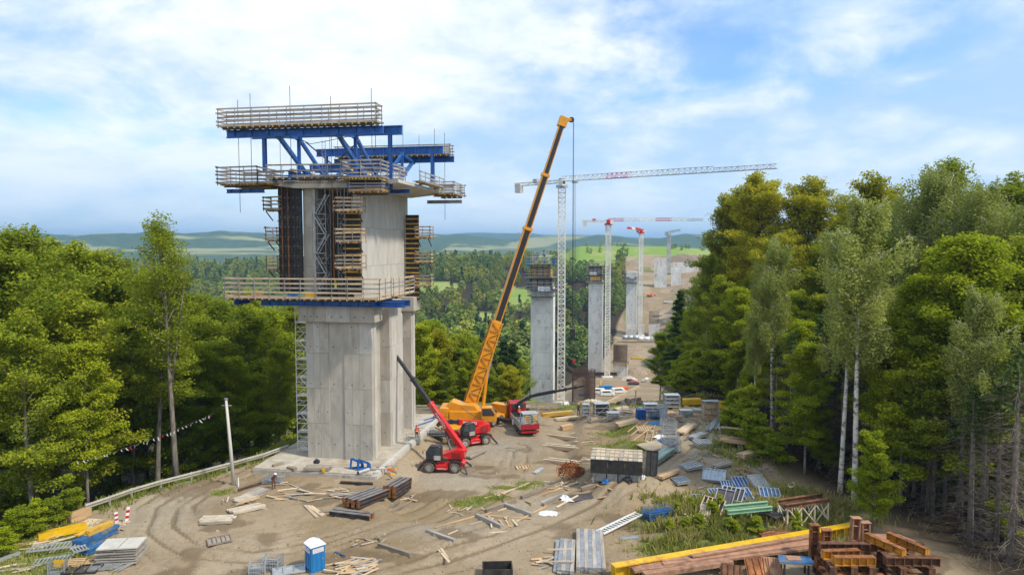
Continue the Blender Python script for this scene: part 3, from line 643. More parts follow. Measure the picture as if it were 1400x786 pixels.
def rank(items, what, where, group, far):
    """trees of one kind in one wood, told apart by rank and by their order from the left"""
    out = {}
    for front in (True, False):
        row = sorted([k for k in items if (k[2] < far) == front], key=lambda k: k[1])
        for i, k in enumerate(row): tree_px(*k, f'{what}, {ordinal(i)} from the left in the {"front" if front else "back"} {where}', group)
GL = 'beeches of the forest left of the gravel road'
LL = 'leafy green beech in the dense forest left of the gravel road'
LEFT = []; BACK = []; RIGHT = []
# left forest, front rank by the guardrail to the back
for k, u, Y, vt in (('beech_b', -30, 66, 330), ('beech_a', 40, 74, 316), ('beech_b', 95, 70, 405), ('beech_a', -60, 80, 318), ('beech_c', 100, 86, 336), ('beech_b', 30, 62, 430), ('beech_b', 150, 92, 350), ('lime_b', 110, 66, 470), ('beech_a', 10, 92, 325), ('beech_c', 60, 104, 332), ('beech_c', 140, 110, 352), ('beech_b', -110, 70, 330), ('beech_a', -90, 96, 325), ('beech_b', 170, 82, 420), ('beech_a', 190, 104, 380), ('lime_b', 275, 88, 470), ('beech_b', 258, 98, 420), ('beech_a', 300, 108, 412), ('beech_b', 335, 98, 425), ('lime_b', 360, 106, 425), ('beech_c', 385, 112, 420), ('beech_a', 280, 122, 405), ('beech_a', 345, 126, 398), ('beech_b', 225, 118, 395), ('lime_b', 315, 90, 490), ('beech_b', 375, 92, 470), ('beech_a', 400, 118, 415), ('beech_b', 245, 84, 530), ('beech_a', 440, 128, 440), ('beech_a', -150, 84, 330), ('beech_c', -170, 105, 320), ('beech_b', 70, 122, 345), ('beech_b', -20, 116, 335), ('beech_b', 120, 132, 350), ('beech_a', 200, 140, 372)):
    LEFT.append((k, u, Y, vt))
for pre, wh, gr in (('beech', 'leafy green beech', GL), ('lime', 'yellow green young tree', 'young trees in the forest left of the gravel road')): rank([k for k in LEFT if k[0].startswith(pre)], wh, 'left forest', gr, 91)
tree_px('tall_a', 232, 72, 297, 'tall slender tree with pale forked trunk rising above the left forest behind the guardrail', rz=.6)
tree_px('beech_c', 206, 76, 372, 'straight grey trunk tree just left of the tall forked tree by the guardrail')
GB = 'trees behind the big pier and the yellow crane'
for k, u, Y, vt in (('lime_b', 575, 112, 445), ('gold_b', 600, 118, 452), ('beech_b', 628, 122, 462), ('lime_b', 590, 134, 440), ('beech_c', 655, 130, 468), ('beech_a', 560, 126, 450), ('spruce_a', 672, 140, 470), ('gold_b', 700, 118, 505), ('beech_b', 640, 146, 455), ('spruce_a', 700, 150, 470), ('beech_b', 610, 108, 490), ('lime_b', 640, 112, 478), ('spruce_a', 690, 165, 465), ('beech_a', 530, 124, 450), ('beech_b', 668, 118, 500), ('spruce_a', 655, 160, 462), ('gold_b', 690, 128, 500), ('beech_b', 650, 170, 470), ('beech_a', 620, 165, 458), ('lime_b', 590, 160, 446), ('beech_c', 560, 155, 446), ('beech_b', 680, 175, 480), ('spruce_a', 630, 178, 455), ('beech_a', 705, 165, 490), ('beech_b', 575, 175, 448), ('spruce_a', 602, 182, 448)):
    BACK.append((k, u, Y, vt))
for pre, wh in (('beech', 'green leafy tree'), ('lime', 'yellow green tree'), ('gold', 'olive tree turning yellow'), ('spruce', 'dark spruce')): rank([k for k in BACK if k[0].startswith(pre)], wh, 'wood by the yellow crane', GB + ': ' + pre, 127)
# right forest
tree_px('gold_a', 1040, 118, 240, 'big golden green tree, the tallest crown at the left end of the right forest', rz=1)
tree_px('gold_a', 1000, 128, 262, 'golden green tree at the very left edge of the right forest')
tree_px('gold_a', 1100, 112, 246, 'golden olive tree behind the tall birch')
tree_px('gold_b', 1195, 98, 243, 'yellow green crown peeping out right of the tall birch')
tree_px('birch_c', 1174, 62.5, 272, 'tall white trunked birch in the middle of the right forest', rz=.4)
tree_px('birch_c', 1160, 65, 310, 'white birch standing just left of the tallest birch')
tree_px('birch_c', 1062, 81, 330, 'smaller grey green birch with thin white trunk beside the construction road')
tree_px('birch_a', 1285, 80, 234, 'broad pale willowy birch crown at the top right of the forest')
tree_px('birch_a', 1335, 74, 255, 'pale drooping birch near the right picture edge')
tree_px('birch_b', 1240, 84, 275, 'pale birch between the two tallest birch crowns')
tree_px('beech_a', 1300, 92, 222, 'large green tree whose top is the highest of the right forest')
tree_px('beech_b', 1375, 86, 245, 'green tree at the right picture edge behind the birches')
tree_px('lime_b', 1320, 60, 325, 'bright green maple like tree in front at the far right')
tree_px('birch_c', 1340, 55, 400, 'young birch with curved white trunk in front of the dark spruces at the right')
tree_px('lime_a', 1203, 56, 592, 'small bright yellow green sapling beside the rusty girders')
tree_px('lime_b', 1110, 70, 470, 'bright green young tree left of the tall birch trunk')
tree_px('birch_c', 1034, 84, 425, 'thin white birch stem left of the smaller birch by the road')
tree_px('lime_a', 1050, 90, 470, 'bright lime sapling behind the timber crate by the road')
tree_px('lime_b', 945, 150, 425, 'golden lime tree at the forest tip next to the far pier')
tree_px('gold_b', 965, 160, 395, 'yellow tinged tree at the tip of the right forest')
tree_px('spruce_a', 930, 158, 398, 'single dark spruce at the tip of the right forest')
tree_px('lime_b', 905, 165, 455, 'low lime green tree at the outermost tip of the right forest')
GR = 'mixed trees filling the right forest'
for k, u, Y, vt in (('beech_b', 985, 110, 380), ('beech_c', 970, 124, 350), ('lime_b', 1010, 100, 395), ('beech_b', 1030, 104, 380), ('gold_b', 1070, 102, 320), ('beech_b', 1080, 84, 430), ('lime_b', 1085, 92, 400), ('beech_c', 1130, 96, 330), ('beech_b', 1130, 80, 440), ('lime_b', 1000, 112, 400), ('beech_b', 1100, 90, 400), ('beech_a', 1215, 84, 330), ('beech_b', 1230, 72, 400), ('lime_b', 1262, 64, 380), ('beech_c', 1355, 66, 330), ('beech_b', 1400, 62, 330), ('lime_b', 1290, 70, 340), ('beech_a', 1440, 74, 280), ('birch_a', 1420, 68, 280), ('beech_b', 1190, 78, 430), ('birch_b', 1250, 78, 340), ('lime_b', 1352, 66, 400), ('lime_b', 1240, 62, 440), ('beech_b', 1285, 60, 420), ('lime_b', 1390, 62, 400), ('birch_b', 1205, 70, 400), ('beech_b', 1330, 62, 350), ('lime_b', 1100, 78, 440), ('beech_b', 1270, 68, 470), ('lime_b', 1215, 66, 470), ('beech_a', 1150, 106, 300), ('beech_a', 1250, 104, 272), ('beech_c', 1340, 104, 262), ('gold_a', 1160, 122, 280), ('beech_a', 950, 140, 420), ('beech_b', 990, 140, 330), ('gold_b', 1020, 140, 305), ('beech_b', 925, 175, 440), ('lime_b', 985, 122, 430), ('beech_c', 1400, 95, 265), ('beech_a', 1480, 90, 270), ('beech_b', 1470, 60, 340), ('lime_a', 1025, 92, 500), ('lime_a', 1125, 72, 560), ('lime_a', 1000, 102, 500), ('lime_b', 1045, 94, 440), ('beech_b', 1060, 96, 430)):
    RIGHT.append((k, u, Y, vt))
for pre, wh in (('beech', 'dense green beech'), ('lime', 'light yellow green tree'), ('gold', 'olive gold tree'), ('spruce', 'dark green spruce'), ('birch', 'grey green birch')): rank([k for k in RIGHT if k[0].startswith(pre)], wh, 'right forest', GR + ': ' + pre, 90)
DS = [(1120, 640), (1150, 650), (1180, 648), (1215, 668), (1240, 672), (1262, 690), (1290, 700), (1312, 720), (1340, 735), (1362, 752), (1385, 745), (1400, 720), (1330, 690), (1280, 668), (1100, 628), (1240, 645), (1080, 615), (1370, 700), (1200, 640), (1420, 770), (1060, 600), (1160, 628), (1310, 660), (1350, 670), (1395, 680), (1225, 655), (1300, 680), (1275, 705), (1325, 745), (1380, 770), (1345, 715), (1190, 660), (1260, 655), (1220, 632), (1290, 645), (1340, 650), (1385, 655), (1140, 635), (1410, 700), (1360, 640)]
for i, (u, v) in enumerate(sorted(DS)):
    p = at(u, v); tree('deadspruce_a' if i % 2 else 'deadspruce_b', p.x, p.y, f'bare branched spruce, {ordinal(i)} from the left along the dark forest edge', 'spruces with dead lower branches at the right forest edge', random.uniform(.85, 1.15), name='spruce_tree')
for i, (u, v, k, s) in enumerate(((1010, 600, 'shrub_a', 1.1), (1030, 615, 'shrub_a', 1.2), (1040, 625, 'shrub_a', .9), (1000, 585, 'shrub_b', 1.0), (1060, 635, 'shrub_a', .9), (1020, 590, 'shrub_b', 1.2))):
    p = at(u, v); tree(k, p.x, p.y, 'bushy green shrub by the timber cradle, ' + ('left behind it', 'right of it', 'in front right', 'far behind it', 'lowest in front', 'close behind it')[i], 'shrubs at the forest edge beside the construction road', s, cat='shrub')
for i, (u, v, k, s) in enumerate(((945, 695, 'shrub_b', 0.22), (925, 700, 'shrub_a', 0.25), (972, 705, 'shrub_a', 0.36), (985, 700, 'shrub_b', 0.32), (958, 722, 'shrub_a', 0.32), (1000, 730, 'shrub_a', 0.36), (940, 725, 'shrub_a', 0.29), (1090, 722, 'shrub_b', 0.32), (1035, 728, 'shrub_a', 0.36), (915, 725, 'shrub_b', 0.22))):
    p = at(u, v); tree(k, p.x, p.y, 'leafy weed bush on the mound, ' + ('topmost left', 'far left', 'beside the dumped formwork', 'before the black sheet', 'lower middle', 'before the green beams', 'lower left', 'before the brown trestle', 'under the green beams', 'lowest left')[i], 'weed bushes on the overgrown mound', s, cat='shrub', name='weed_bush')
for i, (u, v, s) in enumerate(((15, 742, .6), (32, 735, .7), (50, 728, .6), (75, 715, .6), (5, 760, .5), (95, 708, .7))):
    p = at(u, v); tree('shrub_a' if i % 2 else 'shrub_b', p.x, p.y, 'low bush on the left grassy verge, ' + ('third', 'fourth', 'fifth', 'seventh', 'first', 'eighth')[i] + ' from the left edge', 'bushes on the grassy verge at the left', s, cat='shrub', name='verge_bush')
p = at(40, 700); tree('shrub_a', p.x, p.y, 'grey green bush in front of the dark left forest', None, 1.5, cat='shrub', z=p.z)
# far woods: one mass of stuff, trees set on points
def far_proto(name, seed, conifer):
    rg = np.random.default_rng(seed); n = 46; C = []
    for i in range(n):
        if conifer: f = rg.random() ** .8; a = rg.uniform(0, 6.28); r = 2.7 * (1.02 - f) * rg.uniform(.5, 1); C.append((r * math.cos(a), r * math.sin(a), 1.5 + 13 * f))
        else:
            a = rg.uniform(0, 6.28); f = rg.random(); r = 4.2 * math.sqrt(max(.05, math.sin(math.pi * (.12 + .86 * f)))) * rg.uniform(.45, 1); C.append((r * math.cos(a), r * math.sin(a), 1.5 + 11.5 * f))
    me = leaf_mesh(name, C, 13, (1.1, 1.1, .8) if not conifer else (.8, .8, .5), .95 if not conifer else .8, 'needle_far' if conifer else 'leaf_far', rg, .8, .2)
    o = bpy.data.objects.new(name, me); return o
def far_wood():
    pc = bpy.data.collections.new('far_tree_kinds')
    for i, (nm, s, c) in enumerate((('far_leaf_tree', 1, False), ('far_leaf_tree', 2, False), ('far_leaf_tree', 3, False), ('far_spruce', 4, True), ('far_leaf_tree', 5, False))): pc.objects.link(far_proto(nm, s, c))
    def scatter(y0, y1, sp, s0, s1):
        xs = []; Y = y0
        while Y < y1:
            step = sp * (1 + .55 * max(0, (Y - 300) / 500)); n = int((s1 - s0) * Y / step)
            if n > 0:
                x = s0 * Y + (np.arange(n) + rng.uniform(-.45, .45, n)) * step; xs.append(np.stack([x, Y + rng.uniform(-.5, .5, n) * step], -1))
            Y += step
        return np.concatenate(xs)
    P = np.concatenate([scatter(175, 260, 6.2, -.8, .08), scatter(260, 1250, 7.0, -.72, .34), scatter(150, 400, 7.0, .27, .55)])
    x, y = P.T; z = G(x, y); k = ~in_corridor(x, y, z, 4) & ~in_field(x, y, z) & (seg_dist(x, y, SITE, True) > 9)
    u, v = topix(x, y, z)
    k &= ~((y < 300) & (u > 712)); k &= ~((y < 410) & (u > 745))
    clump = fbm(x / 45, y / 45, 3, 17); k &= ~((clump < .36) & (y > 330)); k &= ~((y > 1000) & (u > 690) & (u < 1000))
    hedge = in_field(x, y, z) & (y > 600) & (fbm(x / 30, y / 30, 2, 5) > .76); k |= hedge
    x, y, z = x[k], y[k], z[k]; n = len(x)
    sc = rng.uniform(.7, 1.75, n) * np.where(fbm(x / 60, y / 60, 2, 23) > .5, 1.12, .85); sc = np.where(y > 450, sc * .66, sc); sc = np.where(y < 320, np.minimum(sc, 1.1), sc); sc = np.where(in_field(x, y, z), .5, sc)
    con = fbm(x / 70, y / 70, 3, 29) > .60; idx = np.where(con & (rng.random(n) < .8), 3, rng.choice([0, 1, 2, 4], n)).astype(np.int32)
    me = bpy.data.meshes.new('valley_wood'); me.vertices.add(n); me.vertices.foreach_set('co', np.stack([x, y, z - .5], -1).ravel())
    for nm, ty, val in (('sc', 'FLOAT', sc.astype(np.float32)), ('rot', 'FLOAT', rng.uniform(0, 6.28, n).astype(np.float32)), ('idx', 'INT', idx)):
        a = me.attributes.new(nm, ty, 'POINT'); a.data.foreach_set('value', val)
    o = tag(link('valley_wood', me), kind='stuff')
    ng = bpy.data.node_groups.new('valley_wood', 'GeometryNodeTree'); ng.interface.new_socket('Geometry', in_out='INPUT', socket_type='NodeSocketGeometry'); ng.interface.new_socket('Geometry', in_out='OUTPUT', socket_type='NodeSocketGeometry')
    N = ng.nodes; L = ng.links; gi = N.new('NodeGroupInput'); go = N.new('NodeGroupOutput'); ip = N.new('GeometryNodeInstanceOnPoints'); ci = N.new('GeometryNodeCollectionInfo')
    ci.inputs['Collection'].default_value = pc; ci.inputs['Separate Children'].default_value = True; ci.inputs['Reset Children'].default_value = True
    def attr(nm, ty): q = N.new('GeometryNodeInputNamedAttribute'); q.data_type = ty; q.inputs['Name'].default_value = nm; return q.outputs[0]
    cr = N.new('ShaderNodeCombineXYZ'); L.new(attr('rot', 'FLOAT'), cr.inputs[2])
    ip.inputs['Pick Instance'].default_value = True
    L.new(gi.outputs[0], ip.inputs['Points']); L.new(ci.outputs[0], ip.inputs['Instance']); L.new(attr('idx', 'INT'), ip.inputs['Instance Index']); L.new(cr.outputs[0], ip.inputs['Rotation']); L.new(attr('sc', 'FLOAT'), ip.inputs['Scale']); L.new(ip.outputs[0], go.inputs[0])
    md = o.modifiers.new('valley_wood', 'NODES'); md.node_group = ng; print('far trees', n)
far_wood()
# short grass and weeds on the verges and mounds: nobody could count the blades
def grass_stuff(name, spots, dens, h0, h1, mat, seed):
    rg = np.random.default_rng(seed); X = []
    for c, a, b in spots:
        n = int(a * b * dens); p = rg.normal(size=(n, 2)) * (.55 * a, .55 * b) + (c.x, c.y); X.append(p)
    p = np.concatenate(X); z = G(p[:, 0], p[:, 1]); N = len(p); keep = fbm(p[:, 0] / 1.3, p[:, 1] / 1.3, 3, 19) > .45; p, z = p[keep], z[keep]; N = len(p)
    h = rg.uniform(h0, h1, N); w = h * .10 + .012; a = rg.uniform(0, 6.28, N); ln = rg.normal(size=(N, 2)) * .3 * h[:, None]
    B = np.stack([p[:, 0], p[:, 1], z - .03], -1); s = np.stack([np.cos(a) * w, np.sin(a) * w, 0 * w], -1); T = B + np.stack([ln[:, 0], ln[:, 1], h], -1); M = B + np.stack([ln[:, 0] * .35, ln[:, 1] * .35, h * .55], -1)
    V = np.stack([B - s, B + s, M + s * .8, T, M - s * .8], 1).reshape(-1, 3); F = np.arange(5 * N, dtype=np.int32)
    me = bpy.data.meshes.new(name); me.vertices.add(5 * N); me.vertices.foreach_set('co', V.ravel()); me.loops.add(5 * N); me.loops.foreach_set('vertex_index', F); me.polygons.add(N); me.polygons.foreach_set('loop_start', np.arange(0, 5 * N, 5, dtype=np.int32)); me.update(calc_edges=True)
    for nm, val in (('tint', rg.random(N)), ('turn', np.clip(fbm(p[:, 0] / 2, p[:, 1] / 2, 2, 9) * 1.6 - .4, 0, 1))):
        q = me.attributes.new(nm, 'FLOAT', 'POINT'); q.data.foreach_set('value', np.repeat(val, 5).astype(np.float32))
    me.materials.append(MATS[mat]); tag(link(name, me), kind='stuff')
grass_stuff('verge_grass', GS, 130, .12, .38, 'grass_blade', 3)
grass_stuff('tall_weeds', [(c, a, b) for c, a, b in GS if c.x > 12 and c.y < 75] + [(at(u, v), 1.6, 1.0) for u, v in ((925, 712), (890, 742), (1110, 712), (1150, 702), (1010, 740))], 120, .3, .85, 'weed', 4)
grass_stuff('rail_verge_grass', [(Vector((SITE[i].x * (1 - t) + SITE[i + 1].x * t, SITE[i].y * (1 - t) + SITE[i + 1].y * t + 1.6, 0)), 2.0, 1.3) for i in range(1, 8) for t in np.linspace(0, 1, 6)], 60, .2, .6, 'grass_blade', 5)

def brushwood():
    rg = np.random.default_rng(33); m = MB()
    pts = np.array([pz(rg.uniform(1120, 1420), rg.uniform(640, 786))[:] for k in range(900)]); pts = pts[seg_dist(pts[:, 0], pts[:, 1], FOREST_R, True) < -.3]; pts[:, 2] = G(pts[:, 0], pts[:, 1])
    for k, p in enumerate(pts):
        p = Vector(p); z = p.z; a = rg.uniform(0, 6.28); L = rg.uniform(.5, 2.2); e = rg.uniform(.05, 1.1); d = Vector((math.cos(a) * math.cos(e), math.sin(a) * math.cos(e), math.sin(e))) * L; q = Vector((p.x, p.y, z))
        m.path([q, q + d * .5 + Vector((0, 0, .06)), q + d], [.02, .014, .005], 3)
        if k % 2: m.path([q + d * .5, q + d * .5 + Vector((d.y, -d.x, d.z)) * .5], [.012, .004], 3)
    tag(m.build('brushwood', 'bark_dead'), kind='stuff')
brushwood()
US = [(1130, 640, .9), (1170, 655, .7), (1225, 650, 1.0), (1265, 670, 1.1), (1300, 690, .9), (1345, 700, 1.2), (1385, 710, 1.3), (1330, 660, 1.4), (1280, 640, 1.4), (1200, 630, 1.2), (1390, 660, 1.6), (1150, 620, 1.2), (1095, 612, 1.0), (1365, 735, .8)]
for i, (u, v, s) in enumerate(sorted(US)):
    p = at(u, v); tree('shrub_a', p.x, p.y, f'leafy undergrowth bush, {ordinal(i)} from the left between the bare spruce trunks', 'undergrowth bushes in the right forest', s, cat='shrub', name='undergrowth_bush')

for i, (u, Y, k, s) in enumerate(((928, 122, 'shrub_b', 1.3), (940, 112, 'shrub_a', 1.2), (952, 118, 'shrub_b', 1.5), (965, 110, 'shrub_a', 1.4), (978, 116, 'shrub_b', 1.6), (990, 108, 'shrub_a', 1.5), (935, 140, 'shrub_a', 1.8), (950, 135, 'shrub_a', 1.7), (972, 130, 'shrub_b', 1.9), (1002, 114, 'shrub_b', 1.5))):
    x = (u - 700) / FPX * Y; tree(k, x, Y, f'edge bush under the forest tip behind the racks, {ORD[(0, 2, 4, 5, 7, 8, 1, 3, 6, 9)[i]]} from the left', 'bushes under the tip of the right forest', s, cat='shrub', name='edge_bush')
tree_px('lime_a', 945, 128, 470, 'small lime tree under the forest tip, left one'); tree_px('lime_a', 972, 120, 475, 'small lime tree under the forest tip, right one')
# ---------------------------------------------------------------- the big pier
TB = R(10.3)
PO = Vector((-18.9, 73.8, .5))
def Lw(x, y, z): return Vector((PO.x + x * math.cos(TB) + y * math.sin(TB), PO.y - x * math.sin(TB) + y * math.cos(TB), z))
def pthing(name, label, cat, x, y, z, group=None, rz=0.): return thing(name, label, cat, Lw(x, y, z), -TB + rz, group)
def piece(name, parent, sx, sy, sz, mat, loc, rot=None, bevel=0.): return link(name, unit_box(sx, sy, sz, mat, bevel), parent, loc, rot)
def barpiece(name, parent, p0, p1, w, h, mat):
    """one straight piece between two points of its thing"""
    p0 = Vector(p0); p1 = Vector(p1); d = p1 - p0; L = d.length
    q = d.to_track_quat('X', 'Z'); return link(name, unit_box(round(L, 2), w, h, mat), parent, (p0 + p1) / 2, q.to_euler())
def railing(par, p0, p1, h=1.15, nb=3, step=1.8, wood='wood_pale', post='steel_grey', board=(.04, .16), over=.3, toe=True):
    p0 = Vector(p0); p1 = Vector(p1); L = (p1 - p0).length; n = max(1, round(L / step)); d = (p1 - p0) / L
    for i in range(n + 1):
        c = p0 + d * (L * i / n); link('rail_post', unit_box(.06, .06, h + .25, post), par, c + Vector((0, 0, (h - .15) / 2)))
    side = Vector((-d.y, d.x, 0)) * .055
    for k in range(nb):
        z = h * (k + 1) / nb - .06 if not toe else (.10 if k == 0 else .10 + (h - .14) * k / (nb - 1))
        j = Vector((0, 0, random.uniform(-.05, .05))); j2 = Vector((0, 0, random.uniform(-.05, .05))); ww = random.choice((wood, wood, 'wood_grey', 'wood_grey', 'wood_pale' if wood != 'wood_grey' else 'wood_old'))
        barpiece('rail_board', par, p0 - d * over * random.random() + Vector((0, 0, z)) + side + j, p1 + d * over * random.random() + Vector((0, 0, z)) + side + j2, board[0], board[1], ww)
def platform(name, label, cat, loc, rz, sx, sy, rails='fblr', h=1.15, nb=3, wood='wood_pale', joist='plywood_yellow', jn=None, plank=.32, group=None, step=1.8, post='steel_grey', bear=True):
    """timber working platform: planks, joists, bearers and railings; origin at the middle of its underside"""
    t = thing(name, label, cat, loc, rz, group)
    n = max(2, round(sy / plank)); w = sy / n
    for i in range(n):
        link('floor_plank', unit_box(sx, round(w - .015, 3), .05, wood), t, (random.uniform(-.04, .04), -sy / 2 + w * (i + .5), .245))
    jn = jn or max(2, round(sx / .8))
    for i in range(jn): link('joist', unit_box(.08, sy + .1, .16, joist), t, (-sx / 2 + sx * (i + .5) / jn, 0, .14))
    if bear:
        for y in (-sy * .3, sy * .3): link('bearer', unit_box(sx * .96, .1, .12, 'steel_dark'), t, (0, y, 0))
    x0, x1, y0, y1 = -sx / 2, sx / 2, -sy / 2, sy / 2; z = .27
    for c, a, b in (('f', (x0, y0, z), (x1, y0, z)), ('b', (x0, y1, z), (x1, y1, z)), ('l', (x0, y0, z), (x0, y1, z)), ('r', (x1, y0, z), (x1, y1, z))):
        if c in rails: railing(t, a, b, h, nb, step, wood, post)
    return t
def scaffold(name, label, loc, rz, sx, sy, lev, lh, mat='galvanised', stairs=True, cat='scaffold', r=.028, group=None):
    t = thing(name, label, cat, loc, rz, group); H = lev * lh
    for x in (-sx / 2, sx / 2):
        for y in (-sy / 2, sy / 2): link('standard', MB().tube((0, 0, -.3), (0, 0, H + .6), r * 1.15, n=6).mesh('standard', mat), t, (x, y, 0))
    lift = MB()
    for s in (-1, 1):
        for zz in (0, lh * .5): lift.tube((-sx / 2, s * sy / 2, zz), (sx / 2, s * sy / 2, zz), r * .9, n=5); lift.tube((s * sx / 2, -sy / 2, zz), (s * sx / 2, sy / 2, zz), r * .9, n=5)
        lift.tube((-sx / 2, s * sy / 2, 0), (sx / 2, s * sy / 2, lh), r * .8, n=5)
        lift.tube((s * sx / 2, -sy / 2, lh), (s * sx / 2, sy / 2, 0), r * .8, n=5); lift.tube((-sx / 2, s * sy / 2, lh * .75), (sx / 2, s * sy / 2, lh * .75), r * .7, n=5)
    lift.box((0, -sy * .2, .03), (sx * .9, sy * .35, .05)); lm = lift.mesh('scaffold_lift', mat)
    st = MB()
    if stairs:
        for s in (-.12, .12): st.bar((-sx * .42, sy * .2 + s * 3, 0), (sx * .42, sy * .2 + s * 3, lh), .05, .14)
        for k in range(7): f = (k + .5) / 7; st.box((-sx * .42 + sx * .84 * f, sy * .2, lh * f), (.22, .66, .035))
        sm = st.mesh('stair_flight', mat)
    for i in range(lev):
        link('scaffold_lift', lm, t, (0, 0, i * lh))
        if stairs: link('stair_flight', sm, t, (0, 0, i * lh), (0, 0, math.pi * (i % 2)))
    return t
# footing slab with its retaining wall
def footing():
    t = pthing('pier_footing', 'pale concrete footing slab under the big pier, dusty and littered', 'slab', -.9, 9, 0)
    x0, x1, y0, y1 = -7.0, 6.7, -13.3, 12
    MB().bbox((x0, y0, -1.6), (x1, y1, .38)).build('slab_body', 'concrete', t)
    n = 5; yy = np.linspace(y0, y1, n + 1)
    for i in range(n): MB().bbox((x0 + .01, yy[i] + .012, .38), (x1 - .5, yy[i + 1] - .012, .5)).build('slab_bay', 'slab', t)
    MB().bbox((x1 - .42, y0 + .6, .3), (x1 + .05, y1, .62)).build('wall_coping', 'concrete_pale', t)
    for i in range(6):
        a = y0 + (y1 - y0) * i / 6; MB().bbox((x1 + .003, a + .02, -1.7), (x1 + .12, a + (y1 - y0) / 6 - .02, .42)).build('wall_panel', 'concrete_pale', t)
    for i in range(4):
        a = x0 + (x1 - x0) * i / 4; MB().bbox((a + .02, y0 - .10, -1.5), (a + (x1 - x0) / 4 - .02, y0 - .003, .36)).build('front_panel', 'concrete', t)
footing()
def big_pier():
    t = pthing('bridge_pier', 'huge raw concrete bridge pier of several leaves beside the gravel road', 'bridge pier', 0, 0, .5)
    ztop, zcap = 16.95, 15.2          # above the slab
    lifts = [0, 3.9, 7.8, 11.7, zcap]
    def leaf(y0, y1, cap, mat):
        MB().bbox((-3.72, y0 + .1, 0), (3.72, y1 - .1, zcap)).build('leaf_core', 'concrete', t)
        for k in range(4):
            z0, z1 = lifts[k] + (.012 if k else 0), lifts[k + 1] - .012
            cols = [(-3.8, -2.95, .0), (-2.95, -2.2, .0), (-2.2, -1.15, .0), (-1.0, -.15, .30), (-.15, .55, .30), (.62, 1.55, .0), (1.55, 2.4, .0), (2.4, 3.8, .0)]
            for a, b, rec in cols:
                MB().bbox((a + .008, y0 + rec - (.0 if rec else .0), z0), (b - .008, y0 + .62, z1)).build('form_panel', mat if random.random() < .9 else 'concrete_pale', t)
            for yy0, yy1 in ((y0 + .63, (y0 + y1) / 2), ((y0 + y1) / 2, y1)):
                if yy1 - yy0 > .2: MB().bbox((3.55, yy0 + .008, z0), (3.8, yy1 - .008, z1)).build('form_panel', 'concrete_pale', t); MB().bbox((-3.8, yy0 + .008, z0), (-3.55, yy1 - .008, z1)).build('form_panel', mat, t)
        for x, z in ((-3.3, 1.6), (-2.5, 1.6), (1.1, 1.6), (2.0, 1.6), (3.1, 1.6), (-3.3, 12.4), (-2.5, 12.4), (2.0, 12.4), (3.1, 12.4), (-.6, 8.3), (-.6, 12.4), (-.6, 1.6), (2.9, 5.2), (-2.5, 5.2), (-3.3, 8.3), (-2.1, 8.3), (1.5, 8.3), (2.9, 8.3), (-1.4, 5.2), (.95, 5.2), (1.5, 14.6), (-2.4, 14.6)):
            link('tie_hole', MB().tube((x, y0 - .004, z), (x, y0 + .02, z), .065, n=10).mesh('tie_hole', 'black_paint'), t)
        if cap:
            for i, (a, b) in enumerate(((-4.35, -1.2), (-1.2, 1.6), (1.6, 4.35))): MB().bbox((a + .01, y0 - .55, zcap + .005), (b - .01, y1 + .35, ztop)).build('cap_block', 'concrete' if i != 1 else 'concrete_pale', t)
            for x in (-3.6, -2.9, -2.2, -.5, .6, 2.2, 3.2): link('tie_hole', MB().tube((x, y0 - .556, zcap + .55), (x, y0 - .5, zcap + .55), .08, n=10).mesh('tie_hole', 'black_paint'), t)
        else: MB().bbox((-3.7, y0 + .05, zcap + .005), (3.7, y1 - .05, ztop)).build('cap_block', 'concrete', t)
    leaf(0, 1.5, True, 'concrete'); leaf(5.5, 10, False, 'concrete'); leaf(13.2, 14.7, True, 'concrete')
    MB().bbox((-2.6, 1.5, 0), (2.6, 5.5, ztop - .1)).build('inner_wall', 'concrete', t); MB().bbox((-2.6, 10, 0), (2.6, 13.2, ztop - .1)).build('inner_wall', 'concrete', t)
    # pier table: deep hollow box with the first piece of deck on top
    b = pthing('pier_table', 'tall hollow concrete box girder start on top of the big pier', 'bridge deck', -.6, 0, 17.46)
    z0, z1 = .0, 12.6; lz = [0, 4.2, 8.4, z1]
    for k in range(3):
        for i in range(6):
            a, c = .3 + 15.2 * i / 6, .3 + 15.2 * (i + 1) / 6
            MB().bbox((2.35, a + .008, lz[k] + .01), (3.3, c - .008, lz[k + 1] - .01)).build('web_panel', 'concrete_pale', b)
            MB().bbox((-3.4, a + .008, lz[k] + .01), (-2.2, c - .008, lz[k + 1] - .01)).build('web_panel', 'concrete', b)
        MB().bbox((-2.15, 6.5, lz[k]), (2.3, 8.5, lz[k + 1] - .02)).build('diaphragm', 'concrete', b)
        MB().bbox((-2.3, .1, lz[k] + .01), (-1.9, 1.0, lz[k + 1] - .01)).build('web_rib', 'concrete_pale', b)
    MB().prism([(-7.2, 13.05), (-7.2, 13.4), (7.9, 13.4), (7.9, 13.05), (3.6, 12.62), (-3.6, 12.62)], -.8, 16.2, 'y').build('deck_slab', 'concrete_pale', b)
    MB().bbox((-3.3, .35, -.02), (3.2, 15.4, .55)).build('bottom_slab', 'concrete', b)
    rb = MB()
    for i in range(46): x = -7.1 + 14.9 * i / 45; rb.tube((x, -.75, 13.12), (x, -1.5 - .2 * random.random(), 13.12), .022, n=4); rb.tube((x, -.75, 13.3), (x, -1.5 - .2 * random.random(), 13.3), .022, n=4)
    tag(rb.build('starter_bars', 'rebar', b), kind='stuff')
    for i in range(30):
        x = -7.0 + 14.7 * i / 29
        if i % 2 == 0: link('starter_bar', MB().tube((x, .2 + (i % 5) * 3, 13.3), (x, .2 + (i % 5) * 3, 14.1 + .5 * random.random()), .02, n=4).mesh('starter_bar', 'rebar'), b)
big_pier()
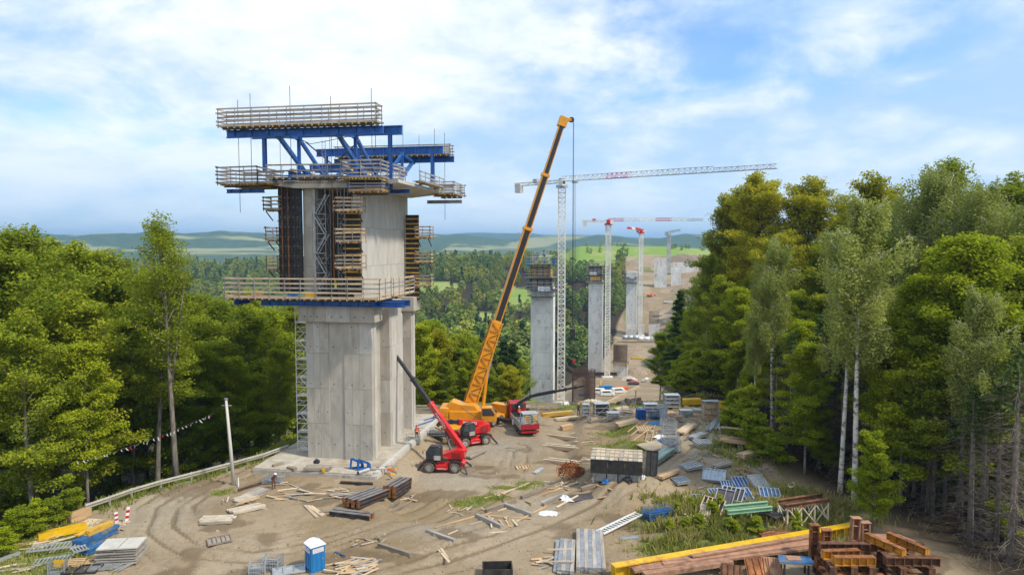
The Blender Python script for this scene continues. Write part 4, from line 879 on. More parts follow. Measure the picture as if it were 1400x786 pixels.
# black formwork wall hung on the left web, with ribs and tie plates
def form_wall(label, x, y, z, w, h, sy=.35, name='formwork_wall', stripes=None, rz=0., black=True):
    t = pthing(name, label, 'formwork', x, y, z, rz=rz)
    n = max(3, round(w / .33))
    for i in range(n):
        MB().bbox((-w / 2 + w * i / n + .02, -sy / 2, 0), (-w / 2 + w * (i + 1) / n - .02, sy / 2, h)).build('form_board', 'form_black' if black else 'wood_old', t)
    for k in range(int(h / (.62 if stripes else 1.05))):
        zz = .3 + k * (.62 if stripes else 1.05)
        MB().bbox((-w / 2 - .06, -sy / 2 - .11, zz), (w / 2 + .06, -sy / 2 - .005, zz + (.15 if stripes else .10))).build('waling', stripes or 'form_black', t)
        if not stripes:
            for i in range(int(w / .5)): link('tie_plate', unit_box(.07, .05, .07, 'steel_grey'), t, (-w / 2 + .3 + i * .5, -sy / 2 - .03, zz + .45))
    return t
form_wall('black ribbed formwork wall clamped to the left side of the box girder', -5.35, .0, 18.9, 2.7, 11.4)
form_wall('narrow dark formwork strip in the mouth of the box girder', .15, 1.2, 18.9, .9, 10.8)
form_wall('dark formwork with yellow beams behind the stacked climbing platforms', 2.0, -.4, 18.9, 1.9, 9.0, stripes='plywood_yellow')
form_wall('tall dark formwork with ochre walings on the far right side of the pier', 3.75, 14.2, 17.0, 1.7, 10.8, stripes='plywood_yellow')
for i, (x, z1) in enumerate(((-6.05, 30.9), (-5.35, 30.8), (-.1, 30.6))):
    tag(MB().tube((0, 0, 0), (0, 0, z1 - 18.9), .06, n=8).build('standpipe', 'rust'), ['rust red standpipe left on the black formwork wall', 'rust red standpipe right on the black formwork wall', 'rust red standpipe in the mouth of the box girder'][i], 'pipe').location = Lw(x, -.55, 18.9)
scaffold('scaffold_tower', 'grey stair scaffold inside the mouth of the box girder', Lw(-1.6, -.3, 18.9), -TB, 1.5, 1.2, 5, 2.1, 'steel_grey')
scaffold('scaffold_tower', 'narrow steel ladder scaffold right in the mouth of the box girder', Lw(.95, -.5, 18.9), -TB, .8, .8, 5, 2.1, 'steel_grey', False)
scaffold('stair_tower', 'tall galvanised stair scaffold tower on the left side of the big pier', Lw(-5.1, 3.6, .5), -TB, 2.3, 2.6, 8, 2.1, 'tower_white', r=.05)
# lower working platform round the pier head
platform('working_platform', 'long timber working platform with blue beams round the head of the big pier', 'platform', Lw(-3.0, -.9, 18.1), -TB, 17.6, 3.4, 'flr', 2.1, 5, 'wood_pale', 'wood_new', 22, .34)
for i, (x0, x1, y) in enumerate(((-8.4, 7.9, -1.1), (-8.4, 7.9, .9))):
    o = tag(MB().ibeam((0, 0, 0), (x1 - x0, 0, 0), .35, .62, .06, ribs=8).build('support_beam', 'blue_steel'), ['front blue steel beam carrying the lower working platform', 'rear blue steel beam carrying the lower working platform'][i], 'beam'); o.location = Lw(x0, y, 17.76); o.rotation_euler.z = -TB
platform('working_platform', 'narrow side platform with slanting rails at the right of the pier head', 'platform', Lw(5.3, 4.4, 18.2), -TB, 1.5, 7.0, 'r', 1.9, 5, 'wood_pale', 'wood_new', 3, .4)
for i, (x, y, l) in enumerate(((-10.8, -.9, 3.0), (5.0, .5, 5.5))):
    o = tag(MB().ibeam((0, -l / 2, 0), (0, l / 2, 0), .4, .55, .06, ribs=4).build('support_beam', 'blue_steel'), ['short blue cross beam under the left end of the lower platform', 'blue cross beam under the right end of the lower platform'][i], 'beam'); o.location = Lw(x, y, 17.82); o.rotation_euler.z = -TB
# small climbing platforms hung on the formwork
def climb(label, x, y, z, sx, sy, rz=0., wood='wood_new', rails='flr', tilt=0.):
    t = platform('climbing_platform', label, 'platform', Lw(x, y, z), -TB + rz, sx, sy, rails, 1.35, 4, wood, 'wood_new', 3, .3, 'climbing platforms on the pier formwork', 1.1, 'wood_old', False)
    t.rotation_euler.x = tilt
    for s in (-1, 1): barpiece('bracket', t, (s * sx * .38, sy / 2, -.9), (s * sx * .38, -sy / 2 + .1, .06), .09, .09, 'steel_dark')
    return t
for i, z in enumerate((27.6, 24.3, 21.2)):
    w = ('top', 'middle', 'bottom')[i]
    climb(w + ' timber climbing platform on the left edge of the black formwork', -7.35 + .1 * (i == 0), .2, z, 1.9 if i == 0 else 1.3, 1.5, 0, 'wood_pale')
for i, z in enumerate((27.3, 24.1, 21.3)):
    w = ('top', 'middle', 'bottom')[i]
    climb(w + ' one of three timber climbing platforms stacked in front of the box girder', 2.3, -1.6, z, 2.8, 1.3, .0, 'wood_new')
for i, z in enumerate((24.7, 21.6, 18.6)):
    w = ('top', 'middle', 'bottom')[i]
    climb(w + ' timber climbing platform sticking out at the far right of the pier', 5.3, 14.3, z, 1.9, 1.4, 0, 'wood_new')
# ---------------------------------------------------------------- form travellers
def traveller(label, cx, cy, rz, pw, words):
    t = pthing('form_traveller', label, 'form traveller', cx, cy, 30.85, rz=rz); B = 'blue_steel'
    for s, nm in ((-1, 'left'), (1, 'right')):
        x = 3.25 * s
        MB().ibeam((x, -2.2, .55), (x, 9.5, .55), .45, .75, .07, ribs=9).build('rail_beam', B, t)
        MB().bar((x, 2.0, .9), (x, -4.0, 4.2), .34, .42).build('front_strut', B, t)
        MB().bar((x, 6.6, .9), (x, .2, 4.7), .30, .38).build('rear_strut', B, t)
        MB().bar((x, -4.2, 4.25), (x, .4, 4.75), .28, .36).build('top_tie', B, t)
        MB().bar((x, .2, .9), (x, .2, 4.75), .30, .30, (0, 1, 0)).build('post', B, t)
        MB().box((x, 2.0, .98), (.6, .9, .3)).build('bearing', B, t)
        for y in (-1.3, 3.0, 7.5): MB().box((x, y, 1.05), (.5, .45, .32)).build('jack', 'yellow_paint', t)
    MB().ibeam((-8.6, .0, 5.17), (8.55, .0, 5.17), .42, .95, .09, ribs=12).build('cross_beam', B, t)
    MB().ibeam((-8.9, -4.3, 4.52), (8.1, -4.3, 4.52), .38, .75, .08, ribs=9).build('front_beam', B, t)
    MB().ibeam((-5.4, 6.9, 2.2), (5.4, 6.9, 2.2), .38, .75, .08, ribs=6).build('rear_beam', B, t)
    for x, z in ((-7.2, 1.1), (7.2, -1.0)): MB().ibeam((x, 0.02, z), (x, .02, 4.7), .36, .42, .05, (0, 1, 0)).build('hanger_post', B, t)
    for a, b in (((-3.2, 1.6, 4.5), (0, 1.6, 1.9)), ((3.2, 1.6, 4.5), (0, 1.6, 1.9))): MB().bar(a, b, .12).build('brace', 'steel_dark', t)
    MB().box((3.6, -.24, 5.17), (1.0, .03, .36)).build('sign_plate', 'yellow_paint', t); marks(t, .8, .16, 'text_red', 7, (3.6, -.262, 5.17))
    ld = MB()
    for s in (-.2, .2): ld.tube((-.9 + s, 1.3, .5), (-.9 + s, 1.3, 4.6), .025, n=5)
    for k in range(13): ld.tube((-1.1, 1.3, .7 + k * .3), (-.7, 1.3, .7 + k * .3), .018, n=5)
    ld.build('ladder', 'steel_grey', t)
    for i, x in enumerate((-7.6, -6.2, -1.8, 2.6, 6.9)): MB().tube((x, -4.3, -3.5 if i in (0, 3) else -.4), (x, -4.3, 8.0 + .6 * (i % 3)), .03, n=5).build('tie_rod', 'steel_dark', t)
    for i, x in enumerate((-5.6, 0.2, 5.4)): MB().tube((x, .45, -.2), (x, .45, 7.0 + .4 * i), .025, n=5).build('tie_rod', 'steel_dark', t)
    for i, x in enumerate((-7, -4.4, -1, 3.2, 6.0)): MB().box((x, -4.3, 5.02), (.25, .5, .3)).build('jack', B, t)
    for s in (-1, 1):
        for y, z in ((-4.0, 4.2), (.2, 4.7), (2.0, 1.05), (6.6, 1.0)): MB().box((3.25 * s, y, z), (.5, .62, .5)).build('gusset_plate', 'blue_old', t)
    for x in (-6.5, -2.0, 2.0, 6.5): MB().box((x, -.23, 5.17), (.3, .03, .8)).build('splice_plate', 'blue_old', t)
    MB().path([(-3.0, -.5, 4.6), (-1.5, -.6, 3.9), (.5, -.5, 4.2), (2.9, -.5, 4.6)], .035, 5).build('hose', 'cable', t); MB().path([(3.4, -3.6, 4.1), (4.2, -2.5, 2.6), (4.6, .5, 1.2), (4.8, 2, .2)], .035, 5).build('hose', 'cable', t)
    return t
traveller('blue steel form traveller frame on the near end of the deck', -1.05, .0, 0., 17, '')
traveller('blue steel form traveller frame on the far end of the deck', -1.05, 15.2, math.pi, 17, '')
def ptform(label, x, y, z, sx, sy, rails='fblr', h=1.3, nb=4, rz=0., wood='wood_grey', joist='plywood_yellow', jn=None):
    return platform('timber_platform', label, 'platform', Lw(x, y, z), -TB + rz, sx, sy, rails, h, nb, wood, joist, jn, .3)
ptform('long weathered timber platform on top of the near form traveller', -1.8, -4.5, 35.78, 17.0, 1.5, 'fblr', 1.75, 5, jn=24)
ptform('long weathered timber platform on top of the far form traveller', -.6, 19.5, 35.7, 16.0, 1.5, 'fblr', 1.3, 4, jn=20)
ptform('timber wing platform hanging at the left end of the deck', -9.6, -.6, 30.2, 4.6, 5.2, 'fblr', 1.75, 5)
ptform('large timber wing platform with yellow joists at the right front of the deck', 4.0, 1.0, 30.65, 4.3, 7.6, 'fblr', 1.75, 5, jn=12)
ptform('hanging lower platform below the right front wing platform', 4.3, -1.2, 29.3, 3.6, 2.0, 'fr', 1.2, 4, wood='wood_new')
ptform('narrow timber platform along the front edge of the deck', -2.6, -1.5, 30.9, 8.6, .9, 'f', 1.3, 3)
ptform('timber platform on the far right corner of the deck', 7.6, 17.2, 30.2, 3.0, 5.6, 'fblr', 1.5, 5)
ptform('narrow rail platform along the right edge of the deck', 7.6, 9.2, 30.9, .8, 9.5, 'r', 1.1, 3)
ptform('small lower timber platform beside the left wing platform', -6.9, -.8, 30.3, 1.6, 3.2, 'f', 1.2, 4)
for i, (x, y, z, l) in enumerate(((-9.4, -2.0, 29.75, 4.4), (4.2, -1.4, 30.2, 4.6), (7.6, 15.6, 29.5, 4.6), (5.2, 3.2, 29.9, 4.0))):
    o = tag(MB().ibeam((-l / 2, 0, 0), (l / 2, 0, 0), .3, .42, .05, ribs=4).build('hanger_beam', 'blue_steel' if i != 2 else 'steel_grey'), ['blue hanger beam under the left wing platform', 'blue hanger beam under the right front wing platform', 'grey hanger beam under the far right corner platform', 'blue hanger beam under the right edge of the deck'][i], 'beam'); o.location = Lw(x, y, z); o.rotation_euler.z = -TB

# odd boards, rolls and boxes lying about on the platforms
for i, (x, y, z, L, rz, m_, lab) in enumerate(((-6.5, -4.4, 36.1, 2.6, .1, 'wood_new', 'new board left on the near top platform, left half'), (2.5, -4.6, 36.1, 2.0, -.15, 'wood_old', 'old board left on the near top platform, right half'), (-9.2, -1.5, 30.5, 2.2, .9, 'wood_new', 'board lying on the left wing platform'), (4.2, -.5, 30.95, 2.4, .3, 'wood_old', 'board lying on the right front wing platform'), (-7.5, -1.6, 18.42, 3.0, .05, 'wood_new', 'board lying left on the lower working platform'), (2.0, -1.8, 18.42, 2.6, -.1, 'wood_old', 'board lying right on the lower working platform'))):
    o = tag(link('loose_board', unit_box(L, .22, .06, m_), None, Lw(x, y, z), (0, 0, -TB + rz)), lab, 'board')
for i, (x, y, z, sx, m_, lab) in enumerate(((-9.0, -.8, 18.39, 1.2, 'wood_new', 'wooden tool box left on the lower working platform'), (-4.6, -1.2, 18.39, .9, 'blue_old', 'blue tool box on the lower working platform'), (-2.6, -1.0, 18.39, 1.1, 'girder_yellow', 'yellow box on the lower working platform'), (-3.4, 2.6, 30.88, 1.2, 'steel_grey', 'grey power box on the deck under the near traveller'), (3.0, 5.0, 30.88, 1.4, 'blue_old', 'blue pump box on the deck'))):
    t = pthing('tool_box', lab, 'box', x, y, z); MB().bbox((-sx / 2, -.35, 0), (sx / 2, .35, .5)).build('box', m_, t, bevel=.03); MB().bbox((-sx / 2 - .02, -.37, .5), (sx / 2 + .02, .37, .56)).build('lid', m_, t)
    for s in (-1, 1): MB().path([(s * (sx / 2 + .01), -.12, .3), (s * (sx / 2 + .07), 0, .3), (s * (sx / 2 + .01), .12, .3)], .015, 5).build('handle', 'steel_dark', t)
# ---------------------------------------------------------------- piers down the valley
def far_pier(label, u, Y, vbase, vtop, w, d, heads, name='bridge_pier'):
    """heads: (v of platform, overhang) from the bottom up"""
    b = py_(u, vbase, Y); z1 = zpix(vtop, Y); t = thing(name, label, 'bridge pier', b, -R(12)); H = z1 - b.z; n = max(2, round(H / 4.6))
    for k in range(n):
        MB().bbox((-w / 2, -d / 2, H * k / n + (.03 if k else -6)), (w / 2, d / 2, H * (k + 1) / n - .03)).build('concrete_lift', 'concrete_far', t)
    MB().bbox((-w / 2 + .05, -d / 2 + .05, -5), (w / 2 - .05, d / 2 - .05, H - .1)).build('core', 'concrete', t)
    MB().bbox((-w / 2 - .003, -d / 2 - .12, -2), (-w / 2 + .9, -d / 2 - .003, H - .05)).build('corner_strip', 'concrete_far', t); MB().bbox((w / 2 - .9, -d / 2 - .12, -2), (w / 2 + .003, -d / 2 - .003, H - .05)).build('corner_strip', 'concrete_far', t)
    return t, H
def head(label, u, Y, v, sx, sy, h=1.5, wood='wood_new', post='steel_dark', name='pier_platform'):
    return platform(name, label, 'platform', py_(u, v, Y), -R(12), sx, sy, 'fblr', h, 3, wood, 'wood_old', 5, .8, None, 1.6, post)
def wall_form(label, u, Y, v0, v1, sx, sy, board, blue=True):
    p = py_(u, v0, Y); t = thing('climbing_formwork', label, 'formwork', p, -R(12)); H = zpix(v1, Y) - p.z; n = 6
    for i in range(n): MB().bbox((-sx / 2 + sx * i / n + .03, -sy / 2, 0), (-sx / 2 + sx * (i + 1) / n - .03, sy / 2, H)).build('form_board', board, t)
    for k in range(3): MB().bbox((-sx / 2 - .1, -sy / 2 - .25, H * (k + .5) / 3), (sx / 2 + .1, -sy / 2 - .005, H * (k + .5) / 3 + .25)).build('waling', 'wood_old', t)
    for x in (-.42, -.14, .14, .42): MB().bar((sx * x, -sy / 2 - .35, -.6), (sx * x, -sy / 2 - .35, H + .6), .22, .2, (0, 1, 0)).build('strongback', 'blue_old' if blue else 'steel_dark', t)
    return t
def sign(label, u, Y, v, w, h, mat, txt=None, tm='text_red', up=0.):
    p = py_(u, v, Y); t = thing('banner', label, 'sign', p, -R(12)); MB().box((0, 0, 0), (w, .06, h)).build('panel', mat, t)
    if txt: marks(t, w * .8, h * .4, tm, txt, (0, -.04, 0))
Y2 = 242
far_pier('tall pale concrete pier with blue climbing formwork next to the tall tower crane', 742, Y2, 552, 392, 8.0, 4.5, None)
for v, s, lab in ((405, 9.6, 'lowest'), (396, 11, 'second lowest'), (380, 11.4, 'middle'), (362, 10.8, 'upper')): head(lab + ' timber ring platform on the pier beside the tall tower crane', 741 - (0 if v > 370 else 1), Y2 - 1, v, s - .6, 7.5, 2.4, 'wood_grey', 'blue_old')
wall_form('climbing formwork with ochre boards and blue strongbacks on the pier beside the tall tower crane', 740, Y2, 378, 364, 7.4, 5, 'plywood_yellow')
wall_form('grey lower formwork on the pier beside the tall tower crane', 741, Y2, 394, 381, 8.2, 5, 'wood_grey', False)
scaffold('pier_scaffold', 'pale scaffold cage on top of the pier beside the tall tower crane', py_(738, 361, Y2), -R(12), 5.8, 4, 2, 2.4, 'galvanised', False, r=.06)
for i, (u, v) in enumerate(((757, 362), (722, 364))): 
    t = thing('toilet_cabin', ['blue cabin on the right of the pier head beside the tall crane', 'blue tank on the left of the pier head beside the tall crane'][i], 'cabin', py_(u, v, Y2 - 3), 0); MB().box((0, 0, 1.0), (1.1, 1.1, 2.0)).build('body', 'tarp_blue', t, bevel=.06); MB().box((0, 0, 2.07), (1.2, 1.2, .12)).build('roof', 'blue_old', t)
sign('white banner on the pier beside the tall tower crane', 744, Y2 - 4.9, 395, 4.4, 1.5, 'white_paint', 8, 'text_blue')
Y3 = 400
far_pier('concrete pier with yellow banner, second in the valley', 814, Y3, 514, 384, 8.2, 5, None)
for v, s, lab in ((386, 11, 'lowest'), (375, 11.8, 'middle'), (364, 11, 'upper')): head(lab + ' ring platform on the valley pier with the yellow banner', 814, Y3 - 1, v, s, 8, 2.6, 'wood_grey')
wall_form('dark formwork on the valley pier with the yellow banner', 814, Y3, 384, 364, 8.0, 5, 'wood_grey', False)
sign('yellow banner on the second valley pier', 814, Y3 - 4.6, 381, 5.8, 2.0, 'yellow_paint', 9, 'text_red'); sign('small white banner above the yellow one on the second valley pier', 811, Y3 - 4.6, 374, 4.2, 1.7, 'white_paint', 8, 'text_blue')
Y4 = 530
far_pier('slender pale concrete pier, third in the valley', 863, Y4, 458, 371, 8.2, 5, None)
for v, s, lab in ((386, 10.6, 'lower'), (379, 10.6, 'upper')): head(lab + ' ring platform on the third valley pier', 863, Y4 - 1, v, s, 8, 2.8, 'wood_grey')
sign('white sign on the third valley pier', 864, Y4 - 5, 379.5, 3.6, 1.4, 'white_paint')
Y5 = 640
far_pier('grey pier head with tall formwork far up the valley side', 903, Y5, 391, 365, 11.5, 6, None)
for i, du in enumerate((-6, 0, 6)): far_pier(['left', 'middle', 'right'][i] + ' grey shaft on top of the farthest pier', 903 + du, Y5 - 1, 367, 353, 3.6, 3.6, None, 'pier_shaft')
far_pier('low white concrete pier right of the farthest pier', 924, Y5, 391, 367, 9, 5, None)
far_pier('white abutment wall on the hillside right of the last tower crane', 935, 690, 371, 359, 22, 4, None, 'abutment')
# stubs of the right hand row: rebar cages and first lifts
def rebar_cage(label, u, Y, v0, v1, w, d, rows=46):
    p = py_(u, v0, Y); H = zpix(v1, Y) - p.z; t = thing('rebar_cage', label, 'rebar cage', p, -R(12))
    for nm, y in (('front_mat', -d / 2), ('back_mat', d / 2)):
        m = MB()
        for i in range(rows): x = -w / 2 + w * i / (rows - 1); m.bar((x, y, -.5), (x, y, H + random.uniform(-.4, .3)), .075, .075, (0, 1, 0))
        for k in range(int(H / .45)): m.bar((-w / 2, y + .08, k * .45), (w / 2, y + .08, k * .45), .05, .05)
        tag(m.build(nm, 'rebar', t), kind='stuff')
    for s in (-1, 1):
        m = MB()
        for i in range(14): y = -d / 2 + d * i / 13; m.bar((s * w / 2, y, -.5), (s * w / 2, y, H), .075, .075, (0, 1, 0))
        for k in range(int(H / .45)): m.bar((s * w / 2, -d / 2, k * .45), (s * w / 2, d / 2, k * .45), .05, .05)
        tag(m.build('side_mat', 'rebar', t), kind='stuff')
rebar_cage('tall dark brown rebar cage of a pier behind the lorry crane arm', 798, 241, 547, 505, 7.8, 4.4)
far_pier('low concrete pier stub right of the second valley pier', 848, 398, 516, 496, 8.2, 5, None, 'pier_stub'); rebar_cage('dark rebar cage on the low pier stub in the valley', 848, 398, 495, 471, 7.8, 4.6); head('timber ring platform on the low pier stub in the valley', 848, 397, 497, 9.6, 6.4, 1.4)
far_pier('small concrete stub far down the valley by the white pipes', 894, 528, 458, 443, 8, 5, None, 'pier_stub'); rebar_cage('dark rebar cage on the small stub by the white pipes', 894, 528, 443, 425, 7.6, 4.6, 30)
far_pier('dark box formwork next to the third valley pier', 877, 530, 457, 444, 4, 4, None, 'pier_stub')
p = py_(828, 513, 396); t = thing('steel_girder', 'dark rusty girder lying at the foot of the second valley crane', 'girder', p, .0); MB().ibeam((-7, 0, .9), (7, 0, .9), 1.0, 1.7, .15, ribs=8).build('web', 'rust_dark', t); MB().box((0, -.6, 1.3), (1.6, .2, .8)).build('marker', 'yellow_paint', t)
for i, (u, v, L, mat, lab) in enumerate(((862, 460, 12, 'galvanised', 'grey concrete pipe drum at the foot of the third valley pier'), (884, 462, 14, 'white_paint', 'long white pipe drum at the foot of the third valley pier'))):
    p = py_(u, v + 4, 505); t = thing('storage_drum', lab, 'drum', p, -.1)
    for k in range(3): MB().tube((-L / 2 + L * k / 3 + .05, 0, 1.6), (-L / 2 + L * (k + 1) / 3 - .05, 0, 1.6), 1.7, n=14).build('drum_ring', mat, t, True)
# ---------------------------------------------------------------- tower cranes
def lattice(mb, p0, p1, w, h, n, r, tri=False):
    """four (or three) chords with zigzag bracing along a straight line"""
    p0, p1, d, s, u = mb.frame(p0, p1); L = (p1 - p0).length
    ch = [s * -w / 2, s * w / 2, u * h] if tri else [s * a * w / 2 + u * b * h / 2 for a, b in ((-1, -1), (1, -1), (1, 1), (-1, 1))]
    for c in ch: mb.bar(p0 + c, p1 + c, r * 2, r * 2, u)
    m = len(ch)
    for k in range(n):
        a = p0 + d * (L * k / n); b = p0 + d * (L * (k + 1) / n)
        for i in range(m):
            j = (i + 1) % m; q = (a + ch[i], b + ch[j]) if k % 2 == 0 else (a + ch[j], b + ch[i]); mb.bar(q[0], q[1], r * 1.3, r * 1.3, u); mb.bar(a + ch[i], a + ch[j], r * 1.3, r * 1.3, u)
def tower_crane(label, u, Y, vbase, vjib, tip, tail, mw, mat, head_mat, jib_mats, r=.11, hook=None, base=True):
    b = py_(u, vbase, Y); zj = zpix(vjib, Y); t = thing('tower_crane', label, 'tower crane', b); H = zj - b.z - 2.5; n = max(3, round(H / 5.0)); h = H / n
    m = MB(); lattice(m, (0, 0, 0), (0, 0, h - .04), mw, mw, 3, r); sm = m.mesh('mast_section', mat)
    for k in range(n): link('mast_section', sm, t, (0, 0, k * h))
    if base: MB().box((0, 0, -.6), (mw * 2.4, mw * 2.4, 1.2)).build('base_block', 'concrete_far', t)
    for i in range(4): MB().bar((mw * (.5 if i % 2 else -.5), mw * (.5 if i < 2 else -.5), -3), (mw * (.5 if i % 2 else -.5), mw * (.5 if i < 2 else -.5), 0), .3, .3, (0, 1, 0)).build('base_leg', mat, t)
    MB().box((0, 0, H + .5), (mw * 1.25, mw * 1.25, 1.0), Euler((0, 0, .7)).to_matrix()).build('slewing_ring', head_mat, t); MB().tube((0, 0, H + 1), (0, 0, H + 3.2), mw * .5, n=10).build('tower_head', head_mat, t)
    hd = Vector((tip[0] - b.x, tip[1] - b.y, 0)); L = hd.length; d = hd / L; sd_ = Vector((d.y, -d.x, 0)); z0 = H + 2.2
    c = MB().box((0, 0, 0), (1.6, 1.8, 2.0)).build('cab', 'white_paint', t, bevel=.1); c.location = d * 1.6 + sd_ * (mw * .5 + 1.0) + Vector((0, 0, H + 1.4)); c.rotation_euler.z = math.atan2(d.y, d.x); MB().box((.82, 0, .2), (.02, 1.5, 1.2)).build('window', 'glass', c)
    nj = len(jib_mats); dz = tip[2] - zj
    for i, jm in enumerate(jib_mats):
        a, e = i / nj, (i + 1) / nj; hh = 1.7 if i < nj * .7 else 1.25
        m = MB(); lattice(m, d * (L * a + .05) + Vector((0, 0, z0 + dz * a)), d * (L * e - .05) + Vector((0, 0, z0 + dz * e)), 1.4, hh, max(2, round(L / nj / 1.9)), r * .62, True); m.build('jib_section', jm, t)
    tl = tail; m = MB(); lattice(m, -d * .3 + Vector((0, 0, z0)), -d * tl + Vector((0, 0, z0)), 1.6, 1.0, max(3, round(tl / 2)), r * .7); m.build('counter_jib', mat, t)
    for k in range(3): q = MB().box((0, 0, 0), (.75, 2.0, 3.2)).build('counterweight', 'concrete_far', t); q.location = -d * (tl - .8 - k * .85) + Vector((0, 0, z0 - 1.3)); q.rotation_euler.z = math.atan2(d.y, d.x)
    q = MB().box((0, 0, 0), (1.8, 1.4, 1.4)).build('winch', head_mat, t); q.location = -d * (tl * .55) + Vector((0, 0, z0 + .8)); q.rotation_euler.z = math.atan2(d.y, d.x)
    if hook:
        f, hz, load = hook; hp = d * L * f; tr_ = MB().box((0, 0, 0), (1.8, 1.3, .6)).build('trolley', head_mat, t); tr_.location = hp + Vector((0, 0, z0 + dz * f - .5)); tr_.rotation_euler.z = math.atan2(d.y, d.x)
        for s in (-.35, .35): MB().tube(hp + sd_ * s + Vector((0, 0, z0 + dz * f - .7)), hp + sd_ * s + Vector((0, 0, hz - b.z + 1.2)), .045, n=5).build('hoist_rope', 'cable', t)
        hb = MB().prism([(-.7, 1.2), (.7, 1.2), (.35, 0), (-.35, 0)], -.25, .25, 'y').build('hook_block', 'lamp_red', t); hb.location = hp + Vector((0, 0, hz - b.z)); MB().tube((0, 0, -.9), (0, 0, 0), .12, .2, 8).build('hook', 'steel_dark', hb)
    return t
tip1 = py_(1062, 229, 188); tower_crane('tallest tower crane with long white and red jib beside the nearest valley pier', 767, 236, 551, 247, tip1, 21, 2.3, 'tower_white', 'tower_grey', ['tower_white', 'tower_white', 'red_paint', 'tower_white', 'tower_grey', 'tower_grey', 'tower_grey', 'tower_grey'], .12, (.075, zpix(497, 231), None))
tip2 = py_(962, 301, 392); tower_crane('second tower crane with red head and banded jib in the valley', 830, 394, 514, 302, tip2, 15, 2.6, 'tower_white', 'red_paint', ['red_paint', 'tower_white', 'tower_white', 'red_paint', 'tower_white', 'tower_grey'], .17)
tip3 = py_(858, 312, 470); tower_crane('third tower crane with red slewing head far down the valley', 875, 520, 458, 315, tip3, 14, 2.6, 'tower_white', 'red_paint', ['red_paint', 'red_paint', 'tower_white', 'red_paint'], .2)
tip4 = py_(931, 315, 690); tower_crane('farthest pale grey tower crane on the bare hill', 914, 700, 372, 318, tip4, 5, 2.8, 'tower_grey', 'tower_grey', ['tower_grey', 'tower_grey'], .26)
# ---------------------------------------------------------------- vehicles
def wheel(par, c, r, w, rim='rim_grey', axis=(0, 1, 0)):
    c = Vector(c); o = link('wheel', None, par, c); o.empty_display_size = .2
    MB().disc_wheel((0, 0, 0), r, w, axis).build('tyre', 'tyre', o, True)
    ax = Vector(axis); MB().tube(-ax * w * .3, ax * w * .3, r * .66, n=18).build('rim', rim, o); MB().tube(-ax * w * .42, ax * w * .42, r * .22, n=10).build('hub', 'rim_grey', o)
    return o
def telescopic(par, p0, p1, secs, mat_first, up=(0, 0, 1)):
    """nested boom boxes: (start fraction, end fraction, width, height, material)"""
    p0 = Vector(p0); p1 = Vector(p1)
    for a, b, w, h, mt in secs:
        MB().bar(p0.lerp(p1, a), p0.lerp(p1, b), w, h, up).build('boom_section', mt, par, bevel=.03)
        MB().bar(p0.lerp(p1, b) - (p1 - p0).normalized() * .25, p0.lerp(p1, b) + (p1 - p0).normalized() * .02, w * 1.14, h * 1.14, up).build('boom_collar', mt, par)
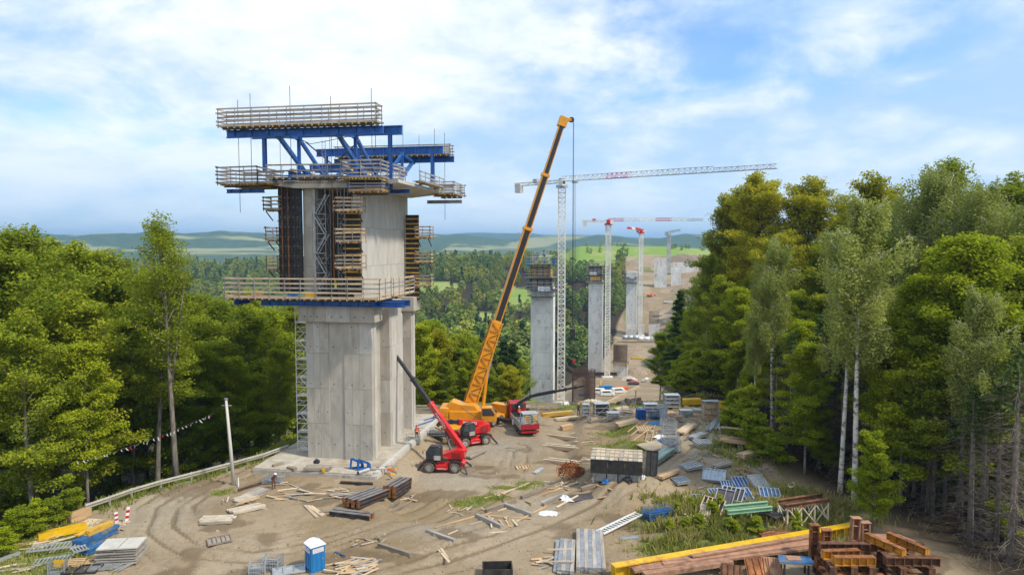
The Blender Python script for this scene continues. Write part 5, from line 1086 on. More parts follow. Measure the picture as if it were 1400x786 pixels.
def telehandler(label, loc, rz, boom_to, ext, side=True):
    t = thing('telehandler', label, 'telehandler', loc, rz)
    for x in (-1.45, 1.45):
        for y in (-1.05, 1.05): wheel(t, (x, y, .62), .62, .46)
    MB().prism([(-2.3, .55), (-2.35, .95), (-1.9, 1.2), (2.1, 1.2), (2.5, 1.0), (2.4, .6), (.75, .55), (.7, .42), (-.7, .42), (-.75, .55)], -.62, .62, 'y').build('chassis', 'red_paint', t, bevel=.03)
    for s in (-1, 1):
        MB().bbox((-.72, s * .64, .36), (.72, s * 1.15, .92)).build('side_tank', 'red_paint', t, bevel=.04); text_part('MANITOU', .22, 'text_white', t, (0, s * 1.156, .5), (math.pi / 2, 0, 0 if s < 0 else math.pi))
        for x in (-1.45, 1.45): MB().prism([(x - .82, .95), (x - .7, 1.28), (x - .3, 1.42), (x + .3, 1.42), (x + .7, 1.28), (x + .82, .95), (x + .72, .95), (x + .6, 1.2), (x, 1.33), (x - .6, 1.2), (x - .72, .95)], s * .8, s * 1.28, 'y').build('mudguard', 'form_black', t)
        for x in (-2.35, 2.45): MB().bar((x, s * .7, .75), (x + math.copysign(.45, x), s * 1.5, .06), .13, .16).build('outrigger', 'steel_dark', t); MB().box((x + math.copysign(.45, x), s * 1.5, .03), (.45, .35, .06)).build('outrigger_pad', 'steel_grey', t)
    MB().tube((0, 0, 1.2), (0, 0, 1.4), .8, n=20).build('slew_ring', 'steel_dark', t)
    tr = link('turret', None, t, (0, 0, 1.4)); 
    MB().prism([(-1.9, 0), (-1.9, .5), (-.4, .55), (.2, .62), (1.6, 1.15), (2.35, 1.1), (2.45, .25), (2.2, 0)], -.55, .95, 'y').build('turret_body', 'red_paint', tr, bevel=.05)
    cabm = MB().prism([(-1.75, .05), (-1.8, .95), (-1.35, 1.62), (-.35, 1.66), (-.05, 1.5), (0, .05)], -1.2, -.35, 'y').build('cab', 'black_paint', tr, bevel=.05)
    for s, y in ((-1, -1.206), (1, -.345)):
        MB().prism([(-1.62, .75), (-1.66, .98), (-1.28, 1.5), (-.95, 1.52), (-.95, .6)], y, y + s * .012, 'y').build('cab_window', 'glass', tr); MB().prism([(-.85, .6), (-.85, 1.52), (-.42, 1.54), (-.18, 1.42), (-.14, .6)], y, y + s * .012, 'y').build('cab_window', 'glass', tr)
    MB().bbox((-.88, -1.225, .08), (-.12, -1.206, .58)).build('cab_door', 'rim_grey', tr)
    for s in (-1, 1): MB().box((-2.34, s * .45, .88), (.08, .2, .14)).build('headlight', 'plastic_white', t); MB().box((2.46, s * .45, .9), (.05, .16, .12)).build('tail_light', 'lamp_red', t)
    MB().tube((-1.0, -.78, 1.68), (-1.0, -.78, 1.85), .07, n=8).build('beacon', 'vest_orange', tr); MB().path([(-1.8, -1.25, 1.2), (-2.05, -1.4, 1.25), (-2.05, -1.4, .9)], .02, 5).build('mirror_arm', 'black_paint', tr); MB().box((-2.05, -1.4, .98), (.06, .2, .3)).build('mirror', 'black_paint', tr)
    for k in range(5): MB().bbox((1.0, .955, .15 + .13 * k), (2.0, .968, .2 + .13 * k)).build('grille_bar', 'form_black', tr); MB().bbox((1.0, -.568, .15 + .13 * k), (2.0, -.555, .2 + .13 * k)).build('grille_bar', 'form_black', tr)
    MB().path([(2.2, .75, 1.2), (.8, .8, 1.9), (-1.2, .75, 3.3)], .03, 5).build('hose', 'cable', tr)
    p0 = Vector((2.1, .35, .95)); p1 = p0 + Vector(boom_to)
    telescopic(tr, p0, p1, [(-.03, ext, .52, .62, 'red_paint'), (ext - .02, ext + (1 - ext) * .45, .40, .48, 'black_paint'), (ext + (1 - ext) * .43, 1, .30, .36, 'black_paint')], None)
    d = (p1 - p0).normalized(); MB().bar(p1, p1 + d * .5 - Vector((0, 0, .6)), .34, .3).build('boom_head', 'form_black', tr)
    MB().bar(p0 + Vector((-1.3, 0, -.55)), p0.lerp(p1, ext * .55) - Vector((0, 0, .3)), .18, .18).build('lift_cylinder', 'steel_dark', tr)
    ang = math.atan2(d.z, math.hypot(d.x, d.y)); yaw = math.atan2(d.y, d.x)
    c = p0.lerp(p1, ext * .62); M = Matrix.Rotation(yaw + math.pi, 4, 'Z') @ Matrix.Rotation(ang, 4, 'Y') @ Matrix.Rotation(math.pi / 2, 4, 'X')
    sidev = Vector((math.sin(yaw), -math.cos(yaw), 0)); sidev = sidev if sidev.y < 0 else -sidev
    o = text_part('MANITOU', .46, 'text_white', tr, c + sidev * .29, M.to_euler())
    return t
p = at(603, 641); T1 = telehandler('red telehandler with long black telescopic boom raised over the pier footing', (p.x + .35, p.y - .3, p.z), -.10, (-9.6, 5.2, 10.4), .44)
p = at(645, 607); telehandler('red rotating telehandler with lowered boom parked beside the yellow mobile crane', (p.x, p.y, p.z), .5, (-6.6, -1.0, 1.3), .62)
def mobile_crane():
    p = at(655, 588); t = thing('mobile_crane', 'yellow mobile crane with very long raised telescopic boom', 'crane', (p.x, 93.0, gz(p.x, 93)), .95); Yl = 'crane_yellow'
    MB().prism([(-6.5, .8), (-6.5, 1.35), (4.6, 1.35), (4.6, .8)], -1.35, 1.35, 'y').build('carrier', Yl, t, bevel=.04)
    MB().prism([(4.4, .6), (4.4, 2.5), (5.6, 2.5), (6.4, 1.7), (6.5, .6)], -1.35, 1.35, 'y').build('driver_cab', Yl, t, bevel=.08); MB().prism([(5.66, 2.4), (6.38, 1.7), (6.42, 1.72), (5.7, 2.42)], -1.2, 1.2, 'y').build('windscreen', 'glass', t)
    for x in (-5.6, -4.0, -2.4, 1.6, 3.2):
        for y in (-1.15, 1.15): wheel(t, (x, y, .68), .68, .5, 'rim_grey')
    for x in (-5.0, 2.4):
        for s in (-1, 1):
            MB().bbox((x - .2, s * 1.3, .75), (x + .2, s * 4.0, 1.2)).build('outrigger_beam', 'form_black', t); MB().bbox((x - .24, s * 4.0, .65), (x + .24, s * 4.25, 1.3)).build('outrigger_end', 'white_paint', t)
            MB().bbox((x - .26, s * 4.26, .8), (x + .26, s * 4.275, 1.15)).build('warning_stripe', 'red_paint', t); MB().tube((x, s * 4.1, 0), (x, s * 4.1, .8), .12, n=8).build('outrigger_leg', 'steel_grey', t)
            MB().box((x, s * 4.1, .06), (1.6, 1.6, .14)).build('outrigger_pad', 'wood_grey', t)
    s_ = link('superstructure', None, t, (-1.2, 0, 1.4)); s_.rotation_euler.z = -.95 - .05
    MB().tube((0, 0, 0), (0, 0, .35), 1.2, n=20).build('slew_ring', 'steel_dark', s_)
    MB().prism([(-3.4, .3), (-3.4, 2.4), (-2.9, 2.7), (-1.6, 2.3), (.2, 2.2), (.8, 1.3), (2.8, 1.2), (2.8, .3)], -1.1, 1.1, 'y').build('turntable', Yl, s_, bevel=.05)
    for k in range(3): MB().bbox((-4.5, -1.7, .1 + .62 * k), (-3.3, 1.7, .68 + .62 * k)).build('counterweight', Yl, s_, bevel=.04)
    MB().bbox((-3.2, -1.62, .2), (2.3, -1.12, 1.5)).build('engine_cover', Yl, s_, bevel=.06)
    cb = MB().prism([(1.2, .3), (1.2, 2.2), (2.6, 2.25), (3.2, 1.4), (3.2, .3)], -2.2, -1.15, 'y').build('operator_cab', Yl, s_, bevel=.06); MB().prism([(1.35, 1.1), (1.35, 2.05), (2.5, 2.08), (2.95, 1.4), (2.95, 1.1)], -2.215, -2.2, 'y').build('cab_window', 'glass', s_); MB().prism([(2.66, 2.2), (3.22, 1.42), (3.25, 1.44), (2.7, 2.22)], -2.1, -1.25, 'y').build('cab_window', 'glass', s_)
    M = (Matrix.Translation(t.location) @ Matrix.Rotation(.95, 4, 'Z') @ Matrix.Translation((-1.2, 0, 1.4)) @ Matrix.Rotation(-1.0, 4, 'Z')).inverted()
    P0 = M @ Vector((py_(636, 572, 93.0).x, 93.0, py_(636, 572, 93.0).z)); P1 = M @ py_(770, 165, 95.5); d = (P1 - P0).normalized(); L = (P1 - P0).length
    b = link('boom', None, s_)
    # stiffened base section, cased in bracing
    q1 = P0.lerp(P1, .325); MB().bar(P0 - d * 1.2, q1, 1.0, 1.35).build('boom_section', Yl, b, bevel=.04)
    f = MB().frame(P0, q1); sd_, u_ = f[3], f[4]; n = 11; br = MB()
    for sg in (-1, 1):
        for e in (-1, 1): br.bar(P0 + sd_ * sg * .66 + u_ * e * .82, q1 + sd_ * sg * .6 + u_ * e * .7, .16, .16)
        for k in range(n):
            a = P0.lerp(q1, k / n) + sd_ * sg * .64; c = P0.lerp(q1, (k + 1) / n) + sd_ * sg * .64; e = 1 if k % 2 else -1; br.bar(a + u_ * e * .8, c - u_ * e * .8, .11, .11); br.bar(a + u_ * .8, a - u_ * .8, .1, .1)
    for k in range(n):
        for e in (-1, 1): a = P0.lerp(q1, k / n) + u_ * e * .82; c = P0.lerp(q1, (k + 1) / n) + u_ * e * .82; br.bar(a - sd_ * .64, c + sd_ * .64, .1, .1)
    br.build('boom_bracing', Yl, b)
    for a, e, w in ((.31, .64, .92), (.62, .82, .80), (.80, .995, .68)):
        MB().bar(P0.lerp(P1, a), P0.lerp(P1, e), w, w * 1.15).build('boom_section', Yl, b, bevel=.05); MB().bar(P0.lerp(P1, e) - d * .35, P0.lerp(P1, e) + d * .05, w * 1.22, w * 1.4).build('boom_collar', Yl, b)
        MB().bar(P0.lerp(P1, a + .02) + sd_ * w * .505, P0.lerp(P1, e - .01) + sd_ * w * .505, .012, w * .8).build('boom_side_shade', 'black_paint', b)  # shadow on the boom's side, painted as a black strip along each section
    MB().bar(P1 - d * .9, P1 + d * .5, .95, 1.2).build('boom_head', Yl, b, bevel=.05); hx = M.to_3x3() @ Vector((1, 0, 0)); tipp = P1 + hx * 1.1 + d * .1
    MB().bar(P1, tipp, .5, .4).build('sheave_arm', Yl, b); ax = sd_; MB().tube(tipp - ax * .12, tipp + ax * .12, .38, n=14).build('sheave', 'steel_dark', b)
    for s in (-.15, .15): MB().tube(tipp + hx * .3 + ax * s, tipp + hx * .3 + ax * s - Vector((0, 0, 29)), .03, n=5).build('hoist_rope', 'cable', b)
    hk = MB().prism([(-.4, .5), (.4, .5), (.3, -.6), (-.3, -.6)], -.2, .2, 'y').build('hook_block', 'black_paint', b); hk.location = tipp + hx * .3 - Vector((0, 0, 29.5)); MB().tube((0, 0, -1.1), (0, 0, -.6), .1, .16, 8).build('hook', 'steel_dark', hk)
    MB().tube(P0 + hx * 2.2 - Vector((0, 0, .8)), P0.lerp(P1, .19) + Vector((.5, 0, -.6)), .26, n=10).build('luffing_cylinder', Yl, b); MB().tube(P0.lerp(P1, .15) + hx * .9 - Vector((0, 0, 1.2)), P0.lerp(P1, .26) - u_ * .6, .16, n=10).build('luffing_rod', 'steel_grey', b)
mobile_crane()
def lorry():
    p = at(722, 596); h = math.atan2(1, -.22); t = thing('lorry', 'grey flatbed lorry with dark red cab and folded black loader crane', 'lorry', (p.x - .8, p.y + 4.2, p.z + .05), h)
    MB().bbox((-4.6, -.45, .75), (4.2, .45, 1.0)).build('chassis', 'steel_dark', t)
    for x in (-3.4, -2.1, 3.0):
        for y in (-1.0, 1.0): wheel(t, (x, y, .52), .52, .5, 'rim_grey')
    MB().prism([(2.3, .6), (2.3, 2.95), (2.9, 3.2), (4.1, 2.9), (4.5, 1.7), (4.55, .6)], -1.22, 1.22, 'y').build('cab', 'truck_red', t, bevel=.08); MB().prism([(4.12, 2.8), (4.48, 1.75), (4.51, 1.76), (4.15, 2.82)], -1.1, 1.1, 'y').build('windscreen', 'glass', t)
    for s in (-1, 1): MB().prism([(2.9, 1.8), (2.9, 2.6), (3.9, 2.6), (4.2, 1.8)], s * 1.222, s * 1.235, 'y').build('side_window', 'glass', t); MB().box((4.3, s * 1.45, 2.3), (.12, .25, .55)).build('mirror', 'black_paint', t)
    MB().bbox((2.285, -1.0, 2.2), (2.297, 1.0, 2.75)).build('rear_window', 'glass', t)
    MB().bbox((-4.9, -1.25, 1.0), (1.3, 1.25, 1.16)).build('load_bed', 'steel_grey', t)
    for s in (-1, 1):
        for i in range(3): MB().bbox((-4.85 + 2.06 * i, s * 1.25, 1.0), (-2.83 + 2.06 * i, s * 1.30, 1.85)).build('drop_side', 'galvanised', t)
    MB().bbox((-4.97, -1.25, 1.0), (-4.91, 1.25, 1.7)).build('tailboard', 'truck_red', t); MB().bbox((-4.98, -1.2, .55), (-4.8, 1.2, .8)).build('rear_bumper', 'truck_red', t)
    for s in (-.95, .95): MB().bbox((-5.0, s - .16, .6), (-4.981, s + .16, .75)).build('tail_light', 'lamp_red', t)
    MB().bbox((1.4, -.9, .95), (2.15, .9, 1.7)).build('crane_base', 'black_paint', t); MB().tube((1.8, 0, 1.7), (1.8, 0, 3.1), .26, n=12).build('crane_column', 'black_paint', t)
    Mi = (Matrix.Translation(t.location) @ Matrix.Rotation(h, 4, 'Z')).inverted(); base = Vector((1.8, 0, 3.0)); wy = t.location.y + 1.4
    k1 = Mi @ py_(728, 541, wy - .2); k2 = Mi @ py_(800, 527, wy - 3)
    c = link('loader_crane', None, t)
    MB().bar(base, k1, .36, .42).build('main_arm', 'black_paint', c, bevel=.04); MB().tube(base + Vector((0, .1, .1)), k1 - (k1 - base) * .25 + Vector((0, 0, .45)), .1, n=8).build('arm_cylinder', 'steel_grey', c)
    MB().bar(k1 - (k2 - k1) * .04, k1.lerp(k2, .45), .34, .40).build('jib_arm', 'black_paint', c, bevel=.04)
    for i, (a, b) in enumerate(((.43, .65), (.63, .83), (.81, 1))): MB().bar(k1.lerp(k2, a), k1.lerp(k2, b), .28 - .04 * i, .30 - .04 * i).build('jib_extension', 'black_paint', c); MB().bar(k1.lerp(k2, a), k1.lerp(k2, a + .015), .44, .5).build('jib_collar', 'steel_dark', c)
    MB().tube(k1.lerp(k2, .05) + Vector((0, 0, .3)), k1.lerp(k2, .4) + Vector((0, 0, .3)), .08, n=8).build('jib_cylinder', 'steel_grey', c)
    f = thing('transport_frame', 'grey steel frame with yellow slats loaded on the back of the lorry', 'frame', Mi.inverted() @ Vector((-4.0, -.1, 1.17)), h)
    for x in (-.8, .8):
        for y in (-1, 1): MB().bar((x, y, 0), (x, y, 1.9), .12, .12, (0, 1, 0)).build('post', 'galvanised', f)
    for z in (.1, 1.85): MB().bbox((-.85, -1.05, z - .05), (.85, 1.05, z + .05)).build('tray', 'galvanised', f)
    for k in range(5):
        for s in (-.55, .55): MB().box((-.84, s, .4 + .3 * k), (.08, .5, .12)).build('slat', 'plywood_yellow', f)
    for k in range(2): MB().bbox((-.8, -.12 + k * .02, .2), (.8, -.02 + k * .3, 1.7)).build('divider', 'steel_grey', f)
lorry()
def car(label, u, v, L, body, rz, name='parked_car', van=False):
    x = (u - 700) / FPX * v; p = (x, v, gz(x, v)); t = thing(name, label, 'van' if van else 'car', p, rz); h = 2.3 if van else 1.45
    prof = [(-L / 2, .35), (-L / 2, 1.0 if not van else 2.2), (-L / 2 + .4, h), (L * .12 if not van else L * .3, h), (L * .28 if not van else L * .40, .98 if not van else 1.3), (L / 2, .85 if not van else 1.05), (L / 2, .35)]
    MB().prism(prof, -.9, .9, 'y').build('body', body, t, bevel=.08)
    for s in (-1, 1):
        MB().prism([(-L * .38, h * .66), (-L * .36, h * .93), (L * .1, h * .93), (L * .22, h * .66)], s * .905, s * .918, 'y').build('side_window', 'glass', t)
        for x in (-L * .3, L * .3): wheel(t, (x, s * .82, .33), .33, .24)
for a in (('small red car parked on the valley road', 869, 340, 4.2, 'red_paint', .3), ('pale blue car parked beside the valley road', 882, 352, 4.4, 'rim_grey', 1.1), ('white car at the upper end of the parked row in the valley', 887, 368, 4.4, 'white_paint', 1.1), ('dark car parked behind the red car in the valley', 864, 356, 4.4, 'steel_dark', .2)): car(*a)
for a in (('white van nearest in the valley parking area', 832, 262, 5.6, 'white_paint', .1), ('white van at the back of the valley parking area', 848, 276, 6.0, 'white_paint', .2), ('low white van at the left of the valley parking area', 822, 272, 5.2, 'white_paint', -.1)): car(*a, 'parked_van', True)
t = thing('site_container', 'blue container beside the white vans in the valley', 'container', (39.5, 285, gz(39.5, 285)), .1)
MB().bbox((-2.6, -1.2, .1), (2.6, 1.2, 2.6)).build('body', 'tarp_blue', t, bevel=.04); MB().bbox((2.605, -.9, .3), (2.64, .9, 2.4)).build('door', 'blue_old', t)
for k in range(8): MB().bbox((-2.4 + .62 * k, -1.25, .2), (-2.1 + .62 * k, -1.205, 2.5)).build('rib', 'blue_old', t)
# ---------------------------------------------------------------- site stores, timber, steel and litter
def span(u0, v0, u1, v1):
    a, b = at(u0, v0), at(u1, v1); c = (a + b) / 2; d = b - a; L = d.length; return a, b, c, L, math.atan2(d.y, d.x), max(-.16, min(.16, math.atan2(d.z, math.hypot(d.x, d.y))))
def bundle(name, label, cat, u0, v0, u1, v1, nw, nh, w, h, mat, lift=0., gap=.012, jit=.04, ib=False, piece_name=None, L=None, group=None, z=None, cross=0, skew=0.):
    """members stacked side by side and on top of each other along the line between two ground points"""
    a, b, c, L0, rz, tilt = span(u0, v0, u1, v1); L = L or L0; zz = gz(c.x, c.y) if z is None else z
    t = thing(name, label, cat, (c.x, c.y, zz + lift), rz, group); t.rotation_euler.y = -tilt if z is None else 0
    mats = mat if isinstance(mat, (list, tuple)) else [mat]
    pn = piece_name or ('beam' if ib else 'plank'); k = 0; z0 = .02
    if cross:
        for x in np.linspace(-L * .38, L * .38, cross): link('bearer', unit_box(.1, nw * (w + gap) * 1.05, .1, 'wood_old'), t, (x, 0, .05))
        z0 = .105
    for j in range(nh):
        for i in range(nw - (1 if (j == nh - 1 and nh > 1 and random.random() < .5) else 0)):
            mt = mats[k % len(mats)] if len(mats) > 1 else mats[0]; k += 1
            key = ('ib', round(L, 2), w, h, mt)
            if ib:
                if key not in BOXES: BOXES[key] = MB().ibeam((-L / 2, 0, 0), (L / 2, 0, 0), w, h, h * .09).mesh('beam', mt)
                me = BOXES[key]
            else: me = unit_box(round(L, 2), w, h, mt)
            o = link(pn, me, t, (random.uniform(-jit, jit) * L * .5, -(nw - 1) / 2 * (w + gap) + i * (w + gap), z0 + h / 2 + j * (h + .006)), (0, 0, random.uniform(-jit, jit) * .25 + skew * j))
    return t
LB = {}
def board(label, u0, v0, u1, v1, w=.2, h=.06, mat='wood_pale', group=None, name='loose_board', cat='board', lift=0.):
    a, b, c, L, rz, tilt = span(u0, v0, u1, v1); o = link(name, unit_box(round(L, 2), w, h, mat), None, (c.x, c.y, gz(c.x, c.y) + h / 2 + lift), (random.uniform(-.05, .05), -tilt, rz)); return tag(o, label, cat, group)
def scatter_boards(label, group, u, v, du, dv, n, Lr=(.5, 1.8), mats=('wood_pale', 'wood_new', 'wood_grey'), ang=None, w=(.1, .22), mass=None):
    m = MB()
    for i in range(n):
        p = at(u + random.uniform(-du, du), v + random.uniform(-dv, dv)); L = round(random.uniform(*Lr), 1); a = random.uniform(0, 3.14) if ang is None else random.gauss(ang, .35)
        if mass:      # small scrap nobody would count: one object
            m.cur = random.randrange(len(mats)); m.box((p.x, p.y, p.z + .04 + .12 * random.random()), (L, random.choice((.08, .12, .18)), .05), Euler((random.uniform(-.12, .12), random.uniform(-.15, .15), a)).to_matrix()); continue
        o = link('loose_board', unit_box(L, random.choice((.1, .15, .2, w[1])), .05, random.choice(mats)), None, (p.x, p.y, p.z + .05 + .1 * random.random()), (random.uniform(-.12, .12), random.uniform(-.15, .15), a)); tag(o, label, 'board', group)
    if mass: tag(m.build(mass, list(mats)), kind='stuff')
def grid_box(label, u, v, sx, sy, sz, mat='galvanised', rz=0., fill=None, n=6, name='wire_crate', group=None, r=.025):
    p = at(u, v); t = thing(name, label, 'crate', (p.x, p.y, p.z), rz, group)
    for x in (-1, 1):
        for y in (-1, 1): link('corner_post', unit_box(.06, .06, sz, mat), t, (x * sx / 2, y * sy / 2, sz / 2 + .08))
    for s in (-1, 1):
        m = MB()
        for k in range(n + 1): m.bar((-sx / 2 + sx * k / n, s * sy / 2, .1), (-sx / 2 + sx * k / n, s * sy / 2, sz), r, r, (0, 1, 0))
        for k in range(4): m.bar((-sx / 2, s * sy / 2, .12 + (sz - .12) * k / 3), (sx / 2, s * sy / 2, .12 + (sz - .12) * k / 3), r * 1.2, r * 1.2)
        m.build('mesh_side', mat, t); m = MB(); q = max(3, int(n * sy / sx))
        for k in range(q + 1): m.bar((s * sx / 2, -sy / 2 + sy * k / q, .1), (s * sx / 2, -sy / 2 + sy * k / q, sz), r, r, (0, 1, 0))
        for k in range(4): m.bar((s * sx / 2, -sy / 2, .12 + (sz - .12) * k / 3), (s * sx / 2, sy / 2, .12 + (sz - .12) * k / 3), r * 1.2, r * 1.2)
        m.build('mesh_side', mat, t)
    MB().bbox((-sx / 2, -sy / 2, .06), (sx / 2, sy / 2, .1)).build('floor', mat, t)
    if fill:
        for k in range(9): link('content', unit_box(round(sx * .85, 2), .12, .1, fill), t, (random.uniform(-.05, .05), -sy * .4 + sy * .8 * k / 8, .16 + sz * .55 * random.random()), (0, random.uniform(-.1, .1), random.uniform(-.1, .1)))
    return t
def form_panel(label, u, v, sx, sy, rz, tilt, face, rib, nr=5, name='ribbed_formwork', stack=1, group=None, roll=0., lift=0.):
    """formwork panel(s): sheet with frame and ribs on the upper side"""
    p = at(u, v); t = thing(name, label, 'formwork', (p.x, p.y, p.z + .05 + lift + abs(math.sin(tilt)) * sy * .5 + abs(math.sin(roll)) * sx * .5), 0, group, rot=Euler((tilt, roll, rz)))
    for s in range(stack):
        z = s * .17; link('sheet', unit_box(sx, sy, .03, face), t, (0, 0, z + .015))
        for k in range(nr): link('rib', unit_box(.07, sy, .11, rib), t, (-sx / 2 + .04 + (sx - .08) * k / (nr - 1), 0, z + .087))
        for y in (-1, 1): link('edge_rail', unit_box(sx, .06, .12, rib), t, (0, y * (sy / 2 + .032), z + .08))
    return t
def ladder(label, u0, v0, u1, v1, w, mat, n=12, name='ladder', lift=.05):
    a, b, c, L, rz, tilt = span(u0, v0, u1, v1); t = thing(name, label, 'ladder', (c.x, c.y, gz(c.x, c.y) + lift + .06), rz); t.rotation_euler.y = -tilt
    for s in (-1, 1): link('stile', unit_box(round(L, 2), .07, .12, mat), t, (0, s * w / 2, 0))
    for k in range(n): link('rung', unit_box(.09, w, .05, mat), t, (-L / 2 + L * (k + .5) / n, 0, 0))
    return t
def girder(name, label, u0, v0, u1, v1, w, h, mat, ribs, lift=0., z=None, flat=False):
    a, b, c, L, rz, tilt = span(u0, v0, u1, v1); t = thing(name, label, 'girder', (c.x, c.y, (gz(c.x, c.y) if z is None else z) + lift), rz); 
    if z is None: t.rotation_euler.y = -tilt
    th = h * .07
    for s, nm in ((-1, 'bottom_flange'), (1, 'top_flange')): link(nm, unit_box(round(L, 2), w, th, mat), t, (0, 0, h / 2 + s * (h / 2 - th / 2)))
    link('web', unit_box(round(L, 2), .04, h - 2 * th, mat), t, (0, 0, h / 2))
    for k in range(ribs):
        for s in (-1, 1): link('stiffener', unit_box(.03, w / 2 - .03, round(h - 2 * th - .006, 3), mat), t, (-L / 2 + L * (k + .5) / ribs if k else -L / 2 + .03, s * (w / 4 + .012), h / 2))
    return t
# --- portable toilet
def toilet():
    p = at(431, 779); t = thing('portable_toilet', 'blue portable toilet cabin with white roof at the bottom of the site', 'toilet', p, R(40))
    s = .56
    MB().bbox((-s, -s, .1), (s, s, 2.0)).build('cabin', 'toilet_blue', t, bevel=.05)
    MB().bbox((-s - .05, -s - .05, 0), (s + .05, s + .05, .12)).build('base', 'steel_grey', t)
    for k in range(3):
        MB().bbox((-s + .12 + .34 * k, -s - .025, .2), (-s + .34 + .34 * k, -s - .001, 1.45)).build('side_rib', 'toilet_blue', t); MB().bbox((-s - .025, -s + .12 + .34 * k, .2), (-s - .001, -s + .34 + .34 * k, 1.45)).build('side_rib', 'toilet_blue', t)
    n = 8; V = []; F = []; e = s + .06
    prof = [(-e, 1.98), (-e, 2.06)] + [(-e + 2 * e * i / n, 2.06 + .22 * math.sin(math.pi * i / n)) for i in range(1, n)] + [(e, 2.06), (e, 1.98)]
    MB().prism(prof, -e, e, 'y').build('roof', 'plastic_white', t, bevel=.03)
    MB().bbox((-.42, -s - .03, 1.55), (.42, -s - .027, 1.88)).build('label_plate', 'plastic_white', t); marks(t, .7, .1, 'text_blue', 9, (0, -s - .034, 1.78)); marks(t, .7, .08, 'text_red', 11, (0, -s - .034, 1.64))
    MB().bbox((-s - .03, -.42, 1.55), (-s - .027, .42, 1.88)).build('label_plate', 'plastic_white', t); marks(t, .7, .1, 'text_blue', 9, (-s - .034, 0, 1.78), (0, 0, -math.pi / 2)); marks(t, .7, .08, 'text_red', 11, (-s - .034, 0, 1.64), (0, 0, -math.pi / 2))
    MB().bbox((.3, -s - .05, .95), (.36, -s - .026, 1.1)).build('door_handle', 'steel_grey', t); MB().tube((.4, .4, 2.1), (.4, .4, 2.45), .05, n=8).build('vent_pipe', 'steel_grey', t)
toilet()
# --- guardrail, pole and wire
def guardrail():
    pts = [at(*p) for p in ((118, 703), (150, 692), (180, 681), (220, 669), (262, 658), (310, 645), (360, 631), (395, 618))]
    t = thing('guardrail', 'weathered wooden guardrail along the outer edge of the gravel road', 'guardrail', pts[0]); o = pts[0]
    for i in range(len(pts) - 1):
        a, b = pts[i] - o, pts[i + 1] - o; n = max(1, round((b - a).length / 3.0))
        for k in range(n): q = a.lerp(b, k / n); link('post', unit_box(.14, .14, 1.1, 'wood_grey'), t, (q.x, q.y, gz(q.x + o.x, q.y + o.y) - o.z + .45))
        barpiece('rail', t, a + Vector((0, -.1, .88)), b + Vector((0, -.1, .88)), .07, .17, 'concrete_pale'); barpiece('rail', t, a + Vector((0, -.1, .62)), b + Vector((0, -.1, .62)), .06, .14, 'wood_grey')
guardrail()
def utility_pole():
    p = at(320, 663); t = thing('utility_pole', 'leaning grey concrete utility pole at the bend of the gravel road', 'pole', p); top = py_(309, 546, p.y + .4) - p
    MB().path([(0, 0, -.4), top * .5, top], [.19, .155, .12], 10).build('shaft', 'concrete_pale', t, True); MB().box(top + Vector((0, 0, .06)), (.3, .3, .12)).build('cap', 'steel_grey', t); MB().tube(top * .93 - Vector((.5, 0, 0)), top * .93 + Vector((.5, 0, 0)), .04, n=6).build('crossarm', 'steel_grey', t)
    w = thing('streamer_wire', 'sagging wire with white and red fluttering streamers in front of the left forest', 'wire', p + top); P = [py_(u, v, p.y + .4 - (309 - u) * .03) - (p + top) for u, v in ((309, 549), (290, 566), (262, 578), (230, 592), (190, 606), (150, 619), (115, 629), (70, 634), (20, 640), (-40, 650))]
    MB().path(P, .018, 4).build('wire', 'cable', w)
    for i in range(34):
        f = 1.0 + 5.2 * i / 33; k = int(f); q = P[k].lerp(P[k + 1], f - k); L = random.uniform(.25, .7); dx = random.uniform(-.9, .3)
        MB().add([q + Vector((-.03, 0, 0)), q + Vector((.04, .02, 0)), q + Vector((.06 + dx * L, .1, -L * .5)), q + Vector((dx * L, .06, -L * .55))], [(0, 1, 2, 3)]).add([q + Vector((dx * L, .06, -L * .55)), q + Vector((.06 + dx * L, .1, -L * .5)), q + Vector((dx * L * 1.3 + .1, .2, -L * .8))], [(0, 1, 2)]).build('streamer', 'plastic_white' if i % 7 else 'text_red', w)
utility_pole()
for i, (u, v, h, lean) in enumerate(((160, 716, .95, -.05), (173, 714, 1.25, .14))):
    p = at(u, v); t = thing('traffic_beacon', ['smaller red and white warning beacon by the left timber pile', 'taller tilted red and white warning beacon on the gravel road'][i], 'beacon', p, .3, 'warning beacons'); t.rotation_euler.y = lean
    MB().bbox((-.3, -.2, 0), (.3, .2, .1)).build('foot', 'plank_stone', t)
    for k in range(5): MB().prism([(-.13, .1 + h * k / 5), (.13, .1 + h * k / 5 + .05), (.13, .1 + h * (k + 1) / 5 + .05), (-.13, .1 + h * (k + 1) / 5)], -.03, .03, 'y').build('stripe', 'plastic_white' if k % 2 == 0 else 'red_paint', t)
t = tag(MB().path([(0, 0, 0), (0, 0, .9)], [.07, .06], 8).build('marker_post', 'plastic_white'), 'short white marker post at the foot of the utility pole', 'post'); t.location = at(326, 665)
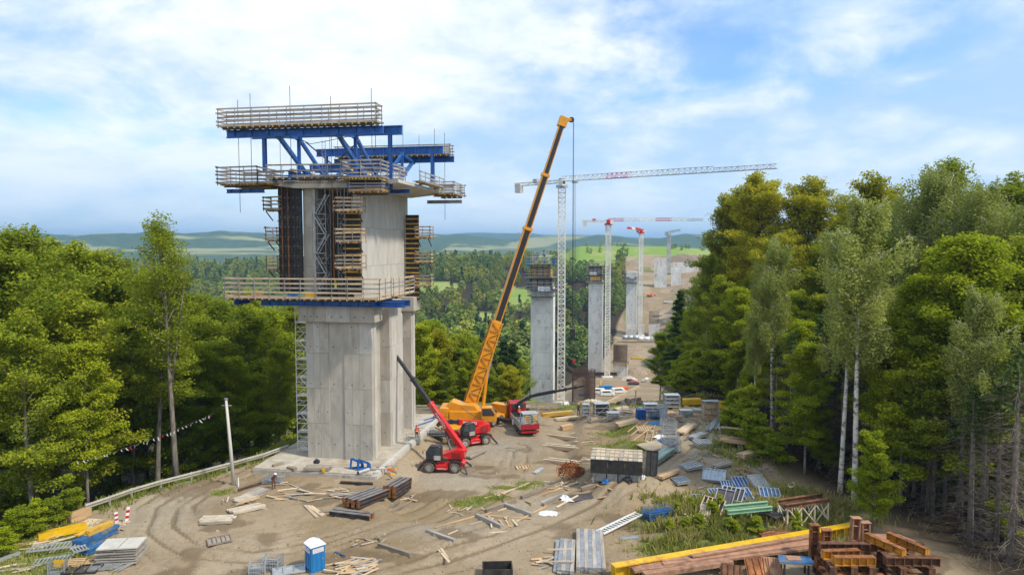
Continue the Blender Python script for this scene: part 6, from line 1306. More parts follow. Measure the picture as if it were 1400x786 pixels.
# --- left storage pile
bundle('beam_stack', 'bright yellow formwork beams laid flat at the left storage pile', 'beams', 64, 734, 108, 724, 7, 1, .18, .2, 'girder_yellow', cross=2, jit=.03, L=3.4, gap=.07)
bundle('beam_stack', 'blue steel beams under the yellow ones in the left storage pile', 'beams', 112, 748, 150, 731, 4, 3, .2, .22, 'blue_old', L=3.6, jit=.06)
bundle('beam_stack', 'dull yellow beams lying on the blue steel beams', 'beams', 120, 744, 150, 730, 4, 2, .15, .2, 'plywood_yellow', lift=.68, L=2.4, jit=.03)
bundle('beam_stack', 'short blue steel beams right beside the panel stack at the left', 'beams', 116, 757, 146, 745, 4, 2, .22, .2, 'blue_old', L=2.2, jit=.08)
bundle('beam_stack', 'two pale yellow planks beside the blue beams', 'beams', 104, 738, 124, 730, 2, 1, .25, .1, 'plywood_yellow', lift=.3)
def panel_stack():
    p = at(166, 764); t = thing('panel_stack', 'tall stack of pale formwork sheets beside the left road bend', 'panels', p, .12)
    for k in range(7):
        o = link('sheet', unit_box(2.9, 1.9, .1, 'wood_grey' if k < 6 else 'concrete_pale'), t, (random.uniform(-.12, .12), random.uniform(-.1, .1), .12 + .19 * k), (0, 0, random.uniform(-.05, .05)))
        if k < 6:
            for x in (-1.1, -.2, .9): link('spacer', unit_box(.12, 1.8, .08, 'wood_old' if k % 2 else 'wood_new'), t, (x + random.uniform(-.2, .2), 0, .215 + .19 * k), (0, 0, random.uniform(-.2, .2)))
    link('joint_strip', unit_box(.05, 1.88, .02, 'wood_old'), t, (.2, 0, 1.32))
panel_stack()
ladder('wide galvanised stair flight lying across the left storage pile', 40, 758, 112, 750, 1.1, 'galvanised', 13, 'stair_flight', .4)
ladder('second galvanised ladder frame under the stair flight at the left', 45, 772, 100, 764, .9, 'galvanised', 10, 'ladder', .15)
ladder('short galvanised guard frame leaning near the pallets at the left', 98, 763, 120, 757, .9, 'galvanised', 5, 'guard_frame', .5)
grid_box('grey wire crate with a yellow plate at the left storage pile', 79, 784, 1.0, 1.0, .95, 'steel_grey', .4)
p = at(86, 780); o = tag(MB().box((0, 0, 0), (.75, .03, .5)).build('sign_plate', 'girder_yellow'), 'small blank yellow plate hung on the grey wire crate', 'sign'); o.location = p + Vector((0, -.35, .75)); o.rotation_euler.z = .15
form_panel('dark grey formwork sheet lying flat at the bottom of the left storage pile', 113, 780, 2.4, 1.2, .1, 0, 'beam_dark', 'steel_dark', 4)
form_panel('grey steel sheet lying flat beside the dark one at the left', 145, 776, 2.2, 1.0, .25, .02, 'steel_grey', 'steel_grey', 4)
def pallet(label, u, v, rz, group='wooden pallets at the left storage pile', lift=0., tilt=0., mat='wood_new'):
    p = at(u, v); t = thing('pallet', label, 'pallet', p + Vector((0, 0, lift)), rz, group); t.rotation_euler.x = tilt
    for k in range(5): link('slat', unit_box(1.2, .12, .025, mat), t, (0, -.34 + .17 * k, .135))
    for x in (-.5, 0, .5): link('runner', unit_box(.1, .8, .1, mat), t, (x, 0, .07))
pallet('tilted wooden pallet in front of the galvanised frames at the left', 104, 772, .1, tilt=.35, lift=.1); pallet('flat wooden pallet left of the tall panel stack', 129, 769, .2); pallet('wooden pallet right under the panel stack edge', 138, 766, .1, lift=.14)
bundle('timber_crate', 'stack of ochre timber at the end of the guardrail', 'timber', 96, 713, 118, 704, 3, 4, .28, .16, 'wood_new', L=1.9)
bundle('board_stack', 'pale plywood sheets behind the yellow beams at the left', 'boards', 112, 722, 130, 712, 3, 2, .5, .06, 'wood_pale', L=2.2, jit=.1)
scatter_boards('broken pale board in the scrap heap behind the left storage pile', 'boards of the scrap heap by the beacons', 148, 722, 20, 6, 26)
scatter_boards('long loose batten left of the yellow beams', 'battens left of the yellow beams', 65, 745, 26, 6, 14, (1.5, 3.2), ang=.35)
scatter_boards('old board lying in the grass at the bottom left corner', 'boards in the grass at the bottom left', 18, 778, 18, 6, 8, (1, 2.2), ('wood_grey', 'wood_old', 'wood_pale'), .5)
for i, (u0, v0, u1, v1) in enumerate(((150, 781, 188, 764), (156, 783, 190, 767), (162, 783, 186, 771))): board(['left', 'middle', 'right'][i] + ' of three steel tubes lying at the foot of the panel stack', u0, v0, u1, v1, .07, .07, 'galvanised', None, 'steel_tube', 'tube', .1)
bundle('steel_bundle', 'grey steel sections at the very left picture edge', 'steel', 0, 768, 16, 762, 3, 2, .12, .12, 'galvanised', L=1.8)
# --- beside the footing
for i, (u0, v0, u1, v1, mt, lab) in enumerate(((276, 713, 318, 711, 'plank_stone', 'pale stone coloured slabs stacked lowest left on the dirt island'), (314, 702, 358, 692, 'plank_stone', 'pale planks with one orange board on the dirt island'), (322, 687, 350, 678, 'plank_stone', 'grey slab pair near the utility pole'), (338, 681, 362, 670, 'wood_grey', 'weathered planks right of the utility pole'))):
    bundle('slab_stack', lab, 'slabs', u0, v0, u1, v1, 3, 2, .45, .12, mt, gap=.06, jit=.12)
board('orange new board on the pale planks of the dirt island', 322, 694, 352, 685, .2, .08, 'wood_new', None, lift=.3)
board('dark steel beam near the foot of the utility pole', 326, 672, 357, 662, .2, .25, 'beam_dark', None, 'steel_beam', 'beam')
grid_box('blue grey stack of steel crates at the left corner of the footing', 374, 660, 1.9, 1.0, .75, 'galvanised', -.15, 'steel_grey')
bundle('steel_rail', 'dark steel rail lying along the front edge of the footing', 'rail', 466, 661, 511, 663, 1, 1, .3, .32, 'beam_dark', ib=True)
scatter_boards('old board half buried in the dirt in front of the footing', 'boards in the dirt in front of the footing', 430, 673, 55, 12, 34, (.6, 2.2), ('wood_pale', 'plank_stone', 'wood_grey', 'wood_new'), -.1)
for i, (u0, v0, u1, v1) in enumerate(((417, 692, 433, 708), (421, 692, 441, 706), (425, 692, 442, 704))): board(['left', 'middle', 'right'][i] + ' of three pale boards lying together in front of the steel beams', u0, v0, u1, v1, .28, .09, 'wood_pale')
bundle('old_plank', 'rotten grey plank behind the single steel beam', 'plank', 438, 700, 470, 697, 2, 1, .2, .12, 'wood_old', jit=.1)
def ibeam_pile(label, u0, v0, u1, v1, nw, nh, L, w=.38, h=.36):
    t = bundle('steel_beam_pile', label, 'steel beams', u0, v0, u1, v1, nw, nh, w, h, 'beam_dark', ib=True, L=L, jit=.06, gap=.14)
    for o in list(t.children):
        link('top_flange', unit_box(round(L, 2), w - .01, .012, 'beam_top'), o, (0, 0, h / 2 + .007))
        for s in (-1, 1): link('end_plate', unit_box(.02, w, h - .02, 'rust_end'), o, (s * (L / 2 + .011), 0, 0))
    return t
ibeam_pile('near pile of dark steel beams with rusty ends left of the taller pile', 478, 697, 522, 680, 4, 2, 4.2)
ibeam_pile('taller pile of dark steel beams at the corner of the footing', 522, 682, 556, 662, 4, 3, 4.0)
ibeam_pile('single pair of dark steel beams lying in front of the piles', 456, 703, 505, 709, 2, 1, 3.9)
board('old timber sleeper right of the steel beam piles', 527, 697, 545, 687, .22, .2, 'wood_old', None, 'timber_sleeper', 'timber'); board('long timber sleeper right of the steel beam piles', 535, 699, 567, 682, .22, .2, 'wood_old', None, 'timber_sleeper', 'timber')
scatter_boards('light board scrap right of the steel beam piles', 'board scraps right of the steel beam piles', 562, 680, 10, 6, 7, (.4, 1.1))
# on the slab (top at 0.5 m)
def on_slab(u, v): q = pz(u, v, .5); return q
def slab_thing(name, label, cat, u, v, rz=0.): return thing(name, label, cat, on_slab(u, v) + Vector((0, 0, .004)), rz)
t = slab_thing('plank_bundle', 'strapped bundle of grey planks on the footing in front of the pier', 'planks', 436, 642, -.05)
for j in range(3):
    for i in range(5): link('plank', unit_box(2.6, .2, .12, 'wood_old' if (i + j) % 2 else 'wood_grey'), t, (random.uniform(-.2, .2), -.44 + .22 * i, .12 + .13 * j), (0, 0, random.uniform(-.03, .03)))
t = slab_thing('tool_bag', 'black tool bag standing on the plank bundle', 'bag', 433, 639); t.location.z += .46; MB().prism([(-.3, 0), (-.32, .25), (-.15, .42), (.15, .42), (.32, .25), (.3, 0)], -.2, .2, 'y').build('bag', 'cloth_dark', t, bevel=.05); MB().path([(-.15, 0, .4), (0, 0, .55), (.15, 0, .4)], .025, 5).build('handle', 'black_paint', t)
t = slab_thing('yellow_bucket', 'yellow bucket on the footing in front of the plank bundle', 'bucket', 442, 645); MB().tube((0, 0, 0), (0, 0, .38), .17, .22, 14).build('bucket', 'girder_yellow', t); MB().path([(-.2, 0, .36), (0, 0, .6), (.2, 0, .36)], .015, 4).build('handle', 'steel_dark', t)
for i, (u, v, rz, lab) in enumerate(((380, 636, .9, 'dark timber block on the left part of the footing'), (399, 641, -.6, 'second dark timber block on the left part of the footing'))):
    t = slab_thing('timber_block', lab, 'timber', u, v, rz); [link('timber', unit_box(1.2, .2, .2, 'wood_old'), t, (0, -.11 + .22 * k, .1)) for k in range(2)]
def blue_bracket(label, u, v, rz):
    t = slab_thing('steel_bracket', label, 'bracket', u, v, rz); MB().bar((0, 0, .1), (1.5, 0, .1), .22, .18).build('foot', 'blue_steel', t); MB().bar((.1, 0, .19), (.2, 0, 1.1), .24, .2, (1, 0, 0)).build('upright', 'blue_steel', t); MB().bar((.2, 0, 1.1), (1.3, 0, .55), .22, .2).build('arm', 'blue_steel', t); MB().box((1.3, 0, .36), (.3, .3, .34)).build('head', 'blue_steel', t)
blue_bracket('left blue steel bracket lying before the pier foot', 478, 641, .25); blue_bracket('right blue steel bracket lying before the pier foot', 488, 643, .55)
t = slab_thing('steel_tube', 'short grey tube on the footing right of the blue brackets', 'tube', 497, 646, .9); MB().tube((-.7, 0, .18), (.7, 0, .18), .18, n=14, caps=False).build('tube', 'galvanised', t); MB().tube((-.7, 0, .18), (.7, 0, .18), .15, n=14, caps=True).build('lining', 'steel_dark', t)
for i, (a, b, rz) in enumerate(((520, 641, .1), (528, 638, .25), (515, 643, -.1))): o = link('loose_board', unit_box(2.0, .2, .06, 'wood_grey'), None, on_slab(a, b) + Vector((0, 0, .035 + .06 * i)), (0, 0, rz)); tag(o, 'weathered board on the right part of the footing', 'board', 'boards on the right part of the footing')
for i in range(9):
    o = link('debris_piece', unit_box(round(.2 + .3 * random.random(), 1), .18, .14, ('yellow_paint', 'wood_pale', 'vest_orange', 'wood_old')[i % 4]), None, on_slab(537 + random.uniform(-6, 6), 645 + random.uniform(-4, 5)) + Vector((0, 0, .09)), (0, 0, random.uniform(0, 3))); tag(o, 'bit of coloured litter at the right front corner of the footing', 'litter', 'litter at the right front corner of the footing')
grid_box('grey ribbed steel container on the footing beside the orange worker', 565, 606, 1.6, 1.2, 1.0, 'steel_grey', .2, 'galvanised')
for i, (u, v, L, lab) in enumerate(((562, 590, 5.0, 'left blue beam on the ground behind the big pier'), (568, 586, 5.0, 'middle blue beam on the ground behind the big pier'), (574, 582, 5.0, 'right blue beam on the ground behind the big pier'))):
    p = at(u + 22, v - 8); o = tag(MB().ibeam((-L / 2, 0, .3), (L / 2, 0, .3), .3, .45, .05).build('steel_beam', 'blue_steel'), lab, 'beam'); o.location = (p.x, p.y, p.z); o.rotation_euler.z = 1.0
scatter_boards('pale board in the rubbish between pier and mobile crane', 'boards between the pier and the mobile crane', 600, 582, 26, 7, 40, (.8, 2.4), ('wood_pale', 'plank_stone', 'wood_grey', 'galvanised'), .2, mass='timber_scraps')
grid_box('dark wire crate between the pier and the telehandlers', 592, 596, 3.6, 1.4, .9, 'steel_dark', .1, 'steel_grey', 10)
def fence(label, pts, h=1.3):
    P = [at(*p) for p in pts]; t = thing('timber_fence', label, 'fence', P[0]); o = P[0]
    for i in range(len(P) - 1):
        a, b = P[i] - o, P[i + 1] - o; n = max(1, round((b - a).length / 2.2))
        for k in range(n + (i == len(P) - 2)): q = a.lerp(b, k / n); link('post', unit_box(.1, .1, h + .3, 'wood_grey'), t, (q.x, q.y, gz(q.x + o.x, q.y + o.y) - o.z + h / 2 - .1))
        for z in (.35, .8, 1.2): barpiece('rail', t, a + Vector((0, -.08, z)), b + Vector((0, -.08, z)), .04, .16, 'wood_grey')
fence('timber fence behind the big pier at the forest edge', ((556, 566), (590, 565), (621, 564))); fence('low timber fence behind the mobile crane and lorry', ((672, 562), (715, 560), (770, 558)), 1.0)
# --- lower centre of the site
grid_box('galvanised wire crate left of the blue toilet', 353, 784, 1.1, 1.1, 1.0, 'galvanised', .2, 'galvanised', 7); grid_box('second galvanised wire crate close to the blue toilet', 372, 779, 1.3, 1.0, 1.05, 'galvanised', -.1, 'steel_grey', 7)
form_panel('galvanised tray panel leaning on the ground left of the toilet', 395, 782, 2.3, .9, .35, .1, 'galvanised', 'galvanised', 4)
scatter_boards('pale board in the splintered heap right of the toilet', 'boards of the heap right of the toilet', 484, 775, 26, 10, 34, (.8, 2.6), ('wood_pale', 'wood_new', 'wood_grey'), .45)
board('blue batten in the board heap right of the toilet', 458, 757, 472, 763, .1, .08, 'blue_old', None)
def sleeper(label, u0, v0, u1, v1, mat='wood_old', w=.32, h=.34): return board(label, u0, v0, u1, v1, w, h, mat, None, 'timber_sleeper', 'timber')
sleeper('single heavy timber sleeper right of the board heap by the toilet', 518, 748, 562, 762)
sleeper('thick timber sleeper lowest left of the timber triangle on the road verge', 584, 726, 622, 740, 'wood_grey')
sleeper('thick timber sleeper in the middle of the road verge timbers', 652, 706, 686, 722, 'wood_grey'); sleeper('thick timber sleeper upper right of the road verge timbers', 690, 692, 728, 706, 'wood_grey'); sleeper('weathered timber sleeper behind the road verge timbers', 664, 700, 704, 686)
sleeper('long old sleeper behind the grass strip', 713, 682, 748, 668); sleeper('short old sleeper left of the dark grey panel', 742, 692, 768, 680); sleeper('old sleeper behind the dark grey panel', 795, 672, 818, 663)
for i, (u0, v0, u1, v1, mt) in enumerate(((595, 722, 650, 706, 'wood_new'), (656, 705, 726, 710, 'wood_new'), (648, 729, 704, 724, 'wood_pale'), (612, 731, 626, 725, 'wood_pale'), (684, 682, 728, 692, 'wood_new'), (706, 714, 748, 692, 'wood_new'), (680, 699, 692, 695, 'wood_pale'), (642, 717, 660, 712, 'wood_grey'), (733, 678, 786, 658, 'wood_new'), (748, 668, 788, 652, 'wood_new'), (752, 672, 790, 659, 'wood_pale'), (797, 656, 840, 668, 'wood_new'), (818, 682, 838, 672, 'wood_new'), (672, 680, 716, 662, 'wood_pale'), (680, 678, 724, 660, 'wood_pale'), (662, 682, 706, 668, 'wood_pale'), (740, 686, 776, 672, 'galvanised'), (600, 755, 614, 772, 'wood_pale'), (603, 755, 612, 768, 'wood_pale'), (761, 694, 790, 678, 'wood_pale'))):
    labs = ('thin batten along the lower left timbers', 'long new batten crossing the road verge timbers', 'lowest pale batten of the road verge timbers', 'short pale batten inside the lower left timbers', 'new batten behind the upper right sleeper', 'slanting new batten right of the thick sleepers', 'short pale board beside the grass strip', 'short grey board below the grass strip', 'longest new board left of the black box', 'new board nearest to the rebar heap', 'pale board under the boards by the rebar heap', 'new board in front of the black box', 'short new board right of the dark grey panel', 'lower pale pole on the grass strip', 'upper pale pole on the grass strip', 'left pale pole on the grass strip', 'silver batten beside the dark grey panel', 'pale stick lying alone on the road', 'second pale stick lying alone on the road', 'pale board under the white sheet')
    board(labs[i], u0, v0, u1, v1, .16 if i < 9 else .2, .07, mt)
def sheet_heap(label, u, v, s, mat, h=.25, seed=1, name='plastic_sheet'):
    p = at(u, v); rg = random.Random(seed); n = 9; V = []; F = []
    for j in range(n):
        for i in range(n): x, y = (i / (n - 1) - .5) * 2, (j / (n - 1) - .5) * 2; e = max(0, 1 - (x * x + y * y) * .6); V.append((x * s * (.8 + .4 * rg.random()), y * s * .6 * (.8 + .4 * rg.random()), .02 + h * e * rg.random()))
    for j in range(n - 1):
        for i in range(n - 1): a = j * n + i; F.append((a, a + 1, a + n + 1, a + n))
    o = MB().add(V, F).build(name, mat, None); o.location = p; o.rotation_euler.z = seed; md = o.modifiers.new('thickness', 'SOLIDIFY'); md.thickness = .02; return tag(o, label, 'sheet')
sheet_heap('crumpled white plastic sheet on the road verge', 750, 702, .9, 'plastic_sheet', .2, 3); sheet_heap('crumpled white sheet left of the dark grey panel', 773, 682, .8, 'plastic_sheet', .35, 5); sheet_heap('white plastic bags in front of the black box', 818, 655, .7, 'plastic_sheet', .9, 7); sheet_heap('blue plastic bag in front of the black box', 828, 661, .4, 'tarp_blue', .5, 9); sheet_heap('white sack at the right foot of the black box', 876, 654, .5, 'plastic_sheet', .6, 12); sheet_heap('black sack right under the black box', 858, 658, .5, 'form_black', .5, 15)
p = at(794, 682); o = tag(MB().prism([(-1.6, -.6), (-1.2, -.75), (1.5, -.55), (1.6, .65), (-1.0, .75), (-1.6, .35)], 0, .1, 'z').build('steel_plate', 'beam_dark'), 'dark grey flat steel plate lying on the road verge', 'plate'); o.location = p + Vector((0, 0, .12)); o.rotation_euler = (.05, -.03, .25)
board('short silver box section lying in the yard', 731, 648, 742, 641, .5, .25, 'galvanised', None, 'steel_section', 'steel')
def rebar_heap():
    p = at(780, 651); t = thing('rebar_heap', 'round heap of rusty orange rebar mesh beside the black box', 'rebar', p); m = MB(); rg = random.Random(5)
    for k in range(70):
        a = rg.uniform(0, 6.28); r = rg.uniform(.2, 1.4); h = (1.5 - r * .55) * rg.uniform(.3, 1); b = a + rg.uniform(.6, 2.2); r2 = rg.uniform(.4, 1.5); P = []
        for i in range(6): f = i / 5; aa = a + (b - a) * f; rr = r + (r2 - r) * f; P.append((rr * math.cos(aa) * 1.05, rr * math.sin(aa), max(.05, h + .35 * math.sin(f * 3.1) - .25 * f)))
        m.path(P, .035, 4)
    tag(m.build('rebar_tangle', 'rebar_orange', t), kind='stuff')
    for k in range(12): a = k * .55; MB().path([(1.3 * math.cos(a), 1.2 * math.sin(a), .02), (1.0 * math.cos(a + .3), .95 * math.sin(a + .3), .8), (.4 * math.cos(a + .5), .4 * math.sin(a + .5), 1.3 + .15 * (k % 3))], .045, 5).build('bent_bar', 'rebar_orange', t)
rebar_heap()
def black_box():
    p = at(846, 660); t = thing('formwork_box', 'big black formwork box with weathered plank top on trestles beside the road', 'formwork', (p.x, p.y + 1.4, p.z), -.18); w, d, z0, z1 = 5.0, 3.6, 1.0, 2.35
    for i in range(3): MB().bbox((-w / 2 + w * i / 3 + .01, -d / 2, z0), (-w / 2 + w * (i + 1) / 3 - .01, -d / 2 + .1, z1)).build('front_board', 'form_black', t)
    for i in range(4): MB().bbox((w / 2 - .1, -d / 2 + .11 + (d - .2) * i / 4, z0), (w / 2, -d / 2 + .09 + (d - .2) * (i + 1) / 4, z1)).build('side_board', 'wood_grey', t); MB().bbox((-w / 2, -d / 2 + .11 + (d - .2) * i / 4, z0), (-w / 2 + .1, -d / 2 + .09 + (d - .2) * (i + 1) / 4, z1)).build('side_board', 'form_black', t)
    MB().bbox((-w / 2, d / 2 - .1, z0), (w / 2, d / 2, z1)).build('back_board', 'form_black', t)
    for i in range(11): link('top_plank', unit_box(.42, d + .1, .06, 'plank_stone' if i % 3 else 'wood_grey'), t, (-w / 2 + .23 + (w - .46) * i / 10, random.uniform(-.08, .08), z1 + .035 + .01 * (i % 2)), (0, 0, random.uniform(-.02, .02)))
    for y in (-1, .2, 1.2): link('cross_timber', unit_box(w + .1, .12, .1, 'wood_pale'), t, (0, y, z1 + .13))
    for x in (-w / 2 + .3, 0, w / 2 - .3):
        for y in (-d / 2 + .3, d / 2 - .3): link('leg', unit_box(.2, .2, z0, 'wood_grey'), t, (x, y, z0 / 2))
    for i in range(4): MB().bbox((-w / 2 + .5 + i * 1.1, -d / 2 + .35, .1), (-w / 2 + 1.5 + i * 1.1, -d / 2 + .45, .95)).build('lower_panel', 'steel_grey', t)
    q = form_panel('black sheet leaning against the right end of the black box', 891, 648, 1.2, 2.4, -.3, 1.05, 'form_black', 'form_black', 3)
black_box()
# --- planks and steel at the bottom centre
bundle('plank_stack', 'large stack of grey scaffold planks standing out at the bottom of the picture', 'planks', 808, 784, 806, 730, 7, 3, .3, .14, ['wood_grey', 'steel_grey'], jit=.015, cross=3)
bundle('plank_stack', 'lower stack of grey scaffold planks left of the larger one', 'planks', 770, 786, 774, 742, 5, 2, .3, .12, ['steel_grey', 'wood_grey'], jit=.06, cross=3)
for i, (u0, v0, u1, v1) in enumerate(((747, 757, 784, 757), (740, 775, 784, 775))): board(['upper', 'lower'][i] + ' new batten laid across the lower plank stack', u0, v0, u1, v1, .1, .1, 'wood_pale', lift=.35)
scatter_boards('small board left of the lower plank stack', 'small boards left of the lower plank stack', 742, 770, 14, 8, 8, (.5, 1.3))
ladder('white painted ladder lying on timbers beside the grey planks', 820, 734, 874, 707, .75, 'white_paint', 14, lift=.35); ladder('second ladder frame under the white ladder', 818, 729, 862, 708, .7, 'galvanised', 12, lift=.08)
board('grey steel plank right of the white ladder', 846, 737, 876, 733, .5, .08, 'steel_grey', None, 'steel_plank', 'plank')
t = thing('open_skip', 'black open skip at the bottom edge of the picture', 'skip', at(680, 786), .05)
for a, b in (((-1.1, -.7, 0), (1.1, -.62, .75)), ((-1.1, .62, 0), (1.1, .7, .75)), ((-1.1, -.6, 0), (-1.02, .6, .75)), ((1.02, -.6, 0), (1.1, .6, .75)), ((-1.02, -.62, 0), (1.02, .62, .06))): MB().bbox(a, b).build('skip_side' if b[2] > .1 else 'skip_floor', 'form_black', t)
def blue_crate():
    t = grid_box('dark blue steel crate lying at the weedy verge of the road', 900, 708, 2.4, 1.3, 1.0, 'blue_old', .35, 'blue_steel', 8, 'steel_crate'); t.rotation_euler.x = -.2
    for k in range(2): MB().bbox((-1.15, -.62, .2 + .3 * k), (1.15, .6, .25 + .3 * k)).build('shelf', 'blue_old', t)
blue_crate()
# --- weedy mound: panels, trestles
RB = 'formwork panels dumped on the mound'
form_panel('grey ribbed panel stack tilted at the top left of the dumped formwork', 976, 656, 2.3, 1.7, -.35, .35, 'galvanised', 'galvanised', 7, stack=2)
form_panel('small blue ribbed panel beside the grey ribbed stack', 994, 668, 1.1, 1.6, -.15, .25, 'blue_old', 'galvanised', 5)
form_panel('blue panel half hidden under the black frames', 979, 678, 1.3, 1.2, .2, .3, 'blue_steel', 'galvanised', 5)
form_panel('upper blue and white ribbed panel right in the dumped formwork', 1012, 664, 1.4, 1.5, .05, .35, 'blue_steel', 'galvanised', 5); form_panel('lower blue and white ribbed panel right in the dumped formwork', 1016, 681, 1.5, 1.7, .05, .3, 'blue_steel', 'galvanised', 5)
form_panel('small separate blue panel at the left of the dumped formwork', 957, 684, 1.4, .9, .0, .3, 'blue_steel', 'galvanised', 5)
form_panel('black sheet with pale ribs standing on edge among the weeds', 974, 700, 2.0, 1.4, -.75, .75, 'form_black', 'wood_pale', 6); form_panel('black sheet with pale bars on top of the dumped formwork', 1001, 686, 2.0, 1.5, -.55, .45, 'form_black', 'galvanised', 6, lift=.3); form_panel('dark grey plain sheet between the two black ribbed sheets', 990, 692, 1.6, 1.8, -.6, .7, 'beam_dark', 'steel_grey', 3)
form_panel('pale plywood panel leaning down into the weeds', 964, 708, .9, 1.8, -.5, .5, 'wood_pale', 'wood_grey', 3)
form_panel('grey slatted panel pile beside the scrap wood at the forest edge', 1037, 664, 1.4, 2.0, .1, .2, 'galvanised', 'galvanised', 8, stack=2)
o = sheet_heap('black tarpaulin spread behind the green beams', 1040, 690, 2.4, 'form_black', .12, 21, 'tarpaulin')
scatter_boards('splintered scrap board at the forest edge behind the dumped formwork', 'scrap boards at the forest edge', 1028, 645, 24, 6, 36, (.5, 1.8), ('wood_pale', 'wood_new', 'wood_grey'), mass='timber_scraps'); scatter_boards('white painted board lying in the grass near the forest', 'white boards in the grass near the forest', 1082, 666, 9, 5, 6, (.8, 1.8), ('cream_timber', 'white_paint'))
scatter_boards('pale board lost in the weeds of the mound', 'boards in the weeds of the mound', 945, 715, 20, 10, 9, (.6, 1.5), ('cream_timber', 'wood_pale'))
def trestle_beams(label, u0, v0, u1, v1, h, mat, leg, nb=2, cross=True):
    a, b, c, L, rz, tilt = span(u0, v0, u1, v1); t = thing('trestle', label, 'beams', (c.x, c.y, gz(c.x, c.y)), rz); W_ = 1.1
    for k in range(nb): MB().ibeam((-L / 2 + .3 * k, -W_ / 2 + W_ * k / max(1, nb - 1), h + .16), (L / 2 + .3 * k, -W_ / 2 + W_ * k / max(1, nb - 1), h + .16), .3, .32, .04).build('beam', mat, t)
    nx = max(2, round(L / 1.3))
    for i in range(nx):
        x = -L / 2 + .3 + (L - .4) * i / (nx - 1)
        for y in (-W_ / 2, W_ / 2): link('leg', unit_box(.11, .11, h, leg), t, (x, y, h / 2))
        if cross: barpiece('brace', t, (x, -W_ / 2, .1), (x, W_ / 2, h - .1), .07, .07, leg)
        if i < nx - 1 and cross:
            x2 = -L / 2 + .3 + (L - .4) * (i + 1) / (nx - 1)
            for y in (-W_ / 2 - .09, W_ / 2 + .09): barpiece('brace', t, (x, y, .1), (x2, y, h - .1), .07, .07, leg); barpiece('brace', t, (x, y - .08, h - .1), (x2, y - .08, .1), .07, .07, leg)
    return t
trestle_beams('pale green steel beams resting on timber legs over the weeds', 990, 712, 1050, 704, 1.0, 'green_paint', 'wood_grey', 2, False)
trestle_beams('brown steel beams on a cream timber trestle with crossed braces', 1066, 718, 1126, 712, 1.75, 'rust_dark', 'cream_timber', 2, True)
# --- rusty steel at the bottom right
girder('steel_girder', 'long bright yellow steel girder with stiffeners running through the weeds', 838, 789, 1185, 727, .7, 1.15, 'girder_yellow', 30, lift=-.2)
for i, (u0, v0, u1, v1, w, h, mt, lf, lab) in enumerate(((862, 790, 1112, 757, 1.3, .16, 'rust_pink', .62, 'lowest broad rusty plate girder lying along the yellow girder'), (905, 784, 1118, 754, .8, .14, 'rust_pink', .80, 'middle rusty plate girder on the broad one'), (945, 778, 1118, 748, .4, .12, 'rust_pink', .96, 'narrow pinkish rusty bar on top of the plate girders'), (880, 800, 1000, 782, .5, .3, 'rust_pink', .6, 'short rusty bar in front of the plate girders'))):
    bundle('rusty_plate', lab, 'steel plate', u0, v0, u1, v1, 2, 1, w / 2, h, mt, lift=lf, jit=.01)
for i, (u, v, sx, sy, mt, lab) in enumerate(((1035, 784, 1.8, 1.3, 'rust', 'rusty plate leaning before the plate girders'), (1055, 782, 1.4, 1.2, 'rust_pink', 'second rusty plate leaning beside it'), (1000, 790, 1.5, 1.0, 'rust_dark', 'dark rusty grating at the bottom picture edge'))):
    p = at(u, v); t = thing('rusty_sheet', lab, 'steel plate', p + Vector((0, 0, .5)), .1 * i, rot=Euler((.9, .05, .15 - .2 * i))); MB().bbox((-sx / 2, -sy / 2, 0), (sx / 2, sy / 2, .04)).build('sheet', mt, t)
    for k in range(4): MB().bbox((-sx / 2 + .1 + (sx - .25) * k / 3, -sy / 2 + .03, .042), (-sx / 2 + .16 + (sx - .25) * k / 3, sy / 2 - .03, .12)).build('rib', mt, t)
p = at(1085, 785); t = thing('steel_table', 'blue grey steel table with a rusty sheet on top before the girder stack', 'table', p, -.05)
MB().prism([(-1.2, -.5), (1.1, -.7), (1.3, .4), (-.9, .6)], 1.0, 1.14, 'z').build('table_top', 'steel_grey', t); MB().prism([(-1.25, -.54), (1.14, -.74), (1.34, .44), (-.94, .64)], 1.145, 1.18, 'z').build('top_sheet', 'blue_old', t); MB().bbox((-.5, -.3, 1.185), (.5, .4, 1.22)).build('loose_sheet', 'rust_pink', t)
for x in (-.8, .9):
    for y in (-.4, .3): MB().bar((x, y, 0), (x, y, 1.0), .12, .12, (0, 1, 0)).build('leg', 'steel_dark', t)
# stack of rusty girders in crossing layers
SS = .84; SB = at(1198, 800); SB.z = gz(SB.x, SB.y); SRZ = -.03
def stacked(label, x, y, z, L, rz, mat, h=.72, w=.55, ribs=5):
    """girder of the crossing stack: x, y, z from the stack's foot"""
    c, s = math.cos(SRZ), math.sin(SRZ); loc = SB + Vector((x * c - y * s, x * s + y * c, z)) * SS; t = thing('stacked_girder', label, 'girder', loc, SRZ + rz); t.scale = (SS,) * 3; th = .06
    for sg, nm in ((-1, 'bottom_flange'), (1, 'top_flange')): link(nm, unit_box(L, w, th, mat if sg < 0 or mat != 'ochre_paint' else 'rust'), t, (0, 0, h / 2 + sg * (h / 2 - th / 2)))
    link('web', unit_box(L, .05, h - 2 * th, mat), t, (0, 0, h / 2))
    for k in range(ribs):
        for sg in (-1, 1): link('stiffener', unit_box(.04, w / 2 - .03, h - 2 * th - .008, mat), t, (-L / 2 + .03 + (L - .06) * k / (ribs - 1), sg * (w / 4 + .013), h / 2))
    return t
W2 = math.pi / 2
ly = 0.0
